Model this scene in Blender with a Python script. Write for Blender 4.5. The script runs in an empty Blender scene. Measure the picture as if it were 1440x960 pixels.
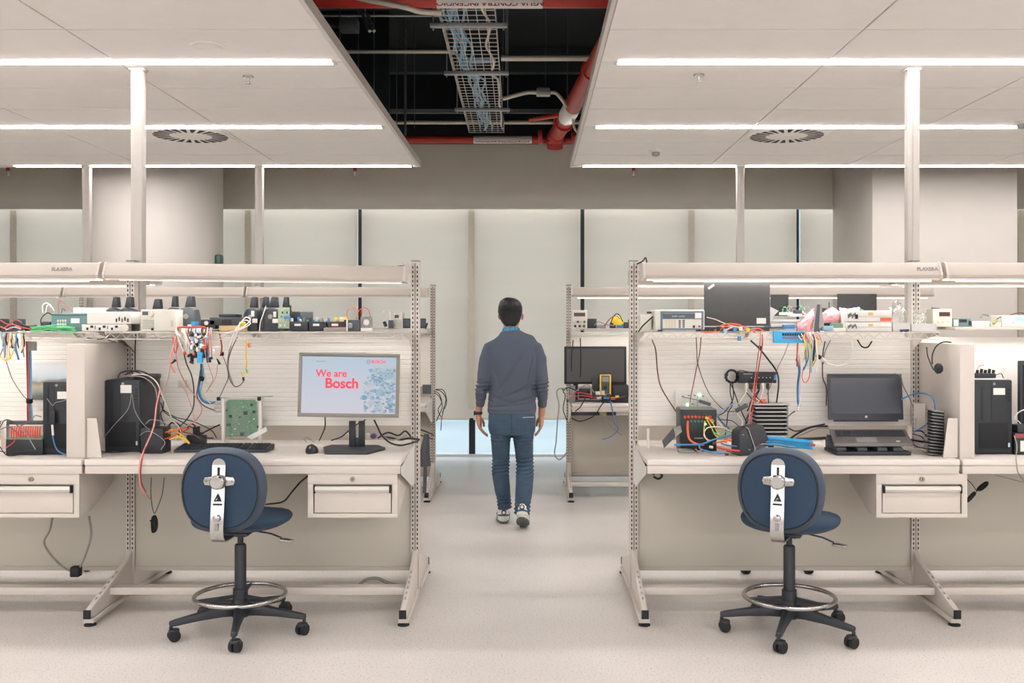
import bpy, bmesh, math, random
from mathutils import Vector, Matrix, noise
R = math.radians
random.seed(7)
SC = bpy.context.scene
COL = SC.collection
H = 1.52          # eye height of the camera in metres
F = 1400.0        # focal length in pixels of the 1440-wide frame

# ---------------------------------------------------------------- camera
cam_d = bpy.data.cameras.new('camera')
cam = bpy.data.objects.new('camera', cam_d); COL.objects.link(cam)
cam.location = (0, 0, H); cam.rotation_euler = (R(90), 0, 0)
cam_d.sensor_width = 36; cam_d.lens = 35
cam_d.shift_x = -26/1440; cam_d.shift_y = -25/1440
cam_d.clip_start = 0.05; cam_d.clip_end = 300
SC.camera = cam

# ---------------------------------------------------------------- sky, exposure
w = bpy.data.worlds.new('sky'); SC.world = w; w.use_nodes = True
wn = w.node_tree.nodes; wl = w.node_tree.links
bg = wn['Background']
tcw = wn.new('ShaderNodeTexCoord'); sepw = wn.new('ShaderNodeSeparateXYZ'); rw = wn.new('ShaderNodeValToRGB')
wl.new(tcw.outputs['Generated'], sepw.inputs[0]); wl.new(sepw.outputs['Z'], rw.inputs[0])
rw.color_ramp.elements[0].color = (0.92, 0.95, 0.97, 1); rw.color_ramp.elements[1].color = (0.84, 0.91, 0.98, 1)
wl.new(rw.outputs[0], bg.inputs[0])
SKY_STRENGTH = 4.6
bg.inputs[1].default_value = SKY_STRENGTH
SC.view_settings.view_transform = 'Standard'; SC.view_settings.look = 'None'
SC.view_settings.gamma = 1.0; SC.view_settings.use_curve_mapping = False
SC.view_settings.exposure = 0.09
STRIP_E = 46.0
BENCH_E = 11.5     # bench lamps
CEIL_Z = 2.96

# ---------------------------------------------------------------- helpers
def at(u, v, Y):
    return Vector(((u-746)*Y/F, Y, H-(v-455)*Y/F))
def lin(c):
    if isinstance(c, str):
        c = [int(c[i:i+2], 16)/255 for i in (0, 2, 4)]
        c = [x/12.92 if x <= .04045 else ((x+.055)/1.055)**2.4 for x in c]
    return (c[0], c[1], c[2], 1)
MATS = {}
def M(name, col=None, rough=.5, metal=0, var=.04, scale=30, emit=0, bump=0, bscale=200, trans=0, alpha=1, ior=1.45, stretch=None, coat=0):
    if name in MATS: return MATS[name]
    m = bpy.data.materials.new(name); m.use_nodes = True
    nt = m.node_tree; b = nt.nodes['Principled BSDF']; c = lin(col)
    b.inputs['Roughness'].default_value = rough; b.inputs['Metallic'].default_value = metal
    b.inputs['IOR'].default_value = ior
    tc = nt.nodes.new('ShaderNodeTexCoord'); mp = nt.nodes.new('ShaderNodeMapping')
    if stretch: mp.inputs['Scale'].default_value = stretch
    nt.links.new(tc.outputs['Object'], mp.inputs[0])
    n = nt.nodes.new('ShaderNodeTexNoise'); n.inputs['Scale'].default_value = scale
    nt.links.new(mp.outputs[0], n.inputs['Vector'])
    r = nt.nodes.new('ShaderNodeValToRGB')
    r.color_ramp.elements[0].position = .3; r.color_ramp.elements[1].position = .7
    r.color_ramp.elements[0].color = (c[0]*(1-var), c[1]*(1-var), c[2]*(1-var), 1)
    r.color_ramp.elements[1].color = (min(1, c[0]*(1+var)), min(1, c[1]*(1+var)), min(1, c[2]*(1+var)), 1)
    nt.links.new(n.outputs[0], r.inputs[0]); nt.links.new(r.outputs[0], b.inputs['Base Color'])
    if emit:
        nt.links.new(r.outputs[0], b.inputs['Emission Color']); b.inputs['Emission Strength'].default_value = emit
    if bump:
        n2 = nt.nodes.new('ShaderNodeTexNoise'); n2.inputs['Scale'].default_value = bscale
        nt.links.new(mp.outputs[0], n2.inputs['Vector'])
        bp = nt.nodes.new('ShaderNodeBump'); bp.inputs['Strength'].default_value = bump; bp.inputs['Distance'].default_value = .002
        nt.links.new(n2.outputs[0], bp.inputs['Height']); nt.links.new(bp.outputs[0], b.inputs['Normal'])
    if trans: b.inputs['Transmission Weight'].default_value = trans
    if alpha < 1: b.inputs['Alpha'].default_value = alpha
    if coat: b.inputs['Coat Weight'].default_value = coat
    MATS[name] = m
    return m

class MB:
    def __init__(s): s.v = []; s.f = []; s.m = Matrix.Identity(4)
    def add(s, vs, fs):
        o = len(s.v); s.v += [s.m @ Vector(p) for p in vs]; s.f += [tuple(i+o for i in f) for f in fs]; return s
    def box(s, x0, x1, y0, y1, z0, z1):
        if x0 > x1: x0, x1 = x1, x0
        if y0 > y1: y0, y1 = y1, y0
        if z0 > z1: z0, z1 = z1, z0
        return s.add([(x, y, z) for x in (x0, x1) for y in (y0, y1) for z in (z0, z1)],
              [(0,1,3,2),(4,6,7,5),(0,4,5,1),(2,3,7,6),(0,2,6,4),(1,5,7,3)])
    def cb(s, c, d):
        return s.box(c[0]-d[0]/2, c[0]+d[0]/2, c[1]-d[1]/2, c[1]+d[1]/2, c[2]-d[2]/2, c[2]+d[2]/2)
    def prism(s, poly, ax, a0, a1):
        n = len(poly)
        def P(p, a): return (a, p[0], p[1]) if ax == 'x' else ((p[0], a, p[1]) if ax == 'y' else (p[0], p[1], a))
        vs = [P(p, a0) for p in poly]+[P(p, a1) for p in poly]
        fs = [tuple(range(n-1, -1, -1)), tuple(range(n, 2*n))]+[(i, (i+1) % n, n+(i+1) % n, n+i) for i in range(n)]
        return s.add(vs, fs)
    def ring(s, c, nrm, up, rx, ry, n):
        side = nrm.cross(up)
        if side.length < 1e-6: side = Vector((1,0,0))
        side.normalize(); up2 = side.cross(nrm).normalized()
        return [c+side*(rx*math.cos(2*math.pi*i/n))+up2*(ry*math.sin(2*math.pi*i/n)) for i in range(n)]
    def tube(s, pts, r, n=6, closed=False, cap=True):
        pts = [Vector(p) for p in pts]; k = len(pts); vs = []; rr = r if isinstance(r, (list, tuple)) else [r]*k
        side = None
        for i, p in enumerate(pts):
            if closed: t = pts[(i+1) % k]-pts[i-1]
            else: t = pts[min(i+1, k-1)]-pts[max(i-1, 0)]
            if t.length < 1e-9: t = Vector((0,0,1))
            t.normalize()
            if side is None:
                a = Vector((0,0,1)) if abs(t.z) < .9 else Vector((0,1,0)); side = t.cross(a).normalized()
            else:
                side = side-t*side.dot(t)
                if side.length < 1e-6: side = t.orthogonal()
                side.normalize()
            u2 = t.cross(side)
            vs += [p+(side*math.cos(2*math.pi*j/n)+u2*math.sin(2*math.pi*j/n))*rr[i] for j in range(n)]
        fs = []
        for i in range(k if closed else k-1):
            a = i*n; b = ((i+1) % k)*n
            fs += [(a+j, a+(j+1) % n, b+(j+1) % n, b+j) for j in range(n)]
        if not closed and cap: fs += [tuple(range(n-1, -1, -1)), tuple((k-1)*n+j for j in range(n))]
        return s.add(vs, fs)
    def cyl(s, p0, p1, r, r2=None, n=16): return s.tube([p0, p1], [r, r if r2 is None else r2], n)
    def lathe(s, prof, c, n=24, ax='z'):
        k = len(prof); vs = []
        for r, h in prof:
            for j in range(n):
                a = 2*math.pi*j/n; x, y = r*math.cos(a), r*math.sin(a)
                vs.append((c[0]+x, c[1]+y, c[2]+h) if ax == 'z' else ((c[0]+x, c[1]+h, c[2]+y) if ax == 'y' else (c[0]+h, c[1]+x, c[2]+y)))
        fs = [(i*n+j, i*n+(j+1) % n, (i+1)*n+(j+1) % n, (i+1)*n+j) for i in range(k-1) for j in range(n)]
        fs += [tuple(range(n-1, -1, -1)), tuple((k-1)*n+j for j in range(n))]
        return s.add(vs, fs)
    def loft(s, secs, n=20):
        """secs: (centre, half width, half depth[, power]) horizontal-ish sections along a path"""
        vs = []; k = len(secs)
        for i, sc in enumerate(secs):
            c = Vector(sc[0]); t = (Vector(secs[min(i+1, k-1)][0])-Vector(secs[max(i-1, 0)][0])).normalized()
            ux = Vector((1,0,0))-t*t.x; ux.normalize(); uy = t.cross(ux).normalized()
            for j in range(n):
                a = 2*math.pi*j/n; ca, sa = math.cos(a), math.sin(a); p = sc[3] if len(sc) > 3 else 1
                ca = math.copysign(abs(ca)**p, ca); sa = math.copysign(abs(sa)**p, sa)
                vs.append(c+ux*(sc[1]*ca)+uy*(sc[2]*sa))
        fs = [(i*n+j, i*n+(j+1) % n, (i+1)*n+(j+1) % n, (i+1)*n+j) for i in range(k-1) for j in range(n)]
        fs += [tuple(range(n-1, -1, -1)), tuple((k-1)*n+j for j in range(n))]
        return s.add(vs, fs)
    def mesh(s, name, off=Vector((0,0,0)), bevel=0, smooth=40, seg=2):
        me = bpy.data.meshes.new(name)
        me.from_pydata([v-off for v in s.v], [], s.f)
        bm = bmesh.new(); bm.from_mesh(me)
        bmesh.ops.recalc_face_normals(bm, faces=bm.faces)
        if bevel:
            es = [e for e in bm.edges if len(e.link_faces) == 2 and e.calc_face_angle(0) > R(50)]
            bmesh.ops.bevel(bm, geom=es, offset=bevel, segments=seg, affect='EDGES', profile=.5, clamp_overlap=True)
        bm.to_mesh(me); bm.free()
        if smooth:
            me.shade_smooth(); me.set_sharp_from_angle(angle=R(smooth))
        return me

def wloc(o):
    v = Vector((0,0,0))
    while o: v += o.location; o = o.parent
    return v
def props(o, label=None, cat=None, group=None, kind=None):
    for k, x in (('label', label), ('category', cat), ('group', group), ('kind', kind)):
        if x: o[k] = x
    return o
def part(parent, name, mb, mat, bevel=0, label=None, kind=None, smooth=40, seg=2):
    me = mb.mesh(name, wloc(parent) if parent else Vector((0,0,0)), bevel, smooth, seg)
    me.materials.append(mat)
    o = bpy.data.objects.new(name, me); COL.objects.link(o)
    if parent: o.parent = parent
    return props(o, label, kind=kind)
def thing(name, label, cat, loc=(0,0,0), group=None, kind=None):
    o = bpy.data.objects.new(name, None); COL.objects.link(o); o.location = loc; o.empty_display_size = .05
    return props(o, label, cat, group, kind)
def solo(name, mb, mat, label, cat, group=None, bevel=0, kind=None, smooth=40):
    """a thing that is one mesh; origin moved to its base"""
    xs = [v.x for v in mb.v]; ys = [v.y for v in mb.v]; zs = [v.z for v in mb.v]
    off = Vector(((min(xs)+max(xs))/2, (min(ys)+max(ys))/2, min(zs)))
    me = mb.mesh(name, off, bevel, smooth); me.materials.append(mat)
    o = bpy.data.objects.new(name, me); COL.objects.link(o); o.location = off
    return props(o, label, cat, group, kind)
def struct(name, mb, mat, parent=None, bevel=0):
    o = part(parent, name, mb, mat, bevel)
    if not parent: o['kind'] = 'structure'
    return o
def dup(o, parent=None):
    c = o.copy(); COL.objects.link(c); c.parent = parent
    for ch in list(o.children): dup(ch, c)
    return c
def place(o, loc, rz=0, label=None, group=None, rx=0, ry=0):
    o.location = loc; o.rotation_euler = (rx, ry, rz)
    props(o, label, None, group); return o
def text(parent, s, size, loc, rot, mat, name='lettering', depth=.0006, align='CENTER', flip=False, bold=0, label=None):
    cu = bpy.data.curves.new('t', 'FONT'); cu.body = s; cu.size = size; cu.extrude = depth; cu.align_x = align; cu.align_y = 'CENTER'
    cu.offset = bold
    to = bpy.data.objects.new('t', cu); COL.objects.link(to)
    bpy.context.view_layer.update()
    me = bpy.data.meshes.new_from_object(to.evaluated_get(bpy.context.evaluated_depsgraph_get()))
    bpy.data.objects.remove(to); bpy.data.curves.remove(cu)
    me.materials.clear(); me.materials.append(mat); me.name = name
    mt = Matrix.LocRotScale(Vector(loc)-(wloc(parent) if parent else Vector((0,0,0))), rot, None)
    me.transform(mt)
    o = bpy.data.objects.new(name, me); COL.objects.link(o)
    if parent: o.parent = parent
    return props(o, label)
from mathutils import Euler
FRONT = Euler((R(90), 0, 0)).to_quaternion()      # text that faces the camera side (-Y)
def smooth_path(pts, sub=6):
    pts = [Vector(p) for p in pts]
    if len(pts) < 3: return pts
    out = []
    q = [pts[0]*2-pts[1]]+pts+[pts[-1]*2-pts[-2]]
    for i in range(1, len(q)-2):
        p0, p1, p2, p3 = q[i-1], q[i], q[i+1], q[i+2]
        for k in range(sub):
            t = k/sub
            out.append(.5*((2*p1)+(p2-p0)*t+(2*p0-5*p1+4*p2-p3)*t*t+(3*p1-p0-3*p2+p3)*t**3))
    out.append(pts[-1]); return out
def cable(pts, r, mat, label, name='cable', cat='cable', group=None, sub=6, n=6):
    """pts: (u, v, depth) triples"""
    mb = MB(); mb.tube(smooth_path([at(*p) for p in pts], sub), r, n)
    return solo(name, mb, mat, label, cat, group, smooth=80)

# ---------------------------------------------------------------- materials
m_wall = M('painted plaster', 'cfc8c0', .7, var=.02, scale=3)
m_bulk = M('greige bulkhead paint', 'd4cdc1', .75, var=.02, scale=3)
m_tile = M('ceiling tile', 'e6e2de', .8, var=.015, scale=8, bump=.1)
m_trim = M('ceiling edge trim', 'cfc9c2', .5, var=.02)
m_black = M('black void paint', '0b1315', .9, var=.2, scale=2)
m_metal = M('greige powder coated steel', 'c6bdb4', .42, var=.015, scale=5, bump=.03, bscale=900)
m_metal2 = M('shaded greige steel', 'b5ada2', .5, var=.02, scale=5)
m_top = M('beige esd laminate', 'd3cbc3', .38, var=.015, scale=12, bump=.02, bscale=700)
m_panel = M('ribbed beige panel', 'e2dcd4', .5, var=.015, scale=6)
m_modesty = M('grey beige modesty panel', 'bcb6a9', .5, var=.02, scale=2)
m_slot = M('dark slot', '2a2826', .8)
m_rub = M('black rubber', '1c1d20', .7)
m_plas = M('black plastic', '23262b', .45, var=.08)
m_plas2 = M('charcoal plastic', '34373c', .5, var=.08)
m_dgrey = M('dark grey metal', '4a4d50', .5, var=.05)
m_grey = M('grey plastic', '8b8a86', .5)
m_white = M('white plastic', 'd3cfc8', .45, var=.02)
m_cream = M('cream instrument case', 'cdc9bc', .45, var=.02)
m_paper = M('white label', 'dedad5', .6, var=.01)
m_chrome = M('chrome', 'b4b2b0', .2, 1, var=.03)
m_pole = M('pole aluminium', 'b5afa8', .5, .1, var=.02)
m_lamp = M('lamp housing paint', 'b8aea4', .45, var=.015, scale=5)
m_glow = M('visible lamp tube', 'fff6ea', .5, emit=1.5, var=.005)
m_wire = M('zinc plated wire', 'd8d3cd', .3, .75, var=.03)
m_alu = M('aluminium', 'b9b7b2', .45, .85, var=.04)
m_gal = M('galvanised steel', 'a5a6a4', .45, .6, var=.1, scale=60)
m_red = M('red pipe paint', 'b8382c', .35, var=.06, scale=10)
m_lettr = M('red lettering', 'c23340', .5)
m_green = M('green circuit board', '64876c', .45, var=.25, scale=120)
m_glass = M('clear plastic', 'e8ece8', .1, trans=.9, alpha=.35)
m_lcd = M('dark display glass', '20242a', .12)
m_lens = M('lit lamp diffuser', 'fdfbf7', .5, emit=BENCH_E, var=.005)
m_strip = M('lit ceiling diffuser', 'fbf8f8', .5, emit=STRIP_E, var=.003)
W = {k: M(k+' cable', c, .45, var=.05) for k, c in dict(black='1d1c1f', grey='8a8784', white='e6e0d8', red='c8483f', pink='d98d82',
      blue='3f7fb4', skyblue='2f9fd4', orange='e8633a', yellow='e3c02c', green='55bd78', brown='5c3d36', lblue='86b3cf', maroon='8c3f43', cream='ded3c0').items()}
# ================================================================ ROOM
# floor with terrazzo specks
def floor_mat():
    m = bpy.data.materials.new('speckled vinyl floor'); m.use_nodes = True; nt = m.node_tree; b = nt.nodes['Principled BSDF']
    tc = nt.nodes.new('ShaderNodeTexCoord'); v = nt.nodes.new('ShaderNodeTexNoise'); v.inputs['Scale'].default_value = 110; v.inputs['Detail'].default_value = 3
    r = nt.nodes.new('ShaderNodeValToRGB'); e = r.color_ramp.elements
    e[0].position = .33; e[0].color = lin('a79c92'); e[1].position = .42; e[1].color = lin('d8d1cb')
    x = e.new(.62); x.color = lin('d8d1cb'); x = e.new(.70); x.color = lin('e2d8cf')
    n = nt.nodes.new('ShaderNodeTexNoise'); n.inputs['Scale'].default_value = 1.3
    mx = nt.nodes.new('ShaderNodeMix'); mx.data_type = 'RGBA'; mx.blend_type = 'MULTIPLY'; mx.inputs[0].default_value = .25
    nt.links.new(tc.outputs['Object'], v.inputs['Vector']); nt.links.new(tc.outputs['Object'], n.inputs['Vector'])
    nt.links.new(v.outputs[0], r.inputs[0]); nt.links.new(r.outputs[0], mx.inputs[6]); nt.links.new(n.outputs[0], mx.inputs[7])
    nt.links.new(mx.outputs[2], b.inputs['Base Color']); b.inputs['Roughness'].default_value = .34
    return m
m_floor = floor_mat()
struct('floor', MB().box(-7, 7, -4, 11.5, -.1, 0), m_floor)
struct('wall_left', MB().box(-7.1, -7, -4, 11.5, 0, 4.4), m_wall)
struct('wall_right', MB().box(7, 7.1, -4, 11.5, 0, 4.4), m_wall)
struct('wall_behind', MB().box(-7.1, 7.1, -4.1, -4, 0, 1.05).box(-7.1, 7.1, -4.1, -4, 2.35, 4.4).box(-7.1, -6.4, -4.1, -4, 1.05, 2.35).box(6.4, 7.1, -4.1, -4, 1.05, 2.35), m_wall)  # wall left open in the middle, an added gap for sky fill
wb = thing('window_20', None, None, (0, -4.05, .5), kind='structure')  # unseen window added behind the camera so sky brightens camera-facing surfaces
for k in range(9): part(wb, 'mullion', MB().box(-6.4+1.6*k-.03, -6.4+1.6*k+.03, -4.08, -4.02, 1.05, 2.35), M('dark window mullion', '23282a', .5))
struct('ground', MB().box(-22, 22, -30, -4.2, -.2, -.06), M('pale concrete outside', 'a3a8aa', .7))
struct('wall_back', MB().box(-7, 7, 11.15, 11.24, 2.81, 3.53), m_bulk)
struct('wall_back', MB().box(-7, 7, 11.15, 11.24, 3.531, 4.4), m_black)
struct('trim_1', MB().box(-7, 7, 11.11, 11.149, 2.80, 2.835), m_wall)
# dark deck over the false ceiling, with its beams
deck = thing('ceiling', None, None, (0, 3, 4.4), kind='structure')
part(deck, 'deck_slab', MB().box(-7, 7, -4, 11.5, 4.4, 4.5), m_black)
m_beam = M('dark painted steel beam', '30373b', .8)
for y in (1.5, 4.3, 6.55, 8.2, 10.4):
    part(deck, 'beam', MB().box(-4, 4, y, y+.12, 4.15, 4.399), m_beam)
part(deck, 'void_lining', MB().box(-7, -1.3, 9.15, 9.2, 3.1, 4.399).box(.7, 7, 9.15, 9.2, 3.1, 4.399), m_black)
# false ceiling rafts
def raft(name, sgn, xe):
    root = thing(name, None, None, (xe, 3, CEIL_Z), kind='structure')
    tile = None
    Y0 = 9.08
    for j in range(22):
        y1 = Y0-.6*j; 
        for i in range(5):
            x0 = xe+sgn*1.25*i
            if tile is None:
                mb = MB().box(.004*sgn, 1.246*sgn, -.594, -.006, 0, .018)
                me = mb.mesh('ceiling_tile', bevel=.0025, seg=1); me.materials.append(m_tile)
            o = bpy.data.objects.new('ceiling_tile', me); COL.objects.link(o); o.parent = root
            o.location = (x0-xe, y1-3, 0); tile = o
    part(root, 'edge_trim', MB().box(xe, xe-sgn*.022, -4, 9.09, CEIL_Z-.004, CEIL_Z+.055), m_trim)
    part(root, 'end_trim', MB().box(xe-sgn*.022, xe+sgn*6.3, 9.125, 9.15, CEIL_Z-.004, CEIL_Z+.055), m_trim)
    part(root, 'backing_board', MB().box(xe, xe+sgn*6.3, -4, 9.08, CEIL_Z+.019, CEIL_Z+.04), m_modesty)
    return root
raft('ceiling_raft', -1, -1.03)['kind'] = 'structure'
raft('ceiling_raft', 1, .384)
# recessed light strips
YS = [9.09, 7.28, 5.48, 3.68, 1.88, .08, -1.72, -3.4]
rn = ['rear', 'middle', 'front']
def strip(x0, x1, y, label):
    t = thing('ceiling_light_strip', label, 'light', ((x0+x1)/2, y, CEIL_Z-.008), 'linear lights in the ceiling')
    part(t, 'diffuser', MB().box(x0+.02, x1-.02, y-.027, y+.027, CEIL_Z-.007, CEIL_Z-.002), m_strip)
    part(t, 'housing', MB().box(x0, x0+.02, y-.035, y+.035, CEIL_Z-.008, CEIL_Z-.001).box(x1-.02, x1, y-.035, y+.035, CEIL_Z-.008, CEIL_Z-.001), m_trim)
for i, y in enumerate(YS):
    w_ = rn[i] if i < 3 else 'behind the camera, unseen'
    for s in (0, 1):
        lab = ('%s linear ceiling light on the %s side, the %s' % (('left', 'right')[s], ('left', 'right')[s], '%s of three' % ('rearmost', 'middle', 'nearest')[i])) if i < 3 else 'linear ceiling light above the near aisle, out of view'
        lab = ('long white light strip in %s ceiling raft, %s' % (('left', 'right')[s], ('at its far edge', 'running past the air diffuser', 'nearest the camera')[i])) if i < 3 else lab
        if s == 0: strip(-6.3 if i else -4.72, -1.07, y, lab)
        else: strip(.46, 6.3 if i != 1 else 3.60, y, lab)
# swirl diffusers
def diffuser(x, y, label):
    t = thing('air_diffuser', label, 'air vent', (x, y, CEIL_Z), 'swirl air diffusers')
    z = CEIL_Z
    part(t, 'face_plate', MB().box(x-.297, x+.297, y-.285, y+.285, z-.006, z-.0005), m_tile, .001)
    for k in range(24):
        a = 2*math.pi*k/24; ca, sa = math.cos(a), math.sin(a); tx, ty = -sa, ca
        mb = MB(); P = []
        for r_, hw in ((.155, .008), (.272, .022)):
            P += [(x+ca*r_+tx*hw+tx*r_*.12, y+sa*r_+ty*hw+ty*r_*.12), (x+ca*r_-tx*hw+tx*r_*.12, y+sa*r_-ty*hw+ty*r_*.12)]
        mb.prism([P[0], P[1], P[3], P[2]], 'z', z-.0078, z-.0061)
        part(t, 'slot', mb, m_slot)
diffuser(-2.60, 7.62, 'square ceiling plate with round swirl slots left of the aisle')
diffuser(1.96, 7.62, 'square ceiling plate with round swirl slots right of the aisle')
def fitting_speaker(u, v):
    p = at(u, v, 1400*1.44/(455-v)); 
    solo('ceiling_speaker', MB().lathe([(.088, 0), (.088, -.004), (.075, -.009), (.07, -.005), (.001, -.005)], (p.x, p.y, CEIL_Z-.0006), 32), m_tile, 'flush round white plate in the left ceiling near the front light', 'speaker')
fitting_speaker(291, 63)
def sprinkler(u, v, label):
    Y = 1400*1.44/(455-v); p = at(u, v, Y); z = CEIL_Z
    t = thing('sprinkler', label, 'sprinkler', (p.x, Y, z-.045), 'chrome ceiling sprinklers')
    part(t, 'rosette', MB().lathe([(.034, 0), (.032, -.006), (.012, -.010)], (p.x, Y, z-.0006)), m_chrome)
    part(t, 'frame', MB().cyl((p.x, Y, z-.01), (p.x, Y, z-.03), .008).cyl((p.x-.01, Y, z-.03), (p.x-.006, Y, z-.042), .002).cyl((p.x+.01, Y, z-.03), (p.x+.006, Y, z-.042), .002), m_gal)
    part(t, 'deflector', MB().lathe([(.015, 0), (.015, -.002)], (p.x, Y, z-.042)), m_chrome)
sprinkler(349, 107, 'chrome sprinkler in the left ceiling between the front two lights')
sprinkler(983, 105, 'chrome sprinkler in the right ceiling between the front two lights')
def detector(u, v, label):
    Y = 1400*1.44/(455-v); p = at(u, v, Y)
    t = thing('smoke_detector', label, 'smoke detector', (p.x, Y, CEIL_Z-.05), 'smoke detectors')
    part(t, 'base', MB().lathe([(.055, 0), (.055, -.014), (.04, -.02)], (p.x, Y, CEIL_Z-.0006)), m_white)
    part(t, 'sensor_head', MB().lathe([(.035, -.02), (.03, -.045), (.012, -.05)], (p.x, Y, CEIL_Z-.0006)), m_grey)
detector(922, 211, 'white smoke detector behind the right air diffuser towards the aisle')
detector(1437, 171, 'white smoke detector at the far right edge of the photo')
# power columns from ceiling to benches
def pole(x, y, z0, label):
    t = thing('power_column', label, 'pole', (x, y, z0), 'power columns running up to the ceiling')
    part(t, 'profile', MB().box(x-.034, x+.034, y-.027, y+.027, z0, CEIL_Z-.001), m_pole, .004)
    part(t, 'cover_strip', MB().box(x-.005, x+.03, y-.031, y-.0275, z0+.02, CEIL_Z-.02), m_pole)
    part(t, 'collar', MB().box(x-.042, x+.042, y-.036, y+.036, CEIL_Z-.014, CEIL_Z-.0015), m_trim, .002)
pole(-2.215, 5.625, 1.44, 'thick pale square column rising from the front left bench')
pole(2.155, 5.625, 1.44, 'thick pale square column rising from the front right bench')
pole(-2.475, 9.095, 1.44, 'thin pale column behind the cylinder pillar, right of it')
COL.objects[-1]
pole(-4.05, 9.095, 1.44, 'thin pale column left of the round pillar')
pole(1.915, 9.095, 1.44, 'thin pale column on the rear right bench beside the aisle')
# pillars
pil = struct('trim_2', MB().lathe([(.675, 0), (.675, 4.39)], (-3.90, 10.35, .001), 72), m_wall)
struct('trim_3', MB().box(3.385, 4.82, 9.86, 11.149, .001, 4.39), m_wall, bevel=.004)
# windows: panes, mullions, roller blinds
m_mull = M('dark window mullion', '23282a', .5)
m_pane = M('window glass', 'eef5f5', .02, trans=1, ior=1.02, var=.005)
m_sill = M('pale sill', 'c9cfd0', .5)
def blind_mat():
    m = bpy.data.materials.new('woven blind fabric'); m.use_nodes = True; nt = m.node_tree; b = nt.nodes['Principled BSDF']
    b.inputs['Roughness'].default_value = .9
    tc = nt.nodes.new('ShaderNodeTexCoord'); wv = nt.nodes.new('ShaderNodeTexNoise'); wv.inputs['Scale'].default_value = 2.0
    mp = nt.nodes.new('ShaderNodeMapping'); mp.inputs['Scale'].default_value = (.3, 1, 3)
    nt.links.new(tc.outputs['Object'], mp.inputs[0]); nt.links.new(mp.outputs[0], wv.inputs['Vector'])
    r = nt.nodes.new('ShaderNodeValToRGB'); r.color_ramp.elements[0].color = lin('ddd6cd'); r.color_ramp.elements[1].color = lin('e6dfd7')
    nt.links.new(wv.outputs[0], r.inputs[0]); nt.links.new(r.outputs[0], b.inputs['Base Color'])
    tr = nt.nodes.new('ShaderNodeBsdfTranslucent'); nt.links.new(r.outputs[0], tr.inputs[0])
    mx = nt.nodes.new('ShaderNodeMixShader'); mx.inputs[0].default_value = .6
    nt.links.new(b.outputs[0], mx.inputs[1]); nt.links.new(tr.outputs[0], mx.inputs[2])
    nt.links.new(mx.outputs[0], nt.nodes['Material Output'].inputs[0]); return m
m_blind = blind_mat()
seams = [-7.0, -5.86, -4.45, -3.2, -1.937, -.67, .589, 1.824, 3.04, 4.3, 5.56, 7.0]
dark = (4, 6, 8)
where = ['at the left edge of the windows', 'left of the round pillar', 'behind the round pillar', 'right of the round pillar', 'second panel right of the round pillar',
         'behind the walking man, left panel', 'behind the aisle, right of the man', 'over the rear right bench', 'left of the square pillar', 'behind the square pillar', 'at the right edge of the windows']
for i in range(len(seams)-1):
    x0, x1 = seams[i], seams[i+1]
    wroot = thing('window_%d' % (i+1), None, None, ((x0+x1)/2, 11.44, 0), kind='structure')
    part(wroot, 'pane', MB().box(x0+.035, x1-.035, 11.43, 11.44, .03, 3.0), m_pane)
    part(wroot, 'mullion', MB().box(x0-.035, x0+.035, 11.40, 11.47, .03, 3.0), m_mull)
    part(wroot, 'window_sill', MB().box(x0, x1, 11.38, 11.5, 0.001, .028), m_sill)
    t = thing('roller_blind', 'beige roller blind '+where[i], 'blind', ((x0+x1)/2, 11.30, .43), 'roller blinds along the window wall')
    g = .022
    part(t, 'fabric', MB().box(x0+(g if i in dark else 0), x1-(g if i+1 in dark else 0), 11.298, 11.300, .45, 2.82), m_blind)
    part(t, 'bottom_bar', MB().box(x0+g, x1-g, 11.29, 11.308, .43, .4495), m_bulk, .002)
    if i not in dark and i > 0:
        part(wroot, 'mullion_cover', MB().box(x0-.034, x0+.034, 11.27, 11.29, 0.55 if i != 5 else .55, 2.805), M('greenish mullion cover', 'd2cbbb', .6))
# outside
m_terr = M('pale concrete terrace', '9ca1a4', .6, var=.05, scale=.6)
solo('terrace', MB().box(-22, 22, 11.55, 16, -.2, -.06), m_terr, 'pale sunlit terrace outside the windows', 'terrace', kind='structure')
f = thing('facade', 'teal glazed facade across the terrace beyond the blinds', 'building', (0, 16.4, -.2))
part(f, 'wall', MB().box(-22, 22, 16.3, 16.8, -.2, 3.4), M('pale facade cladding', '8fa0a5', .6, var=.05, scale=.5))
m_fg = M('teal facade glass', '4f8494', .2, var=.18, scale=.7)
for k in range(22):
    part(f, 'window', MB().box(-8+k*.75, -8+k*.75+.62, 16.25, 16.299, .02, .25), m_fg)
    part(f, 'window', MB().box(-8+k*.75, -8+k*.75+.62, 16.25, 16.299, .33, 1.3), m_fg)
tl = solo('terrace_awning', MB().prism([(-.02, .02), (1.0, .02), (.62, .0), (.6, 0)], 'y', 14.9, 15.0) if 0 else MB().prism([(.75, -.055), (1.35, -.055), (1.0, .30), (.70, .30)], 'y', 13.4, 13.5), m_white, 'white slanted panel standing on the terrace right of the man', 'panel')

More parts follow.
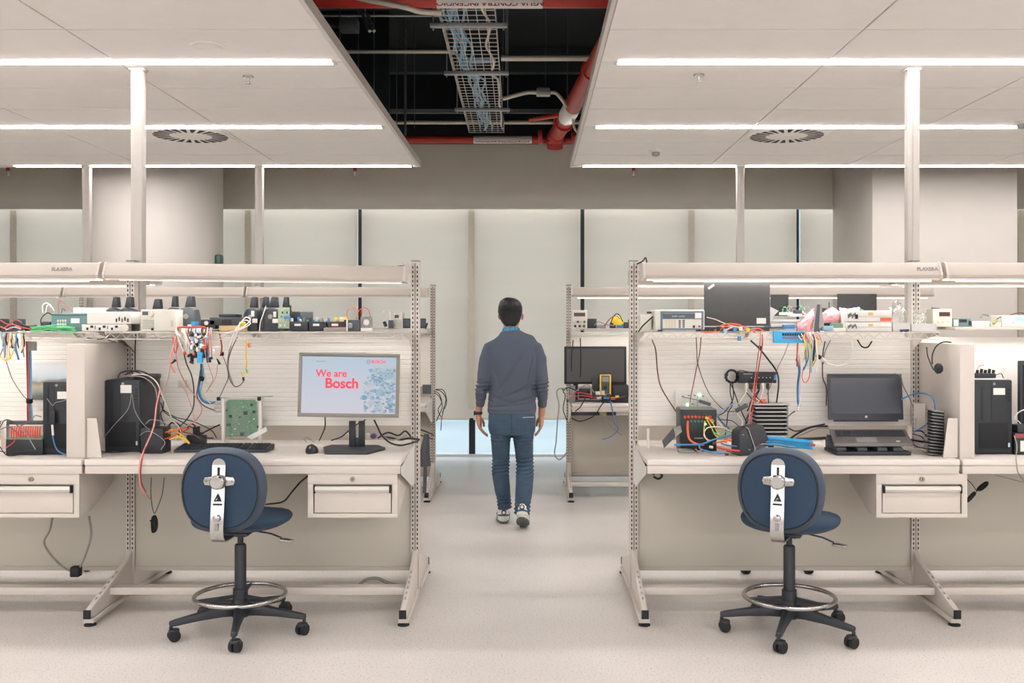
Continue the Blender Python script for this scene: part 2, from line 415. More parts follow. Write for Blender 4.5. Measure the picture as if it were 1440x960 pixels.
# ================================================================ SERVICES IN THE CEILING GAP
ZP = H+1.92
def pipe_(parent, pts, r, mat, name='pipe', n=20): return part(parent, name, MB().tube(pts, r, n), mat)
def hoop(parent, c, ax, r, L, mat, name='coupling'):
    d = Vector(ax).normalized()*L/2; return part(parent, name, MB().cyl(Vector(c)-d, Vector(c)+d, r, n=20), mat)
t = thing('fire_pipe', 'red fire main crossing the ceiling gap nearest the camera, white sign sleeve', 'pipe', (-.3, 5.93, ZP))
pipe_(t, [(-2.5, 5.93, ZP), (.62, 5.93, ZP)], .04, m_red)
part(t, 'sign_sleeve', MB().tube([(at(614, 5, 5.9).x, 5.93, ZP), (at(763, 5, 5.9).x, 5.93, ZP)], .0425, 24), m_white, label='white sleeve with red lettering')
text(t, 'AGUA CONTRA INCENDIO', .052, (at(690, 5, 5.9).x, 5.893, ZP-.026), Euler((R(90+35), R(180), 0)).to_quaternion(), m_lettr, bold=.0006, label='upside-down red words on the sleeve')
hoop(t, (.5, 5.93, ZP), (1, 0, 0), .06, .06, m_red, 'flange')
t = thing('fire_pipe', 'thick red fire main running diagonally along the right side of the ceiling gap', 'pipe', (.4, 8.4, ZP))
A = Vector((.62, 5.93, ZP+.02)); B = Vector((.27, 10.05, ZP+.0)); Dv = (B-A).normalized()
pipe_(t, [A, B], .078, m_red)
for k, r_ in ((.40, .095), (.42, .085), (.86, .1)): hoop(t, A.lerp(B, k), Dv, r_, .06, m_red, 'flange')
part(t, 'sign_sleeve', MB().tube([A.lerp(B, .69), A.lerp(B, .81)], .081, 24), m_white, label='white sleeve on the red pipe')
pipe_(t, [B, B+Vector((-.02, .12, -.03)), B+Vector((-.02, .16, -.12))], .085, m_red, 'elbow')
hoop(t, B+Vector((-.02, .16, -.06)), (0, 0, 1), .12, .03, m_red, 'flange'); hoop(t, B+Vector((-.17, .2, -.0)), (1, 0, 0), .075, .04, m_red, 'flange'); hoop(t, B+Vector((.17, .2, 0)), (1, 0, 0), .075, .04, m_red, 'flange')
for k in range(6):
    a = k*math.pi/3; part(t, 'bolt', MB().cyl(B+Vector((-.02+.1*math.cos(a), .16+.1*math.sin(a), -.09)), B+Vector((-.02+.1*math.cos(a), .16+.1*math.sin(a), -.05)), .011, n=6), m_gal)
pipe_(t, [A.lerp(B, .78), A.lerp(B, .78)+Vector((-.35, .25, 0))], .02, m_red, 'branch_pipe')
t = thing('fire_pipe', 'red pipe crossing the far end of the ceiling gap, white sign sleeve', 'pipe', (-.3, 10.4, ZP))
pipe_(t, [(-3, 10.4, ZP), (.9, 10.4, ZP)], .037, m_red)
part(t, 'sign_sleeve', MB().tube([(at(666, 198, 10.4).x, 10.4, ZP), (at(748, 198, 10.4).x, 10.4, ZP)], .040, 24), m_white, label='white sleeve with small red lettering')
text(t, 'AGUA CONTRA INCENDIO', .046, (at(707, 198, 10.4).x, 10.363, ZP-.02), Euler((R(90+25), R(180), 0)).to_quaternion(), m_lettr)
for (u, lab) in ((499, 'small red sprinkler drop left of the aisle under the rear bulkhead'), (891, 'small red sprinkler drop right of the aisle under the rear bulkhead'), (11, 'small red sprinkler drop at the far left edge')):
    p = at(u, 240, 9.6)
    t = thing('sprinkler_drop', lab, 'sprinkler', (p.x, 9.6, 2.93), 'red sprinkler drops behind the ceiling')
    part(t, 'drop_pipe', MB().cyl((p.x, 9.6, 4.399), (p.x, 9.6, 2.99), .017), m_red)
    part(t, 'sprinkler_tip', MB().cyl((p.x, 9.6, 2.989), (p.x, 9.6, 2.955), .015, .009).cyl((p.x, 9.6, 2.955), (p.x, 9.6, 2.95), .016), m_gal)
# basket cable tray
ZT = H+1.92
tr = thing('cable_tray', 'wire basket cable tray hanging in the ceiling gap with blue data cables', 'cable tray', (-.42, 7.5, ZT))
mb = MB(); Xc = lambda y: -.385-.0125*(y-5.5)
hwid = .175; y0, y1 = 4.6, 10.0
for k in range(7):
    o = -hwid+2*hwid*k/6; mb.tube([(Xc(y0)+o, y0, ZT), (Xc(y1)+o, y1, ZT)], .0032, 5)
for s in (-1, 1):
    for h in (.03, .06): mb.tube([(Xc(y0)+s*hwid, y0, ZT+h), (Xc(y1)+s*hwid, y1, ZT+h)], .0032, 5)
y = y0
while y < y1:
    mb.tube([(Xc(y)-hwid, y, ZT+.06), (Xc(y)-hwid, y, ZT), (Xc(y)+hwid, y, ZT), (Xc(y)+hwid, y, ZT+.06)], .003, 4); y += .1
o = part(tr, 'wire_mesh', mb, m_wire); o['kind'] = 'stuff'
for y in (5.1, 6.35, 7.56, 8.85):
    c = part(tr, 'support_channel', MB().box(Xc(y)-.245, Xc(y)+.245, y-.02, y+.02, ZT-.032, ZT-.005), m_gal, .003)
    for s in (-1, 1):
        part(tr, 'threaded_rod', MB().cyl((Xc(y)+s*.225, y, ZT-.05), (Xc(y)+s*.225, y, 4.39), .005, n=6), m_gal)
rnd = random.Random(3)
for k in (0, 1, 2, 3, 4, 5, 6, 12):
    pts = []; y = 4.6; ox = rnd.uniform(-.15, -.03) if k < 11 else .11; ph = rnd.uniform(0, 6)
    dr = rnd.uniform(0, .06)
    while y < 9.95:
        fr = (y-4.6)/5.4
        pts.append((Xc(y)+max(-.165, min(.16, ox*(1-.3*fr)+.02*math.sin(y*7+ph)+dr*fr+(.05 if fr > .6 else 0))), y, ZT+.008+.012*(k % 4)+.006*math.sin(y*9+ph))); y += .12
    solo('data_cable', MB().tube(smooth_path(pts, 2), .0085, 6), W['lblue'] if k < 12 else W['cream'], 'pale blue data cable lying in the overhead basket tray' if k < 12 else 'cream cable along the right side of the overhead basket tray', 'cable', 'blue data cables in the tray' if k < 12 else 'cream cables in the tray', smooth=80)
for k in range(6):
    pts = [(Xc(7.43)-.12+.02*k, 7.2+.03*k, ZT+.03), (Xc(7.43)-.04, 7.36+.02*k, ZT+.035), (Xc(7.43)+.15, 7.40+.012*k, ZT+.04)]
    solo('data_cable', MB().tube(smooth_path(pts, 5), .0075, 6), W['lblue'], 'pale blue data cable turning out of the tray into the white conduit', 'cable', 'blue cables entering the conduit', smooth=80)
def conduit(pts, r, mat, label, **k):
    return solo('conduit', MB().tube(smooth_path(pts, 6), r, 12), mat, label, 'conduit', smooth=80, **k)
m_cond = M('pale conduit', 'cfc8b8', .4, .3)
zc = ZT+.06
conduit([(Xc(7.43)+.19, 7.43, zc), (1.2, 7.43, zc)], .022, m_cond, 'thick cream conduit running right from the cable tray')
conduit([(-2.6, 7.25, zc), (Xc(7.2)-.12, 7.25, zc)], .014, m_cond, 'thin cream conduit entering the cable tray from the left')
conduit([(-1.6, 9.9, ZT+.08), (1.4, 9.9, ZT+.08)], .019, m_cond, 'cream conduit across the far end of the ceiling gap')
conduit([at(450, -12, 5.9), at(560, 8, 5.9), at(590, 16, 5.95), at(620, 18, 6.0)], .017, m_cond, 'cream conduit curving down beside the front red pipe')
conduit([at(707, 139, 8.3), at(725, 134, 8.3), at(742, 130, 8.3), at(755, 130, 8.3)], .017, m_cond, 'curved flexible conduit from the tray to the small junction box')
conduit([at(773, 130, 8.3), at(782, 131, 8.3), at(791, 141, 8.35), at(797, 150, 8.4)], .015, m_cond, 'flexible conduit dropping from junction box to red pipe')
conduit([at(806, 165, 9.0), at(808, 180, 9.0), at(818, 192, 9.0)], .012, m_cond, 'short white hose beside the pale raft edge behind the red pipe')
t = thing('junction_box', 'small grey junction box between two curved conduits in the ceiling gap', 'electrical box', at(764, 134, 8.3))
part(t, 'box', MB().cb(at(764, 130, 8.3), (.115, .09, .055)), m_gal, .006); part(t, 'lid', MB().cb(at(764, 125, 8.3)+Vector((0, 0, .002)), (.1, .08, .012)), m_dgrey, .004)
t = thing('junction_box', 'dark junction box near left raft edge in the ceiling gap', 'electrical box', at(490, 44, 6.3))
part(t, 'box', MB().cb(at(491, 36, 6.5), (.12, .1, .085)), m_dgrey, .008); part(t, 'gland', MB().cyl(at(478, 37, 6.5), at(455, 35, 6.5), .012), m_dgrey)
t = thing('slotted_bracket', 'short slotted steel channel hanging near the dark junction box', 'bracket', at(516, 45, 6.5))
for q in (0, 1): part(t, 'channel', MB().tube([at(510+q*7, 20, 6.5), at(520+q*6, 44, 6.3)], .012, 4), m_gal)
part(t, 'rod', MB().cyl(at(514, 20, 6.5), at(514, -40, 6.5), .004, n=6), m_gal)
for u, v0, v1, Y, r_ in ((478, 0, 68, 6.8, .004), (504, 40, 110, 7.4, .003), (526, 45, 135, 7.6, .004), (570, 45, 190, 9.4, .012), (558, 30, 180, 9.4, .004), (767, 36, 125, 8.6, .003), (798, 36, 150, 8.8, .005), (707, 38, 180, 8.9, .006), (583, 40, 180, 9.5, .003)):
    a = at(u, v0, Y); b = at(u, v1, Y); a.z = 4.39
    solo('hanger_rod', MB().cyl(a, b, r_, n=6), m_dgrey, 'thin dark steel hanger rod in the ceiling gap', 'rod', 'hanger rods in the ceiling gap')
for (yy, zz, mt, lab) in ((6.3, ZT+.3, m_dgrey, 'dark steel channel crossing the gap above the first tray support'), (9.6, ZT+.15, m_dgrey, 'dark steel channel crossing the gap near its far end'), (6.9, ZT+.22, m_gal, 'thin steel rail across the left half of the gap')):
    solo('cross_channel', MB().box(-1.8, 1.0 if zz != ZT+.22 else -.5, yy, yy+.03, zz-(.04 if mt is m_dgrey else .006), zz), M('dull channel', '565b5d', .7) if mt is m_dgrey else m_gal, lab, 'channel')
cable([(445, 20, 5.6), (455, 35, 5.6), (465, 48, 5.7), (472, 58, 5.9), (474, 68, 6.2)], .009, W['grey'], 'grey loop of cable behind the left raft edge')

# ================================================================ BENCHES
DZ = .846
def bar_lamp(root, x0, x1, y, z0, z1, lit, name_x=None, dz=0, back=False, visible=True):
    s = 1 if not back else -1
    h = z1-z0
    prof = [(y-.075*s, z0+.004), (y-.082*s, z0+.02), (y-.055*s, z1-.008), (y-.04*s, z1), (y+.08*s, z1-.004), (y+.09*s, z0+.03), (y+.07*s, z0)]
    mb = MB().prism(prof, 'x', x0, x1)
    mb.v = [v+Vector((0, 0, dz*(v.x-x0)/(x1-x0))) for v in mb.v]
    L = part(root, 'bench_lamp', mb, m_lamp, .004)
    for x in (x0-.004, x1-.008): 
        d = dz*(x-x0)/(x1-x0); mb = MB().prism([(a, b+d) for a, b in [(y-.079*s, z0+.004), (y-.086*s, z0+.02), (y-.058*s, z1-.005), (y-.04*s, z1+.003), (y+.083*s, z1-.001), (y+.092*s, z0+.03), (y+.072*s, z0-.002)]], 'x', x, x+.012)
        part(L, 'end_cap', mb, m_metal)
    mb = MB().box(x0+.03, x1-.03, y-.045, y+.055, z0-.0015, z0+.003)
    L2 = MB().box(x0+.012, x1-.012, y-.0745, y-.068, z0-.006, z0+.004); L2.v = [v+Vector((0, 0, dz*(v.x-x0)/(x1-x0))) for v in L2.v]; part(L, 'front_lip', L2, m_metal)
    mb.v = [v+Vector((0, 0, dz*(v.x-x0)/(x1-x0))) for v in mb.v]
    part(L, 'lamp_diffuser', mb, m_lens if lit else m_white, label='glowing lamp diffuser' if lit else None)
    if lit and visible:
        mb = MB().box(x0+.05, x1-.05, y-.067, y-.058, z0-.015, z0-.0015); mb.v = [v+Vector((0, 0, dz*(v.x-x0)/(x1-x0))) for v in mb.v]; part(L, 'lamp_tube', mb, m_glow)
    if name_x:
        text(L, 'PLAXERA', .026, (name_x, y-.0785 if not back else y, z0+.58*h+dz*(name_x-x0)/(x1-x0)), Euler((R(90-18), 0, 0)).to_quaternion(), m_grey, depth=.0012, bold=.0006)
    return L
def post(root, x, y, z1, front=True):
    mb = MB().box(x-.0225, x-.002, y-.03, y+.03, .05, z1).box(x+.002, x+.0225, y-.03, y+.03, .05, z1).box(x-.002, x+.002, y-.02, y+.03, .05, z1-.002)
    p = part(root, 'post', mb, m_metal)
    mb = MB(); z = .27
    while z < z1-.02:
        for s in (-.0125, .0125): mb.box(x+s-.0032, x+s+.0032, y-.0312, y-.0295, z, z+.014)
        z += .0255
    mb.box(x-.0018, x+.0018, y-.0305, y-.0201, .1, z1-.01)
    part(p, 'slots', mb, m_slot, kind='stuff', smooth=0)
    part(p, 'post_cap', MB().box(x-.024, x+.024, y-.031, y+.031, z1+.0005, z1+.008), m_grey, .002)
    return p
def leg(root, x, y, s, L=.56):
    """triangular foot plate; s=-1 towards the camera"""
    ya = y+s*.032; yt = y+s*L
    pl = part(root, 'leg', MB().prism([(ya, .055), (ya, .265), (y+s*.09, .22), (yt, .085), (yt, .045), (yt-s*.06, .04)], 'x', x-.014, x+.014), m_metal, .003)
    part(pl, 'leg_flange', MB().prism([(ya, .03), (ya, .052), (yt-s*.01, .038), (yt-s*.01, .016)], 'x', x-.026, x+.026), m_metal, .002)
    part(pl, 'end_cap', MB().box(x-.018, x+.018, yt+s*.001, yt+s*.012, .042, .086), m_rub, .002)
    part(pl, 'levelling_foot', MB().cyl((x, yt-s*.03, .0148), (x, yt-s*.03, .022), .008).lathe([(.030, 0), (.030, .006), (.012, .014)], (x, yt-s*.03, .0005)), m_rub)
    for k in range(6):
        f_ = .2+k*.05
        part(pl, 'slot', MB().prism([(y+s*(f_+.0), .215-f_*.0+.0-(f_-.09)*.287+.0075), (y+s*(f_+.02), .215-(f_-.07)*.287+.0075), (y+s*(f_+.02), .215-(f_-.07)*.287+.009), (y+s*f_, .215-(f_-.09)*.287+.009)], 'x', x-.004, x+.004), m_grey, smooth=0) if s < 0 else None
    return pl
def ribbed(x0, x1, y, z0, z1, pitch=.026, d=.0018):
    poly = [(y+.02, z0), (y, z0)]; z = z0+pitch
    while z < z1-.01:
        poly += [(y, z-.004), (y+d, z-.002), (y+d, z+.0015), (y, z+.0035)]; z += pitch
    poly += [(y, z1), (y+.02, z1)]
    return MB().prism(poly, 'x', x0, x1)
def wire_shelf(root, x0, x1, ya, yb, z):
    s = part(root, 'wire_shelf', MB().tube([(x0, ya, z), (x1, ya, z)], .0035, 6).tube([(x0, yb, z), (x1, yb, z)], .0035, 6).tube([(x0, ya, z), (x0, yb, z)], .0035, 6).tube([(x1, ya, z), (x1, yb, z)], .0035, 6)
             .tube([(x0, ya, z-.034), (x1, ya, z-.034)], .003, 6).tube([(x0, yb, z-.034), (x1, yb, z-.034)], .003, 6), m_wire)
    mb = MB(); n = int((x1-x0)/.055); pts = []
    for k in range(n*2+1): pts.append((x0+(x1-x0)*k/(n*2), ya+.001, z-.003 if k % 2 else z-.031))
    mb.tube(pts, .0026, 5); part(s, 'zigzag_wire', mb, m_wire)
    mb = MB(); n = int((x1-x0)/.026)
    for k in range(1, n): x = x0+(x1-x0)*k/n; mb.tube([(x, ya, z+.004), (x, yb, z+.004)], .0019, 4)
    o = part(s, 'deck_wires', mb, m_wire, kind='stuff')
    return s
def drawer(root, x0, x1, yf, zt, h=.218, depth=.42):
    c = part(root, 'drawer_cabinet', MB().box(x0, x1, yf+.006, yf+.02, zt-.052, zt).box(x0, x1, yf+.006, yf+.02, zt-h, zt-h+.02).box(x0, x0+.027, yf+.006, yf+.02, zt-h+.02, zt-.052).box(x1-.027, x1, yf+.006, yf+.02, zt-h+.02, zt-.052)
             .prism([(yf+.02, zt), (yf+.02, zt-h), (yf+.13, zt-h+.01), (yf+depth, zt-.10), (yf+depth, zt)], 'x', x0, x0+.002).prism([(yf+.02, zt), (yf+.02, zt-h), (yf+.13, zt-h+.01), (yf+depth, zt-.10), (yf+depth, zt)], 'x', x1-.002, x1)
             .box(x0+.002, x1-.002, yf+.06, yf+.065, zt-h+.005, zt-.002), m_metal, .0008)
    d = part(root, 'drawer', MB().box(x0+.033, x1-.033, yf+.010, yf+.03, zt-h+.024, zt-.078), m_metal, .002)
    part(d, 'handle', MB().prism([(yf+.004, zt-.06), (yf-.012, zt-.063), (yf-.014, zt-.078), (yf-.002, zt-.09), (yf+.009, zt-.09)], 'x', x0+.038, x1-.038), m_top, .002)
    for x in (x0+.0325, x1-.0385): part(d, 'handle_end', MB().box(x, x+.006, yf-.014, yf+.009, zt-.094, zt-.058), m_rub)
    part(c, 'lock', MB().cyl(((x0+x1)/2, yf+.006, zt-.026), ((x0+x1)/2, yf-.004, zt-.026), .0125, n=20), M('brushed lock', '8f8a7c', .4, .5))
    part(c, 'keyhole', MB().box((x0+x1)/2-.0015, (x0+x1)/2+.0015, yf-.0052, yf-.004, zt-.032, zt-.020), m_slot)
    return c
def bench(x0, x1, y, label, posts=(1, 1), drawer_at=None, lamp=None, rear_lamp=False, solid=False, gusset=(0, 0), detail=True, group='double sided lab benches', legs=(1, 1), lampname=None, lampdz=0, rail=None, open_end=False):
    t = thing('workbench', label, 'workbench', ((x0+x1)/2, y, 0), group)
    yf = y-.61; z1 = 1.865
    for k, x in enumerate((x0, x1)):
        if posts[k]: post(t, x, y, z1)
        if legs[k]: leg(t, x, y, -1); leg(t, x, y, 1)
    # worktop with eased front edge
    top = part(t, 'worktop', MB().box(x0+.004, x1-.004, yf, y-.036, DZ-.03, DZ), m_top, .006)
    part(t, 'rear_worktop', MB().box(x0+.03, x1-.03, y-.035, y+.23, DZ-.03, DZ-.0005), m_top)
    part(t, 'apron', MB().box(x0+.006, x1-.006, yf+.006, yf+.022, DZ-.072, DZ-.0305), m_metal, .002)
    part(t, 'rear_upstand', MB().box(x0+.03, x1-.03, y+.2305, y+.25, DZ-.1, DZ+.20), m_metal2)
    if solid: part(t, 'back_panel', MB().box(x0+.024, x1-.024, y-.015, y+.005, .954, 1.445), m_panel, .002)
    else: part(t, 'back_panel', ribbed(x0+.024, x1-.024, y-.015, .954, 1.435), m_panel)
    part(t, 'modesty_panel', MB().box(x0+.024, x1-.024, y-.012, y-.002, .16, .79), m_modesty, .002)
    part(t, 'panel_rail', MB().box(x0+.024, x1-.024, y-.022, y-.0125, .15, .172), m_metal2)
    fr = part(t, 'footrest', MB().box(x0+.016, x1-.016, yf+.28, yf+.38, .124, .130).box(x0+.016, x1-.016, yf+.275, yf+.28, .100, .137), m_metal, .002)
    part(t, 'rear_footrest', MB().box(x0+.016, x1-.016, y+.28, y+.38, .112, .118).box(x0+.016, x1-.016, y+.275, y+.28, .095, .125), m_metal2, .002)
    if solid:
        part(t, 'shelf', MB().box(x0+.18, x1, y-.10, y+.2, 1.486, 1.502), m_metal2, .003)
    else:
        wire_shelf(t, x0+.02, x1-.02, y-.40, y-.04, 1.474)
        for x in (x0+.012, x1-.018): part(t, 'shelf_bracket', MB().prism([(y-.0315, 1.472), (y-.38, 1.472), (y-.38, 1.462), (y-.16, 1.435), (y-.06, 1.39), (y-.0315, 1.37)], 'x', x, x+.004), m_metal)
    for k, x in enumerate((x0, x1)):
        if gusset[k]:
            part(t, 'gusset', MB().prism([(yf+.002, DZ-.035), (yf+.002, DZ-.075), (y-.18, DZ-.20), (y-.033, DZ-.21), (y-.033, DZ+.03), (y-.10, DZ+.0), (y-.2, DZ+.001), (yf+.05, DZ-.034)], 'x', x-.003, x), m_white, .001)
    if drawer_at: drawer(t, drawer_at[0], drawer_at[1], yf+.006, DZ-.0725)
    if lamp: 
        bar_lamp(t, x0+.035 if lamp[1] else x0+.012, x1-.035 if lamp[2] else x1-.012, y-.33, 1.752, 1.838, bool(lamp[0]), lampname, lampdz, visible=lamp[0] != 2)
        for k, x in enumerate((x0+.03, x1-.03)): part(t, 'lamp_arm', MB().prism([(y-.0315, 1.85), (y-.30, 1.845), (y-.30, 1.83), (y-.0315, 1.80)], 'x', x-.002, x+.002), m_metal)
    if rear_lamp is not False:
        bar_lamp(t, x0+.02, x1-.02, y+.42, 1.752, 1.838, rear_lamp, None, 0, True)
    r_ = part(t, 'power_rail', MB().box((x0 if rail is None else rail)+.05, x1-.2, y-.14, y-.10, .745, .775), m_plas2, .002)
    for k in range(4):
        xx = (x0 if rail is None else rail)+.18+.33*k
        if xx < x1-.3: part(r_, 'socket', MB().box(xx, xx+.045, y-.1405, y-.144, .749, .771), M('yellowed socket', 'a59a5a', .5))
    return t
FLx = (-3.80, -2.22, -.640); FRx = (.574, 2.137, 3.72); FY = 5.55
bench(FLx[1], FLx[2], FY, 'front left workbench with monitor and keyboard, ribbed back panel, one drawer', drawer_at=(-1.108, -.662), lamp=(2, 0, 0), rear_lamp=False, gusset=(0, 1), lampdz=-.018)
bench(FLx[0], FLx[1]-.004, FY, 'leftmost front workbench, cut by the photo edge, drawer below its right end', posts=(1, 0), legs=(1, 0), drawer_at=(-2.72, -2.245), lamp=(True, 0, 0), rear_lamp=True, lampname=-2.42)
bench(FRx[0], FRx[1], FY, 'front right workbench with open laptop and test box, drawer at its right end', drawer_at=(1.72, 2.173), lamp=(True, 0, 0), rear_lamp=True, gusset=(1, 0), lampname=2.05)
bench(FRx[1]+.004, FRx[2], FY, 'rightmost front workbench, cut by the photo edge, solid narrow shelf', posts=(0, 1), legs=(0, 1), lamp=(True, 0, 0), rear_lamp=True, solid=True)
RY = 9.02
LX = (-.883, -2.472, -4.055, -5.64); RX = (.345, 1.93, 3.30)
bench(LX[1], LX[0], RY, 'rear left workbench beside the aisle behind the monitor bench', lamp=(False, 0, 0), rear_lamp=False, gusset=(0, 1))
bench(LX[2], LX[1]-.004, RY, 'rear left workbench in front of the round pillar', posts=(1, 0), legs=(1, 0), lamp=(False, 0, 0))
bench(LX[3], LX[2]-.004, RY, 'rear left workbench at the far left edge', posts=(1, 0), legs=(1, 0), lamp=(False, 0, 0))
bench(RX[0], RX[1], RY, 'rear right workbench beside the aisle with dark screen and yellow multimeter', lamp=(True, 0, 0), gusset=(1, 0))
bench(RX[1]+.004, 3.50, RY, 'rear right workbench in front of the square pillar', posts=(0, 1), legs=(0, 1), lamp=(True, 0, 0))
# side partitions standing between neighbouring desks
def partition(xa, xb, label, s):
    t = thing('side_partition', label, 'partition', ((xa+xb)/2, 5.25, DZ), 'grey side partitions between desks')
    part(t, 'panel', MB().box(xa, xb, 4.985, 5.515, DZ+.0005, 1.418), m_metal, .004)
    xs = xb if s > 0 else xa
    part(t, 'support_bracket', MB().prism([(5.02, DZ+.002), (5.30, DZ+.002), (5.10, DZ+.19), (5.02, DZ+.19)], 'x', xs+s*.0005, xs+s*.004), m_metal)
    part(t, 'bracket_base', MB().prism([(xs+s*.0045, DZ+.001), (xs+s*.078, DZ+.001), (xs+s*.052, DZ+.20), (xs+s*.0045, DZ+.20)], 'y', 5.00, 5.006), m_metal)
partition(-2.325, -2.232, 'beige side partition left of the black tower computer and keyboard', 1)
partition(2.150, 2.225, 'beige side partition with a headset hanging on it', -1)
# ================================================================ CHAIRS
m_fab = M('blue upholstery', '2a3c50', .9, var=.16, scale=420, bump=.35, bscale=600)
m_rim = M('dark blue grey edging', '3b4656', .6, var=.05)
m_base = M('dark nylon base', '292c31', .45, var=.06)
def superell(w, h, n=40, p=.62, top=1, bot=1):
    out = []
    for i in range(n):
        a = 2*math.pi*i/n; c, s = math.cos(a), math.sin(a)
        x = math.copysign(abs(c)**p, c)*w; z = math.copysign(abs(s)**p, s)*h
        k = 1+(.0 if z > 0 else 0); 
        x *= (1-.16*max(0, z/h)**1.5*top)*(1-.05*max(0, -z/h)*bot); out.append((x, z))
    return out
def pad(out, c, y0, y1, scl=(.93, 1, 1, .95), curve=0, ax='y'):
    """cushion: rings of an outline stacked along y (or z)"""
    n = len(out); vs = []; k = len(scl)
    for i, s in enumerate(scl):
        t = i/(k-1); d = y0+(y1-y0)*t
        for x, z in out:
            x2, z2 = x*s, z*s
            if ax == 'y': vs.append((c[0]+x2, c[1]+d-curve*(x2/.2)**2, c[2]+z2))
            else: vs.append((c[0]+x2, c[1]+z2, c[2]+d+curve*((x2/.22)**2)-(.02*max(0, z2/.2)**2 if z2 > 0 else 0)))
    fs = [(i*n+j, i*n+(j+1) % n, (i+1)*n+(j+1) % n, (i+1)*n+j) for i in range(k-1) for j in range(n)]
    # domed ends: centre vertices
    for e, i in ((0, 0), (1, k-1)):
        cv = len(vs); d = y0 if e == 0 else y1
        vs.append((c[0], c[1]+d, c[2]) if ax == 'y' else (c[0], c[1], c[2]+d))
        fs += [(i*n+j, i*n+(j+1) % n, cv) for j in range(n)]
    return MB().add(vs, fs)
def make_chair(base_ang):
    """local: faces +Y (towards the desk), origin on the floor under the column"""
    t = thing('drafting_chair', '', 'chair', (0, 0, 0), 'blue drafting chairs')
    # five-star base
    for k in range(5):
        a = base_ang+k*2*math.pi/5; ca, sa = math.cos(a), math.sin(a)
        P = lambda r, z, s=0: (ca*r-sa*s, sa*r+ca*s, z)
        mb = MB(); vs = []
        for r, zt, zb, hw in ((.02, .150, .085, .030), (.09, .142, .088, .026), (.2, .122, .084, .020), (.31, .104, .074, .017), (.335, .098, .076, .015)):
            vs += [P(r, zt, -hw*.7), P(r, zt, hw*.7), P(r, zb, hw), P(r, zb, -hw)]
        fs = [(i*4+j, i*4+(j+1) % 4, i*4+4+(j+1) % 4, i*4+4+j) for i in range(4) for j in range(4)]+[(3, 2, 1, 0), (16, 17, 18, 19)]
        mb.add(vs, fs); lg = part(t, 'leg', mb, m_base, .006)
        c = Vector(P(.327, 0)); tw = a+1.1+k*1.7; q = Vector((math.cos(tw), math.sin(tw), 0)); off = Vector((-q.y, q.x, 0))*.014
        cs = part(lg, 'caster', MB().cyl(c+off+Vector((0, 0, .0285))-q*.024, c+off+Vector((0, 0, .0285))-q*.005, .028, n=20).cyl(c+off+Vector((0, 0, .0285))+q*.005, c+off+Vector((0, 0, .0285))+q*.024, .028, n=20), m_rub, .003)
        part(lg, 'caster_hood', MB().prism([(c.x+off.x+math.cos(b)*.026, c.y+off.y+math.sin(b)*.026) for b in [i*math.pi/6 for i in range(12)]], 'z', .040, .060).cyl(c+Vector((0, 0, .06)), c+Vector((0, 0, .076)), .009), m_base, .006)
    part(t, 'hub', MB().lathe([(.042, 0), (.050, .01), (.050, .06), (.038, .085), (.030, .09)], (0, 0, .078), 24), m_base)
    part(t, 'column', MB().lathe([(.0285, 0), (.0285, .26), (.024, .268)], (0, 0, .165), 24), m_base)
    part(t, 'gas_piston', MB().cyl((0, 0, .43), (0, 0, .50), .0145, n=18), m_base)
    # foot ring with spokes
    ringp = [(.218*math.cos(2*math.pi*i/64), .218*math.sin(2*math.pi*i/64), .182) for i in range(64)]
    fr = part(t, 'foot_ring', MB().tube(ringp, .0105, 12, closed=True), m_chrome)
    for k in range(4 if 0 else 3):
        a = base_ang+.9+k*2*math.pi/3; part(fr, 'spoke', MB().prism([(0.03*math.cos(a)-.011*math.sin(a), .03*math.sin(a)+.011*math.cos(a)), (.21*math.cos(a)-.009*math.sin(a), .21*math.sin(a)+.009*math.cos(a)), (.21*math.cos(a)+.009*math.sin(a), .21*math.sin(a)-.009*math.cos(a)), (.03*math.cos(a)+.011*math.sin(a), .03*math.sin(a)-.011*math.cos(a))], 'z', .172, .186), m_base, .003)
    part(fr, 'ring_collar', MB().lathe([(.036, 0), (.036, .05)], (0, 0, .165), 24), m_base)
    # seat
    so = superell(.235, .215, 48, .72, top=.35)
    so = [(x, y) for x, y in so]
    part(t, 'seat_shell', pad(so, (0, .03, .508), 0, .03, (.60, .86, .965, 1.0), .010, 'z'), m_rim)
    part(t, 'seat', pad(so, (0, .03, .539), 0, .060, (1.0, 1.015, 1.0, .95, .82, .5), .010, 'z'), m_fab, label='blue fabric seat pad')
    m = part(t, 'mechanism', MB().box(-.07, .07, -.11, .10, .492, .508).box(-.045, .045, -.06, .06, .478, .492), m_base, .004)
    part(m, 'height_lever', MB().tube([(.05, .02, .497), (.16, -.01, .485), (.215, -.03, .470)], .005, 8), m_chrome)
    part(m, 'lever_paddle', MB().prism([(.205, -.045), (.275, -.075), (.282, -.055), (.225, -.015)], 'z', .456, .470), m_chrome, .004)
    # backrest, rear face towards -Y
    bo = superell(.203, .200, 56, .80, top=.25)
    cb_ = (0, -.262, .742)
    part(t, 'backrest_shell', pad(bo, cb_, -.030, .012, (.90, .955, .985, 1.0), -.014), m_rim)
    part(t, 'back_cover', pad([(x*.875, z*.875) for x, z in bo], cb_, -.0375, -.029, (.97, .99, 1.0), -.014), m_fab, label='blue fabric panel on the rear of the backrest')
    part(t, 'backrest', pad(bo, cb_, .012, .055, (1.0, .99, .93, .7), -.014), m_fab)
    part(t, 'edge_piping', MB().tube([(cb_[0]+x*.885, cb_[1]-.036+.014*(x*.885/.2)**2, cb_[2]+z*.885) for x, z in bo], .004, 6, closed=True), m_base)
    # chrome bar
    bar = [(-.031, .0), (.031, 0)]
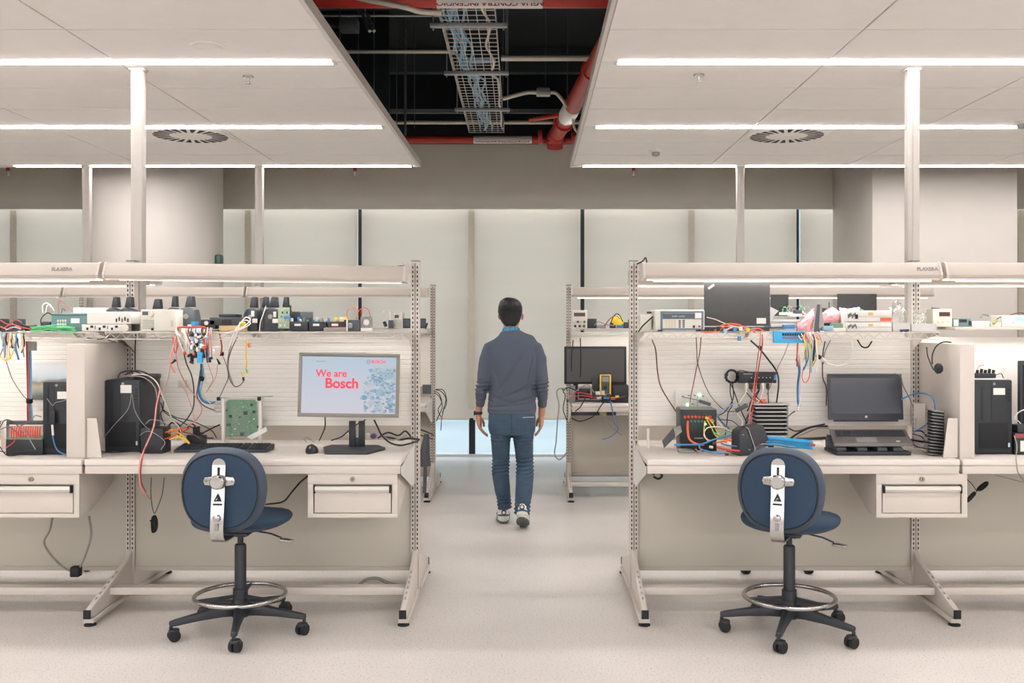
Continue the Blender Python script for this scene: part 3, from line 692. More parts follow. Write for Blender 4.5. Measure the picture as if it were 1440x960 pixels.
    pr = [(-.306, .865), (-.313, .80), (-.318, .72), (-.330, .64), (-.338, .575), (-.335, .54), (-.318, .516), (-.29, .505), (-.15, .500)]
    vs = []; 
    for y, z in pr: vs += [(-.031 if y < -.2 else -.025, y, z), (.031 if y < -.2 else .025, y, z)]
    mb = MB(); n = len(pr)
    vs2 = [(x, y+.005, z+(0.006 if i >= 14 else 0)) for i, (x, y, z) in enumerate(vs)]
    fs = []
    for i in range(n-1):
        a = 2*i; o = 2*n
        fs += [(a, a+1, a+3, a+2), (o+a+2, o+a+3, o+a+1, o+a), (a, a+2, o+a+2, o+a), (a+1, o+a+1, o+a+3, a+3)]
    fs += [(0, 2*n, 2*n+1, 1), (2*n-2, 2*n-1, 4*n-1, 4*n-2)]
    mb.add(vs+vs2, fs); b = part(t, 'back_bar', mb, m_chrome, label='bent chrome bar holding the backrest')
    part(b, 'bar_tip', MB().cyl((0, -.306, .865), (0, -.301, .865), .031, n=28), m_chrome)
    part(b, 'adjuster_slot', MB().box(-.005, .005, -.3125, -.306, .80, .855), m_slot)
    part(b, 'wing_plate', MB().prism([(-.068, .772), (-.075, .79), (-.068, .808), (0, .815), (.068, .808), (.075, .79), (.068, .772), (0, .765)], 'y', -.305, -.299), m_chrome, .002)
    part(b, 'clamp_knob', MB().lathe([(.012, 0), (.030, -.004), (.034, -.012), (.034, -.024), (.028, -.03), (.001, -.031)], (0, -.316, .790), 12, 'y'), m_chrome)
    for x in (-.06, .06): part(b, 'screw', MB().lathe([(.005, 0), (.003, -.003)], (x, -.305, .79), 10, 'y'), m_grey)
    # esd triangle
    y_ = -.3242
    part(b, 'triangle_mark', MB().add([(-.018, y_-.001, .700), (.018, y_-.001, .700), (0, y_+.0013, .736), (-.018, y_+.002, .700), (.018, y_+.002, .700), (0, y_+.003, .736)], [(0, 1, 2), (3, 5, 4), (0, 3, 4, 1), (1, 4, 5, 2), (0, 2, 5, 3)]), m_slot, smooth=0, label='black warning triangle on the chrome bar')
    part(b, 'triangle_hand', MB().tube([(-.006, y_-.003, .706), (.001, y_-.002, .714), (.006, y_-.002, .710)], .0022, 5), m_chrome)
    part(b, 'mark_line', MB().add([(-.021, y_-.0022, .682), (.021, y_-.0022, .682), (.021, y_-.0012, .690), (-.021, y_-.0012, .690)], [(0, 1, 2, 3)]), m_slot, smooth=0)
    part(b, 'pivot_bolt', MB().lathe([(.016, 0), (.016, -.01), (.008, -.014)], (0, -.336, .625), 14, 'y'), m_chrome)
    part(b, 'serial_plate', MB().box(-.009, .009, -.3435, -.339, .567, .600), m_grey, .002)
    return t
c1 = make_chair(R(-80)+R(3))
c2 = dup(c1)
place(c1, (-1.433, 4.918, 0), R(-2), 'blue drafting chair at the left bench under the keyboard')
# the second chair's base is turned a little differently
place(c2, (1.271, 4.89, 0), R(-24), 'blue drafting chair at the right bench under the wedge box')
for ch in c2.children:
    if ch.name.split('.')[0] in ('leg',): ch.rotation_euler = (0, 0, R(-113)+R(24)-(R(-80)+R(3)))
# stools on the far side of the front benches: only feet of their bases show under the panels
def rear_stool(x, y, rz, label):
    t = thing('drafting_chair', label, 'chair', (0, 0, 0), 'stools on the far side of the front benches')
    for k in range(5):
        a = k*2*math.pi/5; ca, sa = math.cos(a), math.sin(a)
        lg = part(t, 'leg', MB().tube([(.03*ca, .03*sa, .125), (.32*ca, .32*sa, .088)], [.026, .016], 6), m_base)
        c = Vector((.325*ca, .325*sa, .0285)); q = Vector((math.cos(a+1.2), math.sin(a+1.2), 0))
        part(lg, 'caster', MB().cyl(c-q*.022, c+q*.022, .028, n=16), m_rub, .004)
    part(t, 'column', MB().cyl((0, 0, .1), (0, 0, .5), .027), m_base)
    part(t, 'seat', pad(superell(.23, .21, 32, .72), (0, 0, .51), 0, .07, (.8, 1, 1, .7)), m_fab) if 0 else part(t, 'seat', MB().lathe([(.15, .5), (.22, .52), (.225, .55), (.2, .575), (.001, .578)], (0, 0, 0), 28), m_fab)
    part(t, 'backrest', MB().loft([((0, .20, .62), .16, .02), ((0, .21, .70), .19, .025), ((0, .22, .82), .17, .02)], 20), m_fab)
    t.location = (x, y, 0); t.rotation_euler = (0, 0, rz); return t
rear_stool(-2.62, 6.42, R(35), 'stool behind the leftmost front bench, only black casters show below the panel')
rear_stool(-1.28, 6.55, R(54), 'stool behind the monitor bench, one black caster shows below the panel')
rear_stool(1.50, 6.32, R(18), 'stool behind the front right bench, two black casters show below the panel')
rear_stool(3.0, 6.60, R(36), 'stool behind the rightmost front bench, black base leg shows below the panel')
# ================================================================ THE WALKING MAN
def bake(mb, name, mat, voxel, parent, subs=0, disp=None, label=None, smoothit=6):
    me = mb.mesh('tmp_'+name, smooth=0); o = bpy.data.objects.new('tmp', me); COL.objects.link(o)
    rm = o.modifiers.new('r', 'REMESH'); rm.mode = 'VOXEL'; rm.voxel_size = voxel
    sm = o.modifiers.new('s', 'SMOOTH'); sm.iterations = smoothit; sm.factor = .5
    bpy.context.view_layer.update()
    m2 = bpy.data.meshes.new_from_object(o.evaluated_get(bpy.context.evaluated_depsgraph_get()))
    bpy.data.objects.remove(o); bpy.data.meshes.remove(me)
    if disp:
        nr = [v.normal.copy() for v in m2.vertices]
        for v, nn in zip(m2.vertices, nr): v.co += nn*disp(v.co)
    off = wloc(parent) if parent else Vector((0, 0, 0))
    for v in m2.vertices: v.co -= off
    m2.name = name; m2.shade_smooth(); m2.materials.clear(); m2.materials.append(mat)
    ob = bpy.data.objects.new(name, m2); COL.objects.link(ob); ob.parent = parent
    return props(ob, label)
m_skin = M('skin', 'b8846a', .55, var=.06, scale=30)
m_hair = M('black hair', '17181a', .55, var=.25, scale=150, bump=.8, bscale=240, stretch=(1, 1, .25))
m_sweat = M('blue grey sweater knit', '505764', .95, var=.06, scale=350, bump=.25, bscale=500)
m_jean = M('faded blue denim', '3b4e60', .9, var=.14, scale=14, bump=.3, bscale=500)
m_shoe = M('white shoe leather', 'd8d6cf', .5); m_sole = M('grey rubber sole', '5d6063', .7); m_teal = M('teal shoe fabric', '2f5f70', .8)
YB = 7.50
def Q(u, v, dy=0): p = at(u, v, YB); p.y += dy; return p
man = thing('person', 'man walking away down the aisle in grey-blue sweater and jeans', 'person', (at(721, 500, YB).x, YB, 0))
K = YB/F
# --- body: one continuous skin surface (head, neck, trunk, arms with hands, legs)
mb = MB()
def S(u, v, hw, hd, dy=0, p=1): return (Q(u, v, dy), hw*K, hd*K, p)
head = [S(718.5, 464, 9.5, 10, .015), S(718.5, 458, 10.5, 11, .02), S(719, 452, 12.0, 14.5, .035), S(718.5, 446, 14.2, 17.5, .03), S(718, 439, 15.4, 19, .02), S(718, 431, 15.2, 18.5, .015), S(718, 425, 12.5, 15.5, .01), S(718, 421.5, 7, 9, .01)]
mb.loft(head, 24)
mb.loft([S(719, 480, 17, 13, -.01), S(718.5, 470, 12, 11, .005), S(718.5, 458, 10.5, 11, .015)], 20)
mb.loft([S(720, 474, 20, 12), S(720.5, 484, 32, 14), S(721, 500, 32, 15), S(721, 530, 28, 15), S(720, 560, 27, 15), S(720, 580, 29, 18), S(719.5, 600, 28, 17)], 24)
# face (away from the camera) with nose, brow, mouth, chin, eyes; ears at the sides
hc = Q(718.5, 442); fy = Vector((.22, .975, 0)).normalized(); fx = Vector((fy.y, -fy.x, 0))
def hp(a, b, z): return Vector((hc.x, YB+.02, 0))+fx*a+fy*b+Vector((0, 0, z))
zE = H-(444-455)*K
mb.loft([(hp(0, .10, zE+.012), .008, .008), (hp(0, .113, zE-.012), .010, .012), (hp(0, .12, zE-.030), .013, .014), (hp(0, .10, zE-.038), .012, .008)], 10)
mb.loft([(hp(0, .07, zE-.052), .030, .02), (hp(0, .085, zE-.062), .026, .014), (hp(0, .07, zE-.072), .03, .02), (hp(0, .068, zE-.092), .028, .022), (hp(0, .05, zE-.104), .02, .02)], 12)
for s in (-1, 1):
    mb.tube([hp(s*.03-.012*s, .094, zE+.016), hp(s*.045, .086, zE+.014)], .007, 8)
    mb.loft([(hp(s*.084, .0, zE-.030), .005, .010), (hp(s*.092, -.004, zE-.014), .007, .015), (hp(s*.095, -.008, zE+.004), .007, .018), (hp(s*.086, -.004, zE+.018), .004, .010)], 10)
# arms, elbows slightly bent
armL = [S(690, 487, 9.5, 10), S(685, 505, 9, 10), S(681, 525, 8.2, 8.8, -.01), S(678, 541, 7.2, 8, -.015), S(675.5, 555, 6.6, 7, .005), S(674, 568, 5.4, 5.8, .02), S(673, 578, 4.6, 5, .03), S(672.5, 584, 4.6, 4.4, .035)]
armR = [S(752, 487, 9.5, 10), S(757, 505, 9, 10), S(761, 525, 8.2, 8.8, -.01), S(762.5, 541, 7.2, 8, -.015), S(763, 555, 6.6, 7, .01), S(762.5, 568, 5.4, 5.8, .035), S(762, 578, 4.8, 5, .05), S(761.5, 584, 4.8, 4.4, .055)]
mb.loft(armL, 16); mb.loft(armR, 16)
def hand(u, v, dy, s, mb, curl=1.0, lean=0):
    """s: +1 thumb towards +x; hand hangs down, back of the hand outwards"""
    w0 = Q(u, v, dy)
    def hpnt(a, b, c): return w0+Vector((a+lean*c, b, -c))       # a: across x, b: forward y, c: down
    mb.loft([(hpnt(0, 0, -.01), .021, .019), (hpnt(0, .004, .02), .022, .034), (hpnt(0, .008, .055), .020, .040), (hpnt(s*.004, .010, .088), .016, .038)], 14)
    for k, L in enumerate((.070, .078, .074, .058)):
        y = .040-.0235*k; c0 = .078; cu = .012*curl
        mb.tube([hpnt(0, y, c0-.02), hpnt(s*.002, y+.002, c0+.012), hpnt(s*cu*1.0, y+.003, c0+L*.5), hpnt(s*cu*2.2, y+.003, c0+L*.8), hpnt(s*cu*3.6, y+.002, c0+L)], [.0105, .0100, .0090, .0082, .0068], 8)
    mb.tube([hpnt(s*.004, .030, .012), hpnt(s*.024, .046, .036), hpnt(s*.032, .056, .062), hpnt(s*.030, .058, .088)], [.014, .0125, .0105, .0080], 8)
hand(672.5, 585.5, .035, 1, mb, 1.3, lean=.10)
hand(761.5, 585.5, .055, -1, mb, 1.0, lean=-.05)
# legs
legL = [S(705, 596, 13, 16), S(704.5, 610, 12, 15, .005), S(704, 622, 10, 13, .012), S(704.2, 640, 9, 11.5, .022), S(704.2, 652, 8, 10, .045), S(704, 668, 8, 10, .06), S(706, 690, 7.5, 9, .075), S(708, 705, 6, 7, .09), S(709, 720, 5.5, 7, .09)]
legR = [S(735, 596, 13, 16), S(735.6, 610, 12, 15, -.003), S(736, 622, 10, 13, .006), S(737.4, 640, 9, 11.5, .02), S(738.2, 652, 8, 10, .03), S(738.2, 668, 8, 10, -.02), S(736.8, 690, 7.5, 9, -.09), S(734.8, 706, 6, 7, -.145), S(734.5, 716, 5.5, 7, -.17)]
mb.loft(legL, 16); mb.loft(legR, 16)
body = bake(mb, 'body', m_skin, .0046, man, smoothit=3)
m_eye = M('eye white', 'e9e6e0', .2)
for s in (-1, 1):
    e = part(man, 'eye', MB().lathe([(.001, -.011), (.008, -.008), (.0115, 0), (.008, .008), (.001, .011)], hp(s*.031, .079, zE), 14), m_eye)
part(man, 'mouth', MB().tube([hp(-.022, .1, zE-.063), hp(0, .105, zE-.062), hp(.022, .1, zE-.063)], .0035, 6), M('lips', '9c5f53', .5))
# --- hair
mb = MB()
hair = [S(718.3, 458, 7.5, 5, -.050), S(718.3, 454.5, 10.5, 7, -.045), S(718, 450.5, 13.2, 11, -.030), S(717.8, 444, 15.6, 16, -.012), S(717.5, 438, 17.2, 19, .0), S(717.5, 431, 17.0, 20, .005), S(717.5, 425, 14.8, 18.5, .008), S(717.8, 421, 11, 14, .01), S(718, 418.6, 5.5, 8, .01)]
mb.loft(hair, 28)
mb.loft([(hp(0, .06, zE+.045), .062, .035), (hp(0, .068, zE+.065), .066, .035), (hp(0, .055, zE+.085), .05, .035)], 16)
bake(mb, 'hair', m_hair, .004, man, disp=lambda c: .0022*noise.noise(Vector((c.x*90, c.y*90, c.z*30))), smoothit=3)
# --- shirt collar
mb = MB().loft([S(718.8, 468, 14, 13, .0), S(718.6, 462.2, 12.2, 12.2, .008)], 28)
part(man, 'shirt_collar', mb, M('teal patterned collar', '3d7f9a', .8, var=.45, scale=60), label='teal collar showing above the sweater neck')
# --- sweater
mb = MB()
mb.loft([S(718.8, 465.5, 14.2, 13.5, .0), S(719, 470, 19, 15, -.002), S(720, 476, 30, 17, -.004, .95), S(721, 484, 36.5, 19.5, 0, .9), S(721, 500, 37.5, 22, 0, .9), S(721, 522, 35, 22, 0, .9), S(720.8, 545, 33, 21, 0, .9), S(720, 562, 33.5, 21.5, 0, .9), S(719.8, 574, 34.5, 22.5, 0, .9), S(719.7, 581, 34, 22.5, 0, .9)], 32)
mb.loft([S(700, 485, 10, 12), S(690.5, 490, 11.8, 13), S(685.2, 505, 11.5, 12.5), S(682.2, 525, 10.6, 11.5, -.01), S(680, 540, 9.4, 10.5, -.015), S(677, 549, 8.4, 9, -.005), S(676, 560, 7.4, 8, .008), S(674.6, 571.5, 5.9, 6.8, .022)], 20)
mb.loft([S(742, 485, 10, 12), S(751.5, 490, 11.8, 13), S(757.2, 505, 11.5, 12.5), S(760, 525, 10.6, 11.5, -.01), S(762, 540, 9.4, 10.5, -.015), S(762.8, 549, 8.4, 9, -.0), S(763, 560, 7.2, 8, .015), S(762.6, 571.5, 5.9, 6.8, .038)], 20)
def sw(c):
    u = c.x/K+746; v = 455-(c.z-H)/K; d = .0
    for (a, b, ang, ln, wd, am) in ((720, 520, 1.0, 26, 2.4, -.005), (712, 535, .9, 22, 2.4, -.004), (733, 548, .35, 20, 2.2, -.006), (703, 560, -.3, 18, 2.4, -.005), (735, 562, .25, 16, 2, -.005), (715, 569, .1, 26, 1.8, -.005), (744, 535, 1.1, 14, 2, -.004), (697, 520, -1.3, 20, 1.8, -.006), (745, 520, 1.35, 20, 1.8, -.006)):
        du, dv = u-a, v-b; s = du*math.cos(ang)-dv*math.sin(ang); q = du*math.sin(ang)+dv*math.cos(ang)
        d += 1.9*am*math.exp(-(s/ln)**2-(q/wd)**2)
    if u < 693 or u > 748:
        d += .0075*math.sin(v*1.15+(u-720)*.12)*math.exp(-((v-543)/9)**2)
        d += -.004*math.exp(-((v-563.5)/.9)**2)
    d += -.004*math.exp(-((v-577)/.8)**2) if 690 < u < 750 else 0
    d += .0035*noise.noise(Vector((c.x*9, c.y*9, c.z*16)))
    return d
bake(mb, 'sweater', m_sweat, .0055, man, disp=sw, smoothit=4)
# --- jeans
mb = MB()
mb.loft([S(720, 574, 31.5, 20.5, 0, .9), S(720, 586, 33.5, 22.5, -.004, .88), S(720, 600, 33.5, 23.5, -.008, .85), S(720, 608, 32, 22, -.005, .85)], 32)
mb.loft([S(706, 592, 17, 20.5, -.004), S(704.6, 606, 15.8, 20, 0), S(704, 622, 13.4, 17, .012), S(704.2, 640, 12.4, 14.5, .022), S(704.2, 652, 12.0, 13.2, .045), S(703.5, 668, 12.2, 13.5, .06), S(706, 690, 11.2, 13, .075), S(708.5, 706, 9.6, 11.5, .088), S(709.5, 718, 9.8, 11.5, .09)], 24)
mb.loft([S(735, 592, 17, 20.5, -.006), S(735.6, 606, 16, 20, -.004), S(736, 622, 13.8, 17, .006), S(737.4, 640, 12.6, 14.5, .02), S(738.2, 652, 12.2, 13.5, .03), S(738.2, 668, 12.6, 14, -.02), S(736.8, 690, 12, 13.5, -.09), S(734.8, 706, 10.4, 12, -.145), S(734.5, 716, 10.8, 12, -.17)], 24)
def jw(c):
    u = c.x/K+746; v = 455-(c.z-H)/K; d = .002*noise.noise(Vector((c.x*11, c.y*11, c.z*18)))
    k = math.exp(-((v-656)/12)**2)+1.1*math.exp(-((v-710)/8)**2)+.35*math.exp(-((v-615)/10)**2)
    d += .0065*k*math.sin(v*1.25+(u-720)*.16+1.5*noise.noise(Vector((c.x*14, c.y*14, c.z*8))))
    d += -.005*math.exp(-((u-718.5)/1.0)**2)*(1 if v < 606 else 0)
    for pu in (704, 736):
        if abs(u-pu) < 9.5 and c.y < YB: d += -.002*math.exp(-((v-591)/.7)**2)-.0*1
    return d
bake(mb, 'jeans', m_jean, .0055, man, disp=jw, smoothit=4)
part(man, 'pocket_edge', MB().tube([Q(735, 584.8, -.124), Q(742, 584.2, -.122), Q(751, 584.6, -.10)], .0022, 5), m_paper, label='pale edge showing over the right back pocket')
# --- shoes
def shoe(root, c, pitch, yaw, nm):
    m = Matrix.Translation(c) @ Matrix.Rotation(yaw, 4, 'Z') @ Matrix.Rotation(pitch, 4, 'X')
    # local: heel at y=0, toe at y=.29, z=0 sole plane, origin at the toe pivot chosen by caller
    def L(secs, z0, z1, top=1):
        mb = MB(); mb.m = m; n = 24; vs = []
        for z, sc in ((z0, .96), (z1, 1)):
            for j in range(n):
                a = 2*math.pi*j/n; y = .145-.145*math.cos(a); 
                wd = .036+.014*math.sin(min(1, max(0, y/.29))*math.pi*.8+.1); x = wd*math.copysign(abs(math.sin(a))**.7, math.sin(a))
                vs.append((x*sc, (y-.145)*sc+.145, z+ (.018*max(0, (y-.2)/.09)**2)))
        fs = [(j, (j+1) % n, n+(j+1) % n, n+j) for j in range(n)]+[tuple(range(n)), tuple(range(n, 2*n))]
        return mb.add(vs, fs)
    o = part(root, 'shoe', L(0, .014, .036), m_shoe, .003, label=nm)
    part(o, 'outsole', L(0, 0, .0135), m_sole, .002)
    mb = MB(); mb.m = m
    mb.loft([((0, .05, .030), .043, .052, .85), ((0, .052, .06), .040, .048, .9), ((0, .055, .085), .034, .042), ((0, .06, .108), .031, .038)], 20)
    mb.m = m; mb.loft([((0, .06, .045), .041, .03), ((0, .13, .058), .044, .032), ((0, .20, .045), .045, .024), ((0, .262, .038), .036, .018), ((0, .285, .036), .018, .010)], 18)
    part(o, 'upper', mb, m_shoe)
    mb = MB(); mb.m = m
    mb.loft([((0, .047, .050), .0425, .0515), ((0, .049, .064), .0405, .0495)], 20); part(o, 'heel_band', mb, m_teal)
    mb = MB(); mb.m = m; mb.lathe([(.019, 0), (.019, -.006), (.012, -.009)], (0, .004, .085), 16, 'y'); part(o, 'heel_badge', mb, m_plas)
    mb = MB(); mb.m = m; mb.lathe([(.011, 0), (.011, -.004)], (0, -.004, .085), 14, 'y'); part(o, 'badge_centre', mb, m_shoe)
    mb = MB(); mb.m = m
    for k in range(7): mb.box(-.03, .03, .03+.035*k, .045+.035*k, -.003, .001)
    part(o, 'tread', mb, M('tan grey tread', '77736c', .8))
    for s in (-1, 1):
        mb = MB(); mb.m = m; mb.tube(smooth_path([(s*.046, .03, .035), (s*.047, .09, .062), (s*.043, .16, .062), (s*.047, .21, .035)], 4), .0025, 6); part(o, 'side_stripe', mb, m_teal)
sl = at(709, 733, 7.655); shoe(man, Vector((sl.x, 7.545, .005)), 0, R(4), 'left shoe flat on the floor')
# right: toe on the floor, heel raised, sole facing back
pt = R(-24); pv = Vector((at(734, 745, 7.42).x, 7.44, .010))
mtx = Matrix.Rotation(pt, 4, 'X'); toe = mtx @ Vector((0, .235, 0)); shoe(man, pv-Vector((0, toe.y, toe.z)), pt, R(-3), 'right shoe with heel raised')
# --- watch
wc = Q(672.8, 581, .032)
part(man, 'watch', MB().loft([(wc+Vector((0, 0, .011)), .0285, .029), (wc-Vector((0, 0, .011)), .0285, .029)], 20), m_plas, .002, label='black wrist watch')
part(man, 'watch_case', MB().cb(wc+Vector((-.031, -.004, 0)), (.012, .034, .034)), m_lcd, .004)
# ================================================================ THINGS ON THE BENCHES
ZW = DZ+.0008; ZS = 1.4805
def PB(u0, u1, vt, Y, dep, z0, vb=None):
    a = at(u0, vt, Y); b = at(u1, vt, Y)
    if vb is not None: z0 = at(u0, vb, Y).z
    return [a.x, b.x, Y, Y+dep, z0, a.z]
def pbox(root, name, b, mat, bevel=.002, label=None): return part(root, name, MB().box(*b), mat, bevel, label)
def T(name, label, cat, b, group=None): return thing(name, label, cat, ((b[0]+b[1])/2, (b[2]+b[3])/2, b[4]), group)
def sb(name, label, cat, b, mat, group=None, bevel=.002): return solo(name, MB().box(*b), mat, label, cat, group, bevel)
def front(b, fx0, fx1, fz0, fz1, d=.002, o=.0006):
    """a thin box proud of the front face of box b, given as fractions"""
    W_, H_ = b[1]-b[0], b[5]-b[4]
    return [b[0]+W_*fx0, b[0]+W_*fx1, b[2]-o-d, b[2]-o, b[4]+H_*fz0, b[4]+H_*fz1]
# ---- tower computers
def tower(b, label, tag_uv, low=True):
    t = T('desktop_computer', label, 'computer', b, 'black tower computers')
    pbox(t, 'case', [b[0], b[1], b[2]+.012, b[3], b[4]+.004, b[5]], m_plas2, .006)
    pbox(t, 'front_bezel', [b[0]+.002, b[1]-.002, b[2], b[2]+.0115, b[4]+.004, b[5]-.002], m_plas, .005)
    pbox(t, 'lower_grille', front(b, .12, .88, .08, .42), M('fine black mesh', '15171b', .7, var=.4, scale=700), .001)
    for f in (.18, .22, .44): pbox(t, 'bezel_groove', front(b, f, f+.012, .45, .90, .001), m_slot, 0)
    pbox(t, 'asset_label', front(b, *tag_uv, .0012), m_paper, 0, 'white asset label')
    q = front(b, 0, 1, 0, 1)
    part(t, 'badge', MB().cyl((b[0]+(b[1]-b[0])*.52, q[2], b[5]-.02), (b[0]+(b[1]-b[0])*.52, q[3], b[5]-.02), .007, n=20), m_chrome)
    part(t, 'badge_strokes', MB().box(b[0]+(b[1]-b[0])*.52-.0028, b[0]+(b[1]-b[0])*.52-.0014, q[2]-.0006, q[2]-.0001, b[5]-.025, b[5]-.015).box(b[0]+(b[1]-b[0])*.52+.0014, b[0]+(b[1]-b[0])*.52+.0028, q[2]-.0006, q[2]-.0001, b[5]-.025, b[5]-.015), m_slot, smooth=0)
    if low: pbox(t, 'sticker', front(b, .84, .93, .10, .155, .001), M('pale blue sticker', 'b8d3df', .4), 0)
    for k in range(4): pbox(t, 'port', front(b, .86, .93, .72+k*.045, .745+k*.045, .001), m_slot, 0)
    return t
bA = PB(147, 197, 534, 5.21, .285, ZW); tower(bA, 'black tower computer on the left desk with cables piled on top', (.45, .76, .82, .93))
bB = PB(59.5, 98, 536, 5.12, .33, ZW); tower(bB, 'black tower computer left of the side partition, white plug and blue cable in front', (.55, .90, .76, .86), False)
bC = PB(1369.5, 1424, 534, 5.13, .35, ZW); tower(bC, 'black tower computer right of the headset partition, power strip on top', (.50, .80, .80, .89))
# things on and before the left towers
cz = bA[5]
t = thing('dongle', 'black slim dock lying on the left desk tower computer', 'electronics', ((bA[0]+bA[1])/2+.05, 5.3, cz+.001))
part(t, 'shell', MB().box(bA[0]+.13, bA[0]+.25, 5.26, 5.34, cz+.001, cz+.028), m_plas, .006)
for k, (pts, c) in enumerate([([(176, 527, 5.25), (190, 521, 5.28), (205, 524, 5.3), (214, 531, 5.3), (220, 548, 5.22)], 'black'), ([(166, 531, 5.24), (170, 524, 5.3), (185, 521, 5.33), (198, 525, 5.3), (206, 530, 5.3), (212, 533, 5.3)], 'black'),
        ([(186, 527, 5.22), (200, 526, 5.22), (212, 530, 5.24), (222, 540, 5.22), (228, 556, 5.25), (238, 580, 5.3), (246, 600, 5.35)], 'cream'), ([(180, 529, 5.23), (196, 529, 5.22), (208, 534, 5.22), (218, 545, 5.2), (221, 560, 5.2)], 'grey')]):
    cable(pts, .0035, W[c], ['black cable draped over the right corner of the left desk tower', 'black cable looped over the slim dock on the tower', 'cream cable running from tower top down to the cable pile', 'grey cable bent over the top of the left desk tower'][k])
cable([(191, 470, 5.45), (190, 490, 5.47), (190, 520, 5.47)], .004, W['black'], 'black cable hanging beside the post behind the left desk tower')
cable([(185, 553, 5.19), (180, 575, 5.18), (160, 598, 5.17), (146, 615, 5.18)], .002, W['grey'], 'thin grey cable crossing the tower front from its port down to the left')
cable([(186, 555, 5.19), (190, 578, 5.18), (203, 598, 5.16), (222, 612, 5.17)], .002, W['grey'], 'thin grey cable from the tower port down to the right')
sb('mini_computer', 'small black box computer right of the left desk tower among cables', 'computer', PB(197, 229, 602, 5.16, .12, ZW), m_plas, bevel=.004)
cable([(66, 560, 5.09), (74, 570, 5.09), (78, 566, 5.09), (90, 563, 5.1), (96, 558, 5.1)], .002, W['grey'], 'thin grey wire crossing the front of the tower left of the partition')
b = PB(69, 77, 577, 5.09, .012, 0, 596); sb('usb_adapter', 'black and white adapter hanging before the tower left of the partition', 'adapter', b, m_plas)
cable([(73, 597, 5.09), (74, 610, 5.08), (76, 622, 5.07), (82, 634, 5.05), (97, 641, 5.0)], .0035, W['blue'], 'blue network cable hanging before the tower left of the partition')
solo('cable_boot', MB().tube([at(73.5, 597, 5.085), at(74.5, 612, 5.078)], .006, 8), m_white, 'white plug boot over the blue cable before the left tower', 'plug')
# ---- poster on the slat panel
b = PB(45, 97, 512, 5.52, .002, 0, 562)
t = T('picture', 'landscape print taped to the panel behind the leftmost tower', 'picture', b)
pm = bpy.data.materials.new('faded landscape print'); pm.use_nodes = True; nt = pm.node_tree; tc = nt.nodes.new('ShaderNodeTexCoord'); sp = nt.nodes.new('ShaderNodeSeparateXYZ'); nn = nt.nodes.new('ShaderNodeTexNoise'); nn.inputs['Scale'].default_value = 14
mt_ = nt.nodes.new('ShaderNodeMath'); mt_.operation = 'MULTIPLY_ADD'; mt_.inputs[1].default_value = .25; rr = nt.nodes.new('ShaderNodeValToRGB')
nt.links.new(tc.outputs['Generated'], sp.inputs[0]); nt.links.new(tc.outputs['Object'], nn.inputs['Vector']); nt.links.new(nn.outputs[0], mt_.inputs[0]); nt.links.new(sp.outputs['Z'], mt_.inputs[2]); nt.links.new(mt_.outputs[0], rr.inputs[0])
e = rr.color_ramp.elements; e[0].color = lin('6f6e62'); e[0].position = .2; e[1].color = lin('d9dde0'); e[1].position = .95
for p_, c_ in ((.35, '9aa0a0'), (.5, 'b9ab8c'), (.62, '8f8a72'), (.7, 'b9c8cf'), (.82, 'cfd8db')): x = e.new(p_); x.color = lin(c_)
nt.links.new(rr.outputs[0], nt.nodes['Principled BSDF'].inputs['Base Color'])
part(t, 'print', MB().box(*b), pm)
sb('paper_note', 'small white note on the panel below the landscape print', 'paper', PB(52, 72, 563, 5.522, .001, 0, 574), m_paper, bevel=0)
# ---- keyboard and mouse
def keyboard(x0, x1, y0, y1, z, label):
    t = thing('keyboard', label, 'keyboard', ((x0+x1)/2, (y0+y1)/2, z))
    part(t, 'body', MB().prism([(y0, z), (y0, z+.014), (y1-.01, z+.030), (y1, z+.028), (y1, z)], 'x', x0, x1), m_plas2, .004)
    rows = 6; me = None; wq = (x1-x0-.02)
    kw = .0185
    for r_ in range(rows):
        yy = y0+.012+r_*(y1-y0-.03)/rows; zz = z+.0145+(yy-y0)*.11
        x = x0+.010; k = 0
        while x < x1-.02:
            ww = kw if not (r_ == 0 and k == 4) else kw*5.5
            if abs(x-(x0+wq*.68)) < .008 or abs(x-(x0+wq*.80)) < .008: x += .010
            if me is None or ww != kw:
                mb = MB().prism([(0, 0), (ww-.003, 0), (ww-.003, .0155), (0, .0155)], 'z', 0, .007)
                m_ = mb.mesh('key', bevel=.0015, seg=1); m_.materials.append(m_plas)
                if ww == kw: me = m_
            else: m_ = me
            o = bpy.data.objects.new('key', m_); COL.objects.link(o); o.parent = t
            o.location = Vector((x, yy, zz))-wloc(t); x += ww; k += 1
    return t
keyboard(at(245, 0, 5.21).x, at(376, 0, 5.21).x, 5.20, 5.36, ZW, 'dark keyboard lying in front of the green circuit board rack')
p = at(437.5, 628, 5.18)
t = thing('mouse', 'black mouse left of the monitor stand', 'mouse', (p.x, 5.2, ZW))
part(t, 'shell', MB().loft([((p.x, 5.2, ZW), .031, .050), ((p.x, 5.2, ZW+.012), .033, .053), ((p.x, 5.205, ZW+.028), .026, .042), ((p.x, 5.21, ZW+.035), .012, .02)], 24), m_plas)
part(t, 'wheel', MB().cyl((p.x-.004, 5.16, ZW+.03), (p.x+.004, 5.16, ZW+.03), .008), m_grey)
cable([(431, 622, 5.26), (427, 616, 5.34), (433, 615, 5.4), (442, 622, 5.43)], .002, W['grey'], 'thin grey mouse cord curling behind the mouse')
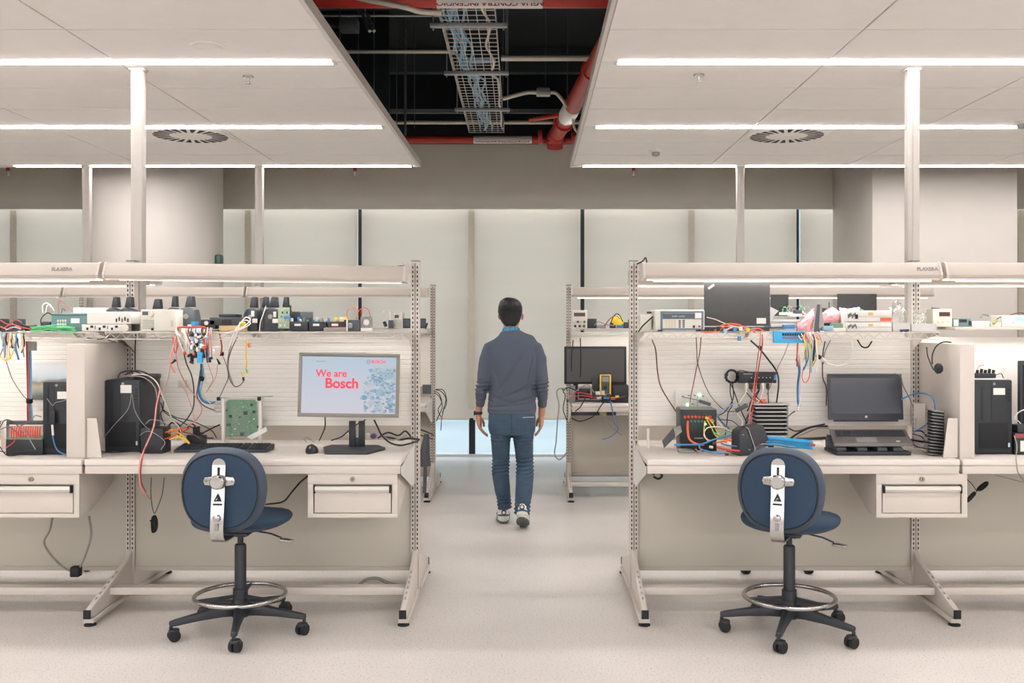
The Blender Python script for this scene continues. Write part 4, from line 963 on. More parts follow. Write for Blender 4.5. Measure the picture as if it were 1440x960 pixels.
# ---- monitor
Ym = 5.24
mc = at(491, 541.5, Ym)
t = thing('monitor', 'monitor with red company greeting on a pale blue screen', 'monitor', (mc.x, 5.28, ZW))
mw, mh = (561-420.5)*Ym/F/2, (587-497.5)*Ym/F/2
def mxf(): return Matrix.Translation(mc) @ Matrix.Rotation(R(1.0), 4, 'Y') @ Matrix.Rotation(R(3), 4, 'Z') @ Matrix.Rotation(R(-4), 4, 'X')
X_ = mxf()
def mpart(name, mb, mat, bevel=0, label=None, parent=t, smooth=40):
    mb.v = [X_ @ v for v in mb.v]; return part(parent, name, mb, mat, bevel, label, smooth=smooth)
m_mon = M('taupe monitor bezel', '7d776f', .4, var=.03)
fb = .013
bz = mpart('bezel', MB().box(-mw, mw, -.012, .012, mh-.016, mh).box(-mw, mw, -.012, .012, -mh, -mh+.020).box(-mw, -mw+.016, -.012, .012, -mh+.020, mh-.016).box(mw-.018, mw, -.012, .012, -mh+.020, mh-.016), m_mon, .002)
mpart('back_cover', MB().box(-mw+.003, mw-.003, .0125, .03, -mh+.003, mh-.003).box(-.12, .12, .0305, .06, -.1, .08), m_plas, .006)
def screen_mat(c, name, st=.72):
    m = M(name, c, .3, emit=st, var=.01); nt = m.node_tree; b = nt.nodes['Principled BSDF']
    for l in list(b.inputs['Base Color'].links): nt.links.remove(l)
    b.inputs['Base Color'].default_value = (.01, .01, .012, 1); return m
ms = bpy.data.materials.new('lit pale blue screen'); ms.use_nodes = True; nt = ms.node_tree; bs = nt.nodes['Principled BSDF']; tc = nt.nodes.new('ShaderNodeTexCoord'); sp = nt.nodes.new('ShaderNodeSeparateXYZ'); r_ = nt.nodes.new('ShaderNodeValToRGB')
r_.color_ramp.elements[0].color = lin('cfcbd6'); r_.color_ramp.elements[1].color = lin('b3c6d6'); nt.links.new(tc.outputs['Generated'], sp.inputs[0]); nt.links.new(sp.outputs['Z'], r_.inputs[0])
nt.links.new(r_.outputs[0], bs.inputs['Emission Color']); bs.inputs['Emission Strength'].default_value = .80; bs.inputs['Base Color'].default_value = lin('1c1e22'); bs.inputs['Roughness'].default_value = .3
sw_, sh_ = mw-.017, mh-.018
scr = mpart('screen', MB().box(-sw_, sw_, -.009, -.006, -sh_-.0, sh_), ms)
m_redl = M('lit red letters', 'c4283c', .4, emit=.75, var=.005)
def mtext(s, size, x, z, mat, bold=0, al='LEFT', name='lettering'):
    o = text(None, s, size, (0, 0, 0), FRONT, mat, name, align=al, bold=bold)
    o.data.transform(Matrix.Translation((x, -.0096, z))); o.data.transform(Matrix.Translation(-wloc(scr)) @ X_); o.parent = scr; return o
fx = lambda u: (u-142)/(1195-30)*2*sw_-sw_      # from the zoomed crop, 1309 px wide
mtext('We are', .052, -sw_+.148*2*sw_, sh_-.30*2*sh_, m_redl, .0012)
mtext('Bosch', .072, -sw_+.245*2*sw_, sh_-.475*2*sh_, m_redl, .0022)
mtext('BOSCH', .022, -sw_+.735*2*sw_, sh_-.085*2*sh_, m_redl, .0006)
m_lgrey = M('lit grey screen mark', '6f7884', .4, emit=.32)
lx, lz = -sw_+.703*2*sw_, sh_-.085*2*sh_
mb = MB(); mb.tube([(lx+.010*math.cos(a), -.0096, lz+.010*math.sin(a)) for a in [2*math.pi*i/24 for i in range(24)]], .0014, 5, closed=True)
mb.tube([(lx-.004, -.0096, lz-.007), (lx-.004, -.0096, lz+.007)], .0009, 5).tube([(lx+.004, -.0096, lz-.007), (lx+.004, -.0096, lz+.007)], .0009, 5).tube([(lx-.004, -.0096, lz), (lx+.004, -.0096, lz)], .0009, 5)
mpart('emblem', mb, m_lgrey, parent=scr)
mpart('small_print', MB().box(-sw_+.30*sw_, -sw_+.50*sw_, -.0098, -.0092, sh_-.185*sh_, sh_-.165*sh_), m_lgrey, parent=scr, smooth=0)
# collage of small pictures, flat on the screen
rnd = random.Random(11)
cols = [screen_mat(c, 'screen patch '+c, .62) for c in ('c3d6e2', '8fc0d8', 'adcbdc', '7ab2d0', 'd0d9e0', '5f7f95', '8694a0', 'a5b0b0', '3d5570')]
by = {}
for k in range(330):
    z = rnd.uniform(-sh_+.01, sh_*.62); fr = (z+sh_)/(2*sh_)
    lo = sw_*(.22+.25*abs(fr-.3)*2)
    x = lo+(sw_-.006-lo)*rnd.random()**.7; s = rnd.uniform(.012, .03) if k < 90 else rnd.uniform(.004, .013)
    ci = rnd.choices(range(9), (8, 6, 9, 5, 1, 0, 0, 0, 0))[0] if k < 90 else rnd.choices(range(9), (6, 4, 5, 4, 6, 3, 4, 3, 2))[0]
    if ci in (5, 6, 8): s *= .55
    n = rnd.randint(3, 6); ph = rnd.uniform(0, 6); d_ = -.0092-.00001*k
    pts = [(min(sw_-.002, x+s*rnd.uniform(.6, 1)*math.cos(ph+2*math.pi*i/n)), d_, min(sh_*.66, max(-sh_+.002, z+s*.7*rnd.uniform(.6, 1)*math.sin(ph+2*math.pi*i/n)))) for i in range(n)]
    by.setdefault(ci, MB()).add(pts, [tuple(range(n))])
for ci, mb in by.items():
    o = mpart('collage_patches', mb, cols[ci], parent=scr, smooth=0); o['kind'] = 'stuff'
mpart('brand_plate', MB().box(-.018, .018, -.0135, -.0122, -mh+.006, -mh+.013), m_mon, parent=t)
bx0 = at(497, 0, 5.3).x; 
part(t, 'stand_neck', MB().box(at(491, 0, 5.33).x, at(500, 0, 5.33).x, 5.32, 5.345, ZW+.015, 1.0).box(at(504.5, 0, 5.33).x, at(513, 0, 5.33).x, 5.32, 5.345, ZW+.015, 1.0).box(at(500, 0, 5.33).x, at(504.5, 0, 5.33).x, 5.325, 5.345, ZW+.015, .91), m_plas, .003)
part(t, 'stand_base', MB().prism([(at(453, 0, 5.3).x, 5.33), (at(457, 0, 5.14).x, 5.13), (at(517, 0, 5.12).x, 5.12), (at(540, 0, 5.25).x, 5.30), (at(532, 0, 5.4).x, 5.41), (at(465, 0, 5.4).x, 5.42)], 'z', ZW, ZW+.016), m_plas2, .004)
for k, (pts, r_, c, lb) in enumerate([([(457, 586, 5.34), (457, 600, 5.36), (452, 613, 5.4), (449, 619, 5.45)], .0035, 'black', 'black cable hanging from the left of the monitor to the desk back'),
    ([(514, 590, 5.35), (503, 596, 5.36), (492, 604, 5.38), (480, 614, 5.42), (466, 619, 5.46)], .0035, 'black', 'black cable passing through the monitor stand'),
    ([(526, 590, 5.36), (531, 600, 5.36), (537, 612, 5.34), (548, 622, 5.3), (562, 626, 5.25), (574, 624, 5.3), (588, 620, 5.4)], .005, 'black', 'thick black cable from the monitor curving right along the desk'),
    ([(531, 616, 5.44), (545, 608, 5.45), (560, 612, 5.44), (570, 606, 5.45), (578, 614, 5.44)], .005, 'black', 'thick black cord humped at the back right corner of the monitor desk'),
    ([(540, 614, 5.40), (552, 616, 5.40), (563, 618, 5.42), (575, 616, 5.44), (590, 618, 5.47)], .006, 'black', 'thick black cord along the back right corner of the monitor desk'),
    ([(536, 611, 5.42), (548, 618, 5.36), (560, 617, 5.38), (572, 612, 5.45)], .004, 'grey', 'grey cord crossing black cords right of the monitor stand')]): cable(pts, r_, W[c], lb)
for u_, mt2, lb in ((517, m_cream, 'small cream plug behind the monitor stand'), (526, M('purple plug', '5f4a68', .5), 'small purple plug behind the monitor stand'), (489, m_cream, 'small cream plug left of the monitor stand')):
    p = at(u_, 612, 5.46); solo('plug', MB().lathe([(.012, 0), (.016, .006), (.016, .03), (.010, .034)], (p.x, 5.43, p.z-.002), 14, 'y'), mt2, lb, 'plug')
sb('panel_light_strip', 'thin white plastic strip on the panel above the monitor', 'strip', PB(445, 515, 494, 5.525, .006, 0, 497.5), m_white, bevel=.001)
# ---- circuit board rack
Yr = 5.41
t = thing('circuit_board_rack', 'green circuit board in a clear frame behind the keyboard', 'circuit board', (at(341, 0, Yr).x, Yr, ZW))
r0, r1 = at(311, 0, Yr).x, at(370, 0, Yr).x; zt = at(0, 559, Yr).z
mb = MB()
oc = [(317, 565), (321, 562), (358, 562), (361, 566), (361, 608), (356, 614), (317, 614)]
part(t, 'circuit_board', MB().prism([(at(u, v, Yr).x, at(u, v, Yr).z) for u, v in oc], 'y', Yr+.006, Yr+.009), m_green)
for (u, v, s, mt2) in [(345, 580.5, .022, m_plas), (323.5, 585, .018, m_plas), (321, 597, .018, m_plas), (340, 610, .020, m_plas), (353.5, 569, .014, m_plas), (357, 579, .016, m_plas2), (318.5, 577, .012, m_plas), (319, 571, .012, m_grey), (337, 586.5, .010, m_plas), (363.5, 600, .014, m_plas),
      (330, 603, .008, m_paper), (336, 596, .008, m_alu), (350, 593, .007, m_alu), (326, 611, .007, m_paper), (332, 590, .006, m_alu), (347, 600, .006, m_alu), (341, 572, .007, m_alu), (357, 589, .007, m_paper)]:
    p = at(u, v, Yr); part(t, 'chip', MB().box(p.x-s/2, p.x+s/2, Yr+.0005, Yr+.0055, p.z-s/2.4, p.z+s/2.4), mt2, .0008)
for u in (314, 366): 
    p = at(u, 0, Yr); part(t, 'upright', MB().box(p.x-.009, p.x+.009, Yr-.006, Yr+.012, ZW, zt-.004), m_white, .002)
part(t, 'side_plate', MB().box(r0+.018, r0+.05, Yr-.012, Yr-.010, ZW+.02, zt-.02), m_glass)
part(t, 'front_plate', MB().box(at(327, 0, Yr).x, at(352, 0, Yr).x, Yr-.012, Yr-.010, at(0, 615, Yr).z, at(0, 575, Yr).z), m_glass)
part(t, 'top_rail', MB().box(r0-.01, r1+.004, Yr-.006, Yr+.006, zt-.003, zt+.004), m_alu, .001)
part(t, 'top_rod', MB().cyl((r0-.01, Yr-.016, zt+.002), at(384, 557, 5.48), .003, n=8), m_gal)
for u in (307.5, 364.5): p = at(u, 560.5, Yr-.01); part(t, 'corner_clamp', MB().cb(p, (.017, .02, .020)), m_rub, .002)
part(t, 'bottom_rail', MB().box(r0-.004, r1+.006, Yr-.008, Yr+.014, ZW, ZW+.02), m_white, .002)
for u in (309, 309): pass
for v in (567, 573, 578): part(t, 'connector', MB().cyl(at(302, v, Yr), at(311, v, Yr), .006, n=10), m_alu)
part(t, 'ribbon', MB().add([at(347, 614, 5.37), at(354, 618, 5.37), at(376, 606, 5.36), at(374, 600, 5.36), at(347, 614, 5.3715), at(354, 618, 5.3715), at(376, 606, 5.3615), at(374, 600, 5.3615)], [(0, 1, 2, 3), (4, 7, 6, 5), (0, 4, 5, 1), (1, 5, 6, 2), (2, 6, 7, 3), (3, 7, 4, 0)]), m_paper, label='white flat strip leaning across the corner')
p = at(381, 624, 5.3); solo('knob', MB().lathe([(.010, 0), (.0135, .003), (.0135, .016), (.008, .02)], (p.x, 5.3, ZW), 14), m_plas2, 'small black knob at the right end of the keyboard', 'knob')
# ---- cable pile on the left desk
pile = [([(222, 610, 5.2), (236, 607, 5.2), (252, 603, 5.24), (262, 601, 5.3)], .004, 'orange', 'orange test lead lying on the cable pile right of the tower'),
 ([(224, 618, 5.2), (236, 616, 5.18), (248, 611, 5.22), (266, 602, 5.3)], .004, 'red', 'red test lead on the cable pile right of the tower'),
 ([(226, 614, 5.21), (240, 604, 5.25), (256, 612, 5.22), (266, 622, 5.2)], .0028, 'yellow', 'upper yellow wire on the cable pile beside the keyboard'),
 ([(228, 606, 5.24), (244, 611, 5.22), (258, 616, 5.2), (267, 623, 5.2)], .0028, 'yellow', 'middle yellow wire on the cable pile beside the keyboard'),
 ([(238, 618, 5.18), (250, 614, 5.2), (260, 619, 5.2), (266, 624, 5.19)], .0028, 'yellow', 'lowest yellow wire on the cable pile beside the keyboard'),
 ([(232, 600, 5.3), (240, 592, 5.3), (250, 598, 5.28), (254, 610, 5.24), (246, 618, 5.2)], .0028, 'cream', 'cream wire looped over the cable pile beside the keyboard'),
 ([(235, 602, 5.32), (242, 594, 5.33), (252, 598, 5.32), (252, 612, 5.28)], .005, 'black', 'black ring of cable behind the yellow wires'),
 ([(226, 566, 5.36), (232, 580, 5.36), (250, 590, 5.38), (268, 600, 5.42), (286, 610, 5.44)], .0028, 'black', 'black cable sloping from tower side towards the circuit rack'),
 ([(228, 575, 5.36), (246, 586, 5.38), (270, 592, 5.42), (296, 604, 5.45), (305, 616, 5.44)], .0028, 'black', 'second black cable sloping down towards the circuit rack'),
 ([(225, 556, 5.36), (230, 560, 5.33), (229, 575, 5.33), (226, 584, 5.34), (236, 606, 5.28)], .003, 'black', 'black cable beside the right edge of the tower'),
 ([(262, 605, 5.4), (268, 596, 5.42), (276, 600, 5.42), (286, 614, 5.38), (300, 616, 5.38)], .004, 'black', 'black cable arching above the keyboard'),
 ([(280, 612, 5.4), (290, 606, 5.42), (302, 600, 5.43), (309, 597, 5.42)], .004, 'black', 'black cable reaching the left foot of the circuit rack'),
 ([(205, 596, 5.16), (212, 590, 5.16), (226, 592, 5.16), (236, 598, 5.2)], .0025, 'grey', 'grey cable over the small black box computer'),
 ([(196, 612, 5.12), (208, 606, 5.12), (222, 612, 5.12), (232, 622, 5.12), (226, 632, 5.12)], .002, 'grey', 'thin grey wire looped before the small black box computer'),
 ([(140, 634, 5.15), (160, 636, 5.14), (190, 634, 5.13), (215, 637, 5.12)], .003, 'black', 'black cable along the base of the left desk tower'),
 ([(250, 596, 5.34), (256, 606, 5.3), (270, 610, 5.36), (282, 617, 5.37)], .003, 'maroon', 'dark red wire in the cable pile behind the keyboard')]
for pts, r_, c, lb in pile: cable(pts, r_, W[c], lb)
sb('power_adapter', 'black power adapter standing behind the keyboard', 'power adapter', PB(271, 279, 600, 5.40, .03, ZW), m_rub)
sb('power_adapter', 'low black adapter lying behind the keyboard left of the circuit rack', 'power adapter', PB(262, 288, 612, 5.385, .04, ZW), m_plas)
# ---- red and pink long leads crossing the left desk front
cable([(225, 548, 5.15), (220, 570, 5.12), (216, 600, 5.08), (203, 632, 4.97), (197, 650, 4.92), (196, 672, 4.92), (200, 690, 4.95), (207, 697, 5.0), (212, 702, 5.2)], .0042, W['pink'], 'pink lead hanging over the front edge of the left desk')
cable([(224, 556, 5.16), (220, 575, 5.13), (215, 602, 5.085), (204, 630, 4.975), (199, 650, 4.928), (198, 675, 4.93), (205, 692, 4.97)], .003, W['maroon'], 'dark red lead beside the pink lead over the front desk edge')
# ---- upper hanging wires, left bench
hang = [
 ([(248, 470, 5.14), (245, 484, 5.13), (241, 498, 5.12), (240, 512, 5.12), (246, 524, 5.13)], .005, 'pink', 'thick pink strap hanging left of the wire bundle'),
 ([(249, 474, 5.14), (248, 500, 5.14), (252, 520, 5.2), (262, 540, 5.3), (274, 556, 5.35), (284, 575, 5.4), (276, 590, 5.4), (262, 600, 5.36)], .003, 'pink', 'pink wire sweeping from the shelf down to the cable pile'),
 ([(246, 470, 5.14), (250, 486, 5.14), (246, 496, 5.13), (244, 486, 5.13), (243, 474, 5.14)], .003, 'red', 'red loop hanging from the shelf edge left of the bundle'),
 ([(256, 485, 5.3), (262, 510, 5.4), (270, 530, 5.44), (273, 555, 5.45), (271, 575, 5.42), (262, 590, 5.4), (254, 598, 5.34)], .0035, 'black', 'long black cable hanging down the left panel to the cable pile'),
 ([(240, 510, 5.12), (238, 525, 5.15), (234, 540, 5.2), (228, 555, 5.18)], .0018, 'pink', 'thin pink wire sagging from the thick pink strap'),
 ([(252, 536, 5.45), (262, 552, 5.44), (270, 575, 5.42), (276, 600, 5.38)], .0018, 'pink', 'thin pink wire running down right of the black cable'),
 ([(309, 470, 5.2), (312, 488, 5.3), (310, 500, 5.34)], .004, 'orange', 'tan orange lead hanging from the shelf by a black clip'),
 ([(312, 498, 5.35), (318, 512, 5.42), (321, 530, 5.45), (315, 545, 5.45), (309, 558, 5.42)], .0022, 'brown', 'thin brown wire from the tan lead down to the circuit rack'),
 ([(306, 512, 5.3), (304, 528, 5.35), (297, 542, 5.4), (291, 550, 5.42)], .0016, 'pink', 'thin pink wire hanging under the black clip'),
 ([(334, 474, 5.15), (326, 490, 5.3), (321, 508, 5.4), (322, 530, 5.45), (330, 543, 5.45), (338, 541, 5.45), (343, 535, 5.44)], .0028, 'brown', 'brown cable looping below the shelf to the yellow-tipped lead'),
 ([(331, 474, 5.15), (323, 492, 5.3), (320, 512, 5.4), (322, 524, 5.45), (328, 540, 5.45)], .0028, 'grey', 'grey cable beside the brown loop'),
 ([(346, 478, 5.14), (346, 496, 5.14), (347, 512, 5.16), (346, 520, 5.2)], .0032, 'yellow', 'yellow lead hanging straight down from the shelf'),
 ([(283, 512, 5.2), (283, 530, 5.3), (279, 548, 5.36), (284, 562, 5.4), (294, 567, 5.42), (303, 565, 5.42)], .006, 'blue', 'thick blue cable hanging from the bundle to the circuit rack'),
 ([(285, 512, 5.2), (286, 532, 5.3), (282, 550, 5.36), (287, 562, 5.4), (299, 565, 5.42)], .004, 'lblue', 'pale blue cable beside the thick blue one'),
 ([(282, 520, 5.24), (279, 540, 5.33), (277, 556, 5.38), (284, 568, 5.4), (294, 574, 5.41), (303, 577, 5.42)], .003, 'brown', 'brown wire running along the blue cable to the circuit rack'),
 ([(286, 515, 5.2), (290, 535, 5.3), (296, 548, 5.4), (304, 552, 5.44)], .0018, 'cream', 'cream wire curving right from the blue cable'),
 ([(283, 530, 5.3), (284, 546, 5.35), (290, 560, 5.4), (298, 570, 5.42)], .003, 'cream', 'thicker cream wire hugging the blue cable'),
 ([(292, 508, 5.16), (296, 522, 5.2), (299, 534, 5.3), (290, 552, 5.4)], .0016, 'pink', 'thin pink wire swinging under the orange clips')]
for pts, r_, c, lb in hang: cable(pts, r_, W[c], lb)
solo('cable_tie', MB().cyl(at(284, 530, 5.285), at(284, 533.5, 5.3), .0125, n=12), m_rub, 'black strap around the thick blue cable', 'strap')
for p0, p1, lb in (((240, 512), (247, 506), 'small black clip on the thick pink strap'), ((305, 504), (309, 512), 'black crocodile clip pair under the tan lead')): solo('clip', MB().tube([at(*p0, 5.12 if p0[0] < 300 else 5.3), at(*p1, 5.12 if p0[0] < 300 else 5.3)], [.003, .007], 6), m_rub, lb, 'clip')
sb('cable_joint', 'small black joint on the tan lead', 'connector', PB(310, 314, 495, 5.33, .012, 0, 500), m_rub)
sb('connector_block', 'cream connector on the panel left of the black cable', 'connector', PB(250, 262, 534, 5.5, .012, 0, 545), m_cream)
for k, (u, v, c, lb) in enumerate(((349, 483, 'orange', 'orange sleeve on the yellow lead'), (347, 519, 'green', 'green clip at the end of the yellow lead'), (341, 523, 'yellow', 'yellow cap beside the green clip'), (342, 530, 'black', 'black and white probe tip below the yellow cap'))):
    solo('connector', MB().tube([at(u, v, 5.14), at(u+2-k*.5, v+5, 5.14)], .006, 8), W[c], lb, 'connector')
# bundle of jumper leads hanging off the shelf edge at u 250-300
rnd = random.Random(5)
bc = [('white', 12, 250, 290), ('cream', 7, 256, 296), ('blue', 4, 270, 298), ('lblue', 3, 268, 296), ('black', 9, 262, 296), ('orange', 3, 286, 304), ('pink', 3, 284, 300), ('maroon', 3, 262, 280)]
for c, n, ua, ub in bc:
    for k in range(n):
        u = rnd.uniform(ua, ub); ue = 283+(u-278)*.5+rnd.uniform(-5, 5) if c not in ('white', 'cream') else rnd.uniform(258, 290)
        vb_ = rnd.uniform(492, 510)
        solo('jumper_lead', MB().tube(smooth_path([at(u, 464, 5.28), at(u-1, 461, 5.2), at(u-2, 467, 5.125), at((u+ue)/2-2, 482, 5.11+.02*rnd.random()), at(ue, vb_, 5.13+.03*rnd.random())], 4), rnd.uniform(.0028, .0042), 6), W[c],
             '%s jumper lead in the tangle hanging off the left shelf' % dict(white='white', cream='cream', blue='blue', lblue='pale blue', black='black', orange='orange', pink='pink', maroon='dark red')[c], 'cable', c+' leads of the hanging tangle', smooth=80)
for k in range(58):
    u = 262+rnd.gauss(15, 10); v = rnd.uniform(470, 510); c = rnd.choices(['white', 'blue', 'lblue', 'black', 'orange', 'skyblue'], (10, 1.5, 2, 6, 1, .3))[0] if v < 495 else rnd.choices(['black', 'skyblue', 'blue', 'orange'], (7, .7, 1, 1.5))[0]
    p = at(u, v, 5.09+.03*rnd.random()); mb = MB(); mb.m = Matrix.Translation(p) @ Euler((rnd.uniform(-1, 1), rnd.uniform(-1.5, 1.5), rnd.uniform(-1, 1))).to_matrix().to_4x4(); mb.box(-.006, .006, -.005, .005, -.011, .011)
    solo('connector', mb, W[c], '%s connector in the tangle hanging off the left shelf' % dict(white='white', blue='blue', lblue='pale blue', black='black', orange='orange', skyblue='bright blue')[c], 'connector', c+' connectors of the hanging tangle', bevel=.0015)
sb('adapter', 'bright blue adapter hanging at the foot of the tangle', 'adapter', PB(277, 284, 495, 5.08, .02, 0, 510), W['skyblue'])
cable([(250, 463, 5.2), (252, 460, 5.12), (268, 460, 5.11), (286, 460, 5.12), (289, 463, 5.18)], .006, W['red'], 'thick red lead lying along the shelf edge above the tangle')
for u0_, du in ((300, 0), (304, 4)):
    cable([(318+du, 469, 5.14), (330+du, 465, 5.12), (344+du, 458, 5.12), (352, 450+du, 5.13), (346, 446+du, 5.14), (338, 454, 5.14), (330+du, 466, 5.14), (322+du, 486, 5.14)], .0032, W['white'], 'white cable loop poking over the shelf edge, %s' % ('upper strand' if du else 'lower strand'))
solo('connector', MB().tube([at(337, 455, 5.16), at(345, 455, 5.16)], .010, 8), W['yellow'], 'yellow connector block at the white loop on the left shelf', 'connector')

# ---- LEFT SHELF
def shelf_y(v): return 5.2
# teal device with vent, beige box, white instrument, port unit, lens, power supply
b = PB(72, 122, 443, 5.24, .2, ZS); t = T('test_device', 'teal instrument with white vent window on the left shelf', 'instrument', b)
m_te = M('dusty teal case', '5e7d80', .5); pbox(t, 'case', b, m_te, .003)
pbox(t, 'lid', [b[0]-.004, b[1]+.004, b[2]-.004, b[3], b[5]+.0006, b[5]+.010], m_te, .002)
for i in range(4):
    for j in range(3): pbox(t, 'vent', front(b, .17+.07*i, .215+.07*i, .18+.2*j, .32+.2*j), m_cream, 0)
pbox(t, 'label_plate', front(b, .56, .80, .50, .80), m_paper, 0)
sb('box', 'long beige box behind the teal instrument', 'box', PB(103, 186, 432.5, 5.46, .08, ZS), m_cream)
b = PB(115, 170, 456, 5.17, .14, ZS); t = T('port_unit', 'white unit with many black ports under the slim instrument', 'instrument', b); pbox(t, 'case', b, m_white)
for i in range(8): pbox(t, 'port', front(b, .12+.105*i, .12+.105*i+(.05, .07, .035)[i % 3], (.18, .5, .3)[i % 3], (.55, .85, .8)[i % 3]), (m_slot, m_plas, m_grey)[i % 3], 0)
b = PB(122, 184, 438, 5.19, .16, 0, 455.4); t = T('instrument', 'slim white instrument lying on the port unit', 'instrument', b); pbox(t, 'case', b, m_white, .004)
for i in range(5): pbox(t, 'jack', front(b, .66+.065*i, .69+.065*i, .15+.1*(i % 2), .45+.12*(i % 2)), (m_slot, m_plas, W['maroon'])[i % 3], 0)
part(T('lens', 'round cream lens on the left shelf beside the port unit', 'lens', PB(170, 180, 455, 5.16, .03, ZS)) , 'barrel', MB().cyl(at(175, 461, 5.155), at(175, 461, 5.20), .021, n=24), m_cream, .002)
b = PB(198, 248, 435, 5.17, .17, ZS); b[1] = at(247, 0, 5.17).x
t = T('power_supply', 'white box power supply with slatted front right of the post on the left shelf', 'power supply', b); pbox(t, 'case', b, m_cream, .003)
for i in range(6): pbox(t, 'vent_slot', front(b, .04, .38, .12+.075*i, .145+.075*i), m_grey, 0)
pbox(t, 'display', front(b, .05, .21, .74, .90), m_lcd, 0); part(t, 'knob', MB().lathe([(.013, 0), (.013, -.008), (.009, -.011)], (b[0]+.3*(b[1]-b[0]), b[2]-.0005, b[4]+.78*(b[5]-b[4])), 18, 'y'), m_cream)
pbox(t, 'socket', front(b, .30, .37, .05, .16), m_slot, 0)
for i in range(5): pbox(t, 'print_line', front(b, .86, .93, .22+.06*i, .245+.06*i, .0008), m_grey, 0)
# black tapered brackets
def bracket(u0, u1, vt, Y, label, lean=.25, mat=m_plas2):
    x0, x1 = at(u0, 0, Y).x, at(u1, 0, Y).x; zt = at(0, vt, Y).z; w_ = x1-x0; h_ = zt-ZS
    t = thing('moulded_bracket', label, 'bracket', ((x0+x1)/2, Y, ZS), 'black moulded brackets')
    part(t, 'body', MB().prism([(x0, ZS), (x0+w_*.02, ZS+h_*.35), (x0+w_*.18, ZS+h_*.62), (x0+w_*.45, ZS+h_*.68), (x0+w_*.9, ZS+h_*.62), (x1, ZS+h_*.30), (x1, ZS)], 'y', Y, Y+.11), mat, .008)
    part(t, 'arm', MB().prism([(x0+w_*.38, ZS+h_*.69), (x0+w_*.50, zt-.004), (x0+w_*.56, zt), (x0+w_*.78, zt), (x0+w_*.84, ZS+h_*.69)], 'y', Y+.03, Y+.075), m_plas, .003)
    part(t, 'boss', MB().cyl((x0+w_*.55, Y-.004, ZS+h_*.42), (x0+w_*.55, Y-.0002, ZS+h_*.42), w_*.13, n=16), m_grey)
    part(t, 'rib', MB().tube(smooth_path([(x0+w_*.12, Y-.004, ZS+h_*.1), (x0+w_*.18, Y-.004, ZS+h_*.5), (x0+w_*.4, Y-.004, ZS+h_*.64)], 4), .0035, 6), m_dgrey)
    return t
bracket(145, 166, 417, 5.34, 'black moulded bracket, first from the left above the slim white instrument')
bracket(163, 186, 417, 5.36, 'black moulded bracket, second from the left above the slim white instrument')
bracket(201, 227, 420, 5.40, 'low black bracket showing behind the white power supply')
bracket(231, 248, 416, 5.40, 'black bracket just behind the right end of the white power supply')
bracket(246, 274, 416, 5.28, 'large grey black bracket right of the white power supply', mat=M('worn grey black plastic', '44494c', .45, var=.25, scale=12))
bracket(340, 362, 417, 5.24, 'black bracket, leftmost of four beside the white loop')
bracket(358, 378, 417, 5.36, 'black bracket, second of four beside the white loop')
bracket(366, 392, 417, 5.22, 'largest black bracket, third of four, white cable on its left side')
bracket(388, 406, 417, 5.36, 'black bracket, rightmost of four, behind the clear circuit board')
for k, (u, v, w_, h_, lb) in enumerate(((355, 437, 4, 8, 'upper white clip'), (386, 438, 4, 8, 'tall white clip'), (358, 448, 7, 6, 'white tag'), (387, 448, 8, 6, 'lower white tag'))):
    sb('clip', lb+' on the %s black bracket' % ('first', 'third', 'first', 'third')[k], 'clip', PB(u-w_/2, u+w_/2, v, 5.20, .010, 0, v+h_), m_white)
cable([(374, 430, 5.2), (370, 442, 5.19), (366, 454, 5.19), (365, 466, 5.18)], .0022, W['white'], 'white cable along the left edge of the largest black bracket')
# small electronics between
b = PB(308, 345, 458, 5.2, .14, ZS); sb('box', 'flat tan box under the flat black device', 'box', b, M('tan card', 'c4a878', .7))
b = PB(294, 346, 446, 5.2, .16, 0, 457.5); t = T('device', 'flat black device lying on the tan box', 'device', b); pbox(t, 'case', b, m_plas2, .005); pbox(t, 'recess', front(b, .35, .62, .1, .7), m_slot, 0); pbox(t, 'cover', [b[0]+.04, b[1]-.06, b[2]+.03, b[3]-.02, b[5]+.0006, b[5]+.018], m_plas, .005)
b = PB(282, 303, 449, 5.2, .07, ZS+.012); t = T('motor', 'small black motor with cream shaft left of the flat black device', 'motor', b); pbox(t, 'housing', b, m_plas, .006); part(t, 'shaft', MB().cyl(at(290, 454, 5.199), at(290, 454, 5.185), .011), m_cream)
sb('circuit_board', 'thin populated circuit board under the small black motor', 'circuit board', [at(262, 0, 5.2).x, at(306, 0, 5.2).x, 5.16, 5.28, ZS, ZS+.010], m_green)
for k, (u, v, c) in enumerate(((271, 452, 'skyblue'), (276, 452, 'blue'), (266, 456, 'white'), (274, 459, 'yellow'), (270, 459, 'white'))): sb('component', '%s component on the left shelf beside the small black motor, %s' % (c if c != 'skyblue' else 'bright blue', ('highest', 'right', 'left', 'lowest', 'low centre')[k]), 'component', PB(u-2.5, u+2.5, v, 5.18+.002*k, .015, 0, v+6), W[c])
b = PB(391, 407, 432, 5.2, .006, ZS+.015); t = T('circuit_board', 'pale green board standing upright on the left shelf', 'circuit board', b); pbox(t, 'board', b, M('pale green board', '9aa68a', .4, var=.2, scale=80), .001)
for i in range(7): pbox(t, 'component', front(b, .15+.1*i, .25+.1*i, (.1, .5, .7, .3)[i % 4], (.2, .6, .8, .42)[i % 4], .004), (m_paper, W['blue'], m_plas, m_alu)[i % 4], 0)
sb('connector_block', 'blue connector crossing the upright pale green board', 'connector', PB(399, 408, 444, 5.185, .010, 0, 448), W['blue'])
solo('antenna', MB().cyl(at(408.5, 447, 5.22), at(408.5, 429, 5.22), .0045, n=8), m_plas, 'short black antenna right of the upright board', 'antenna')
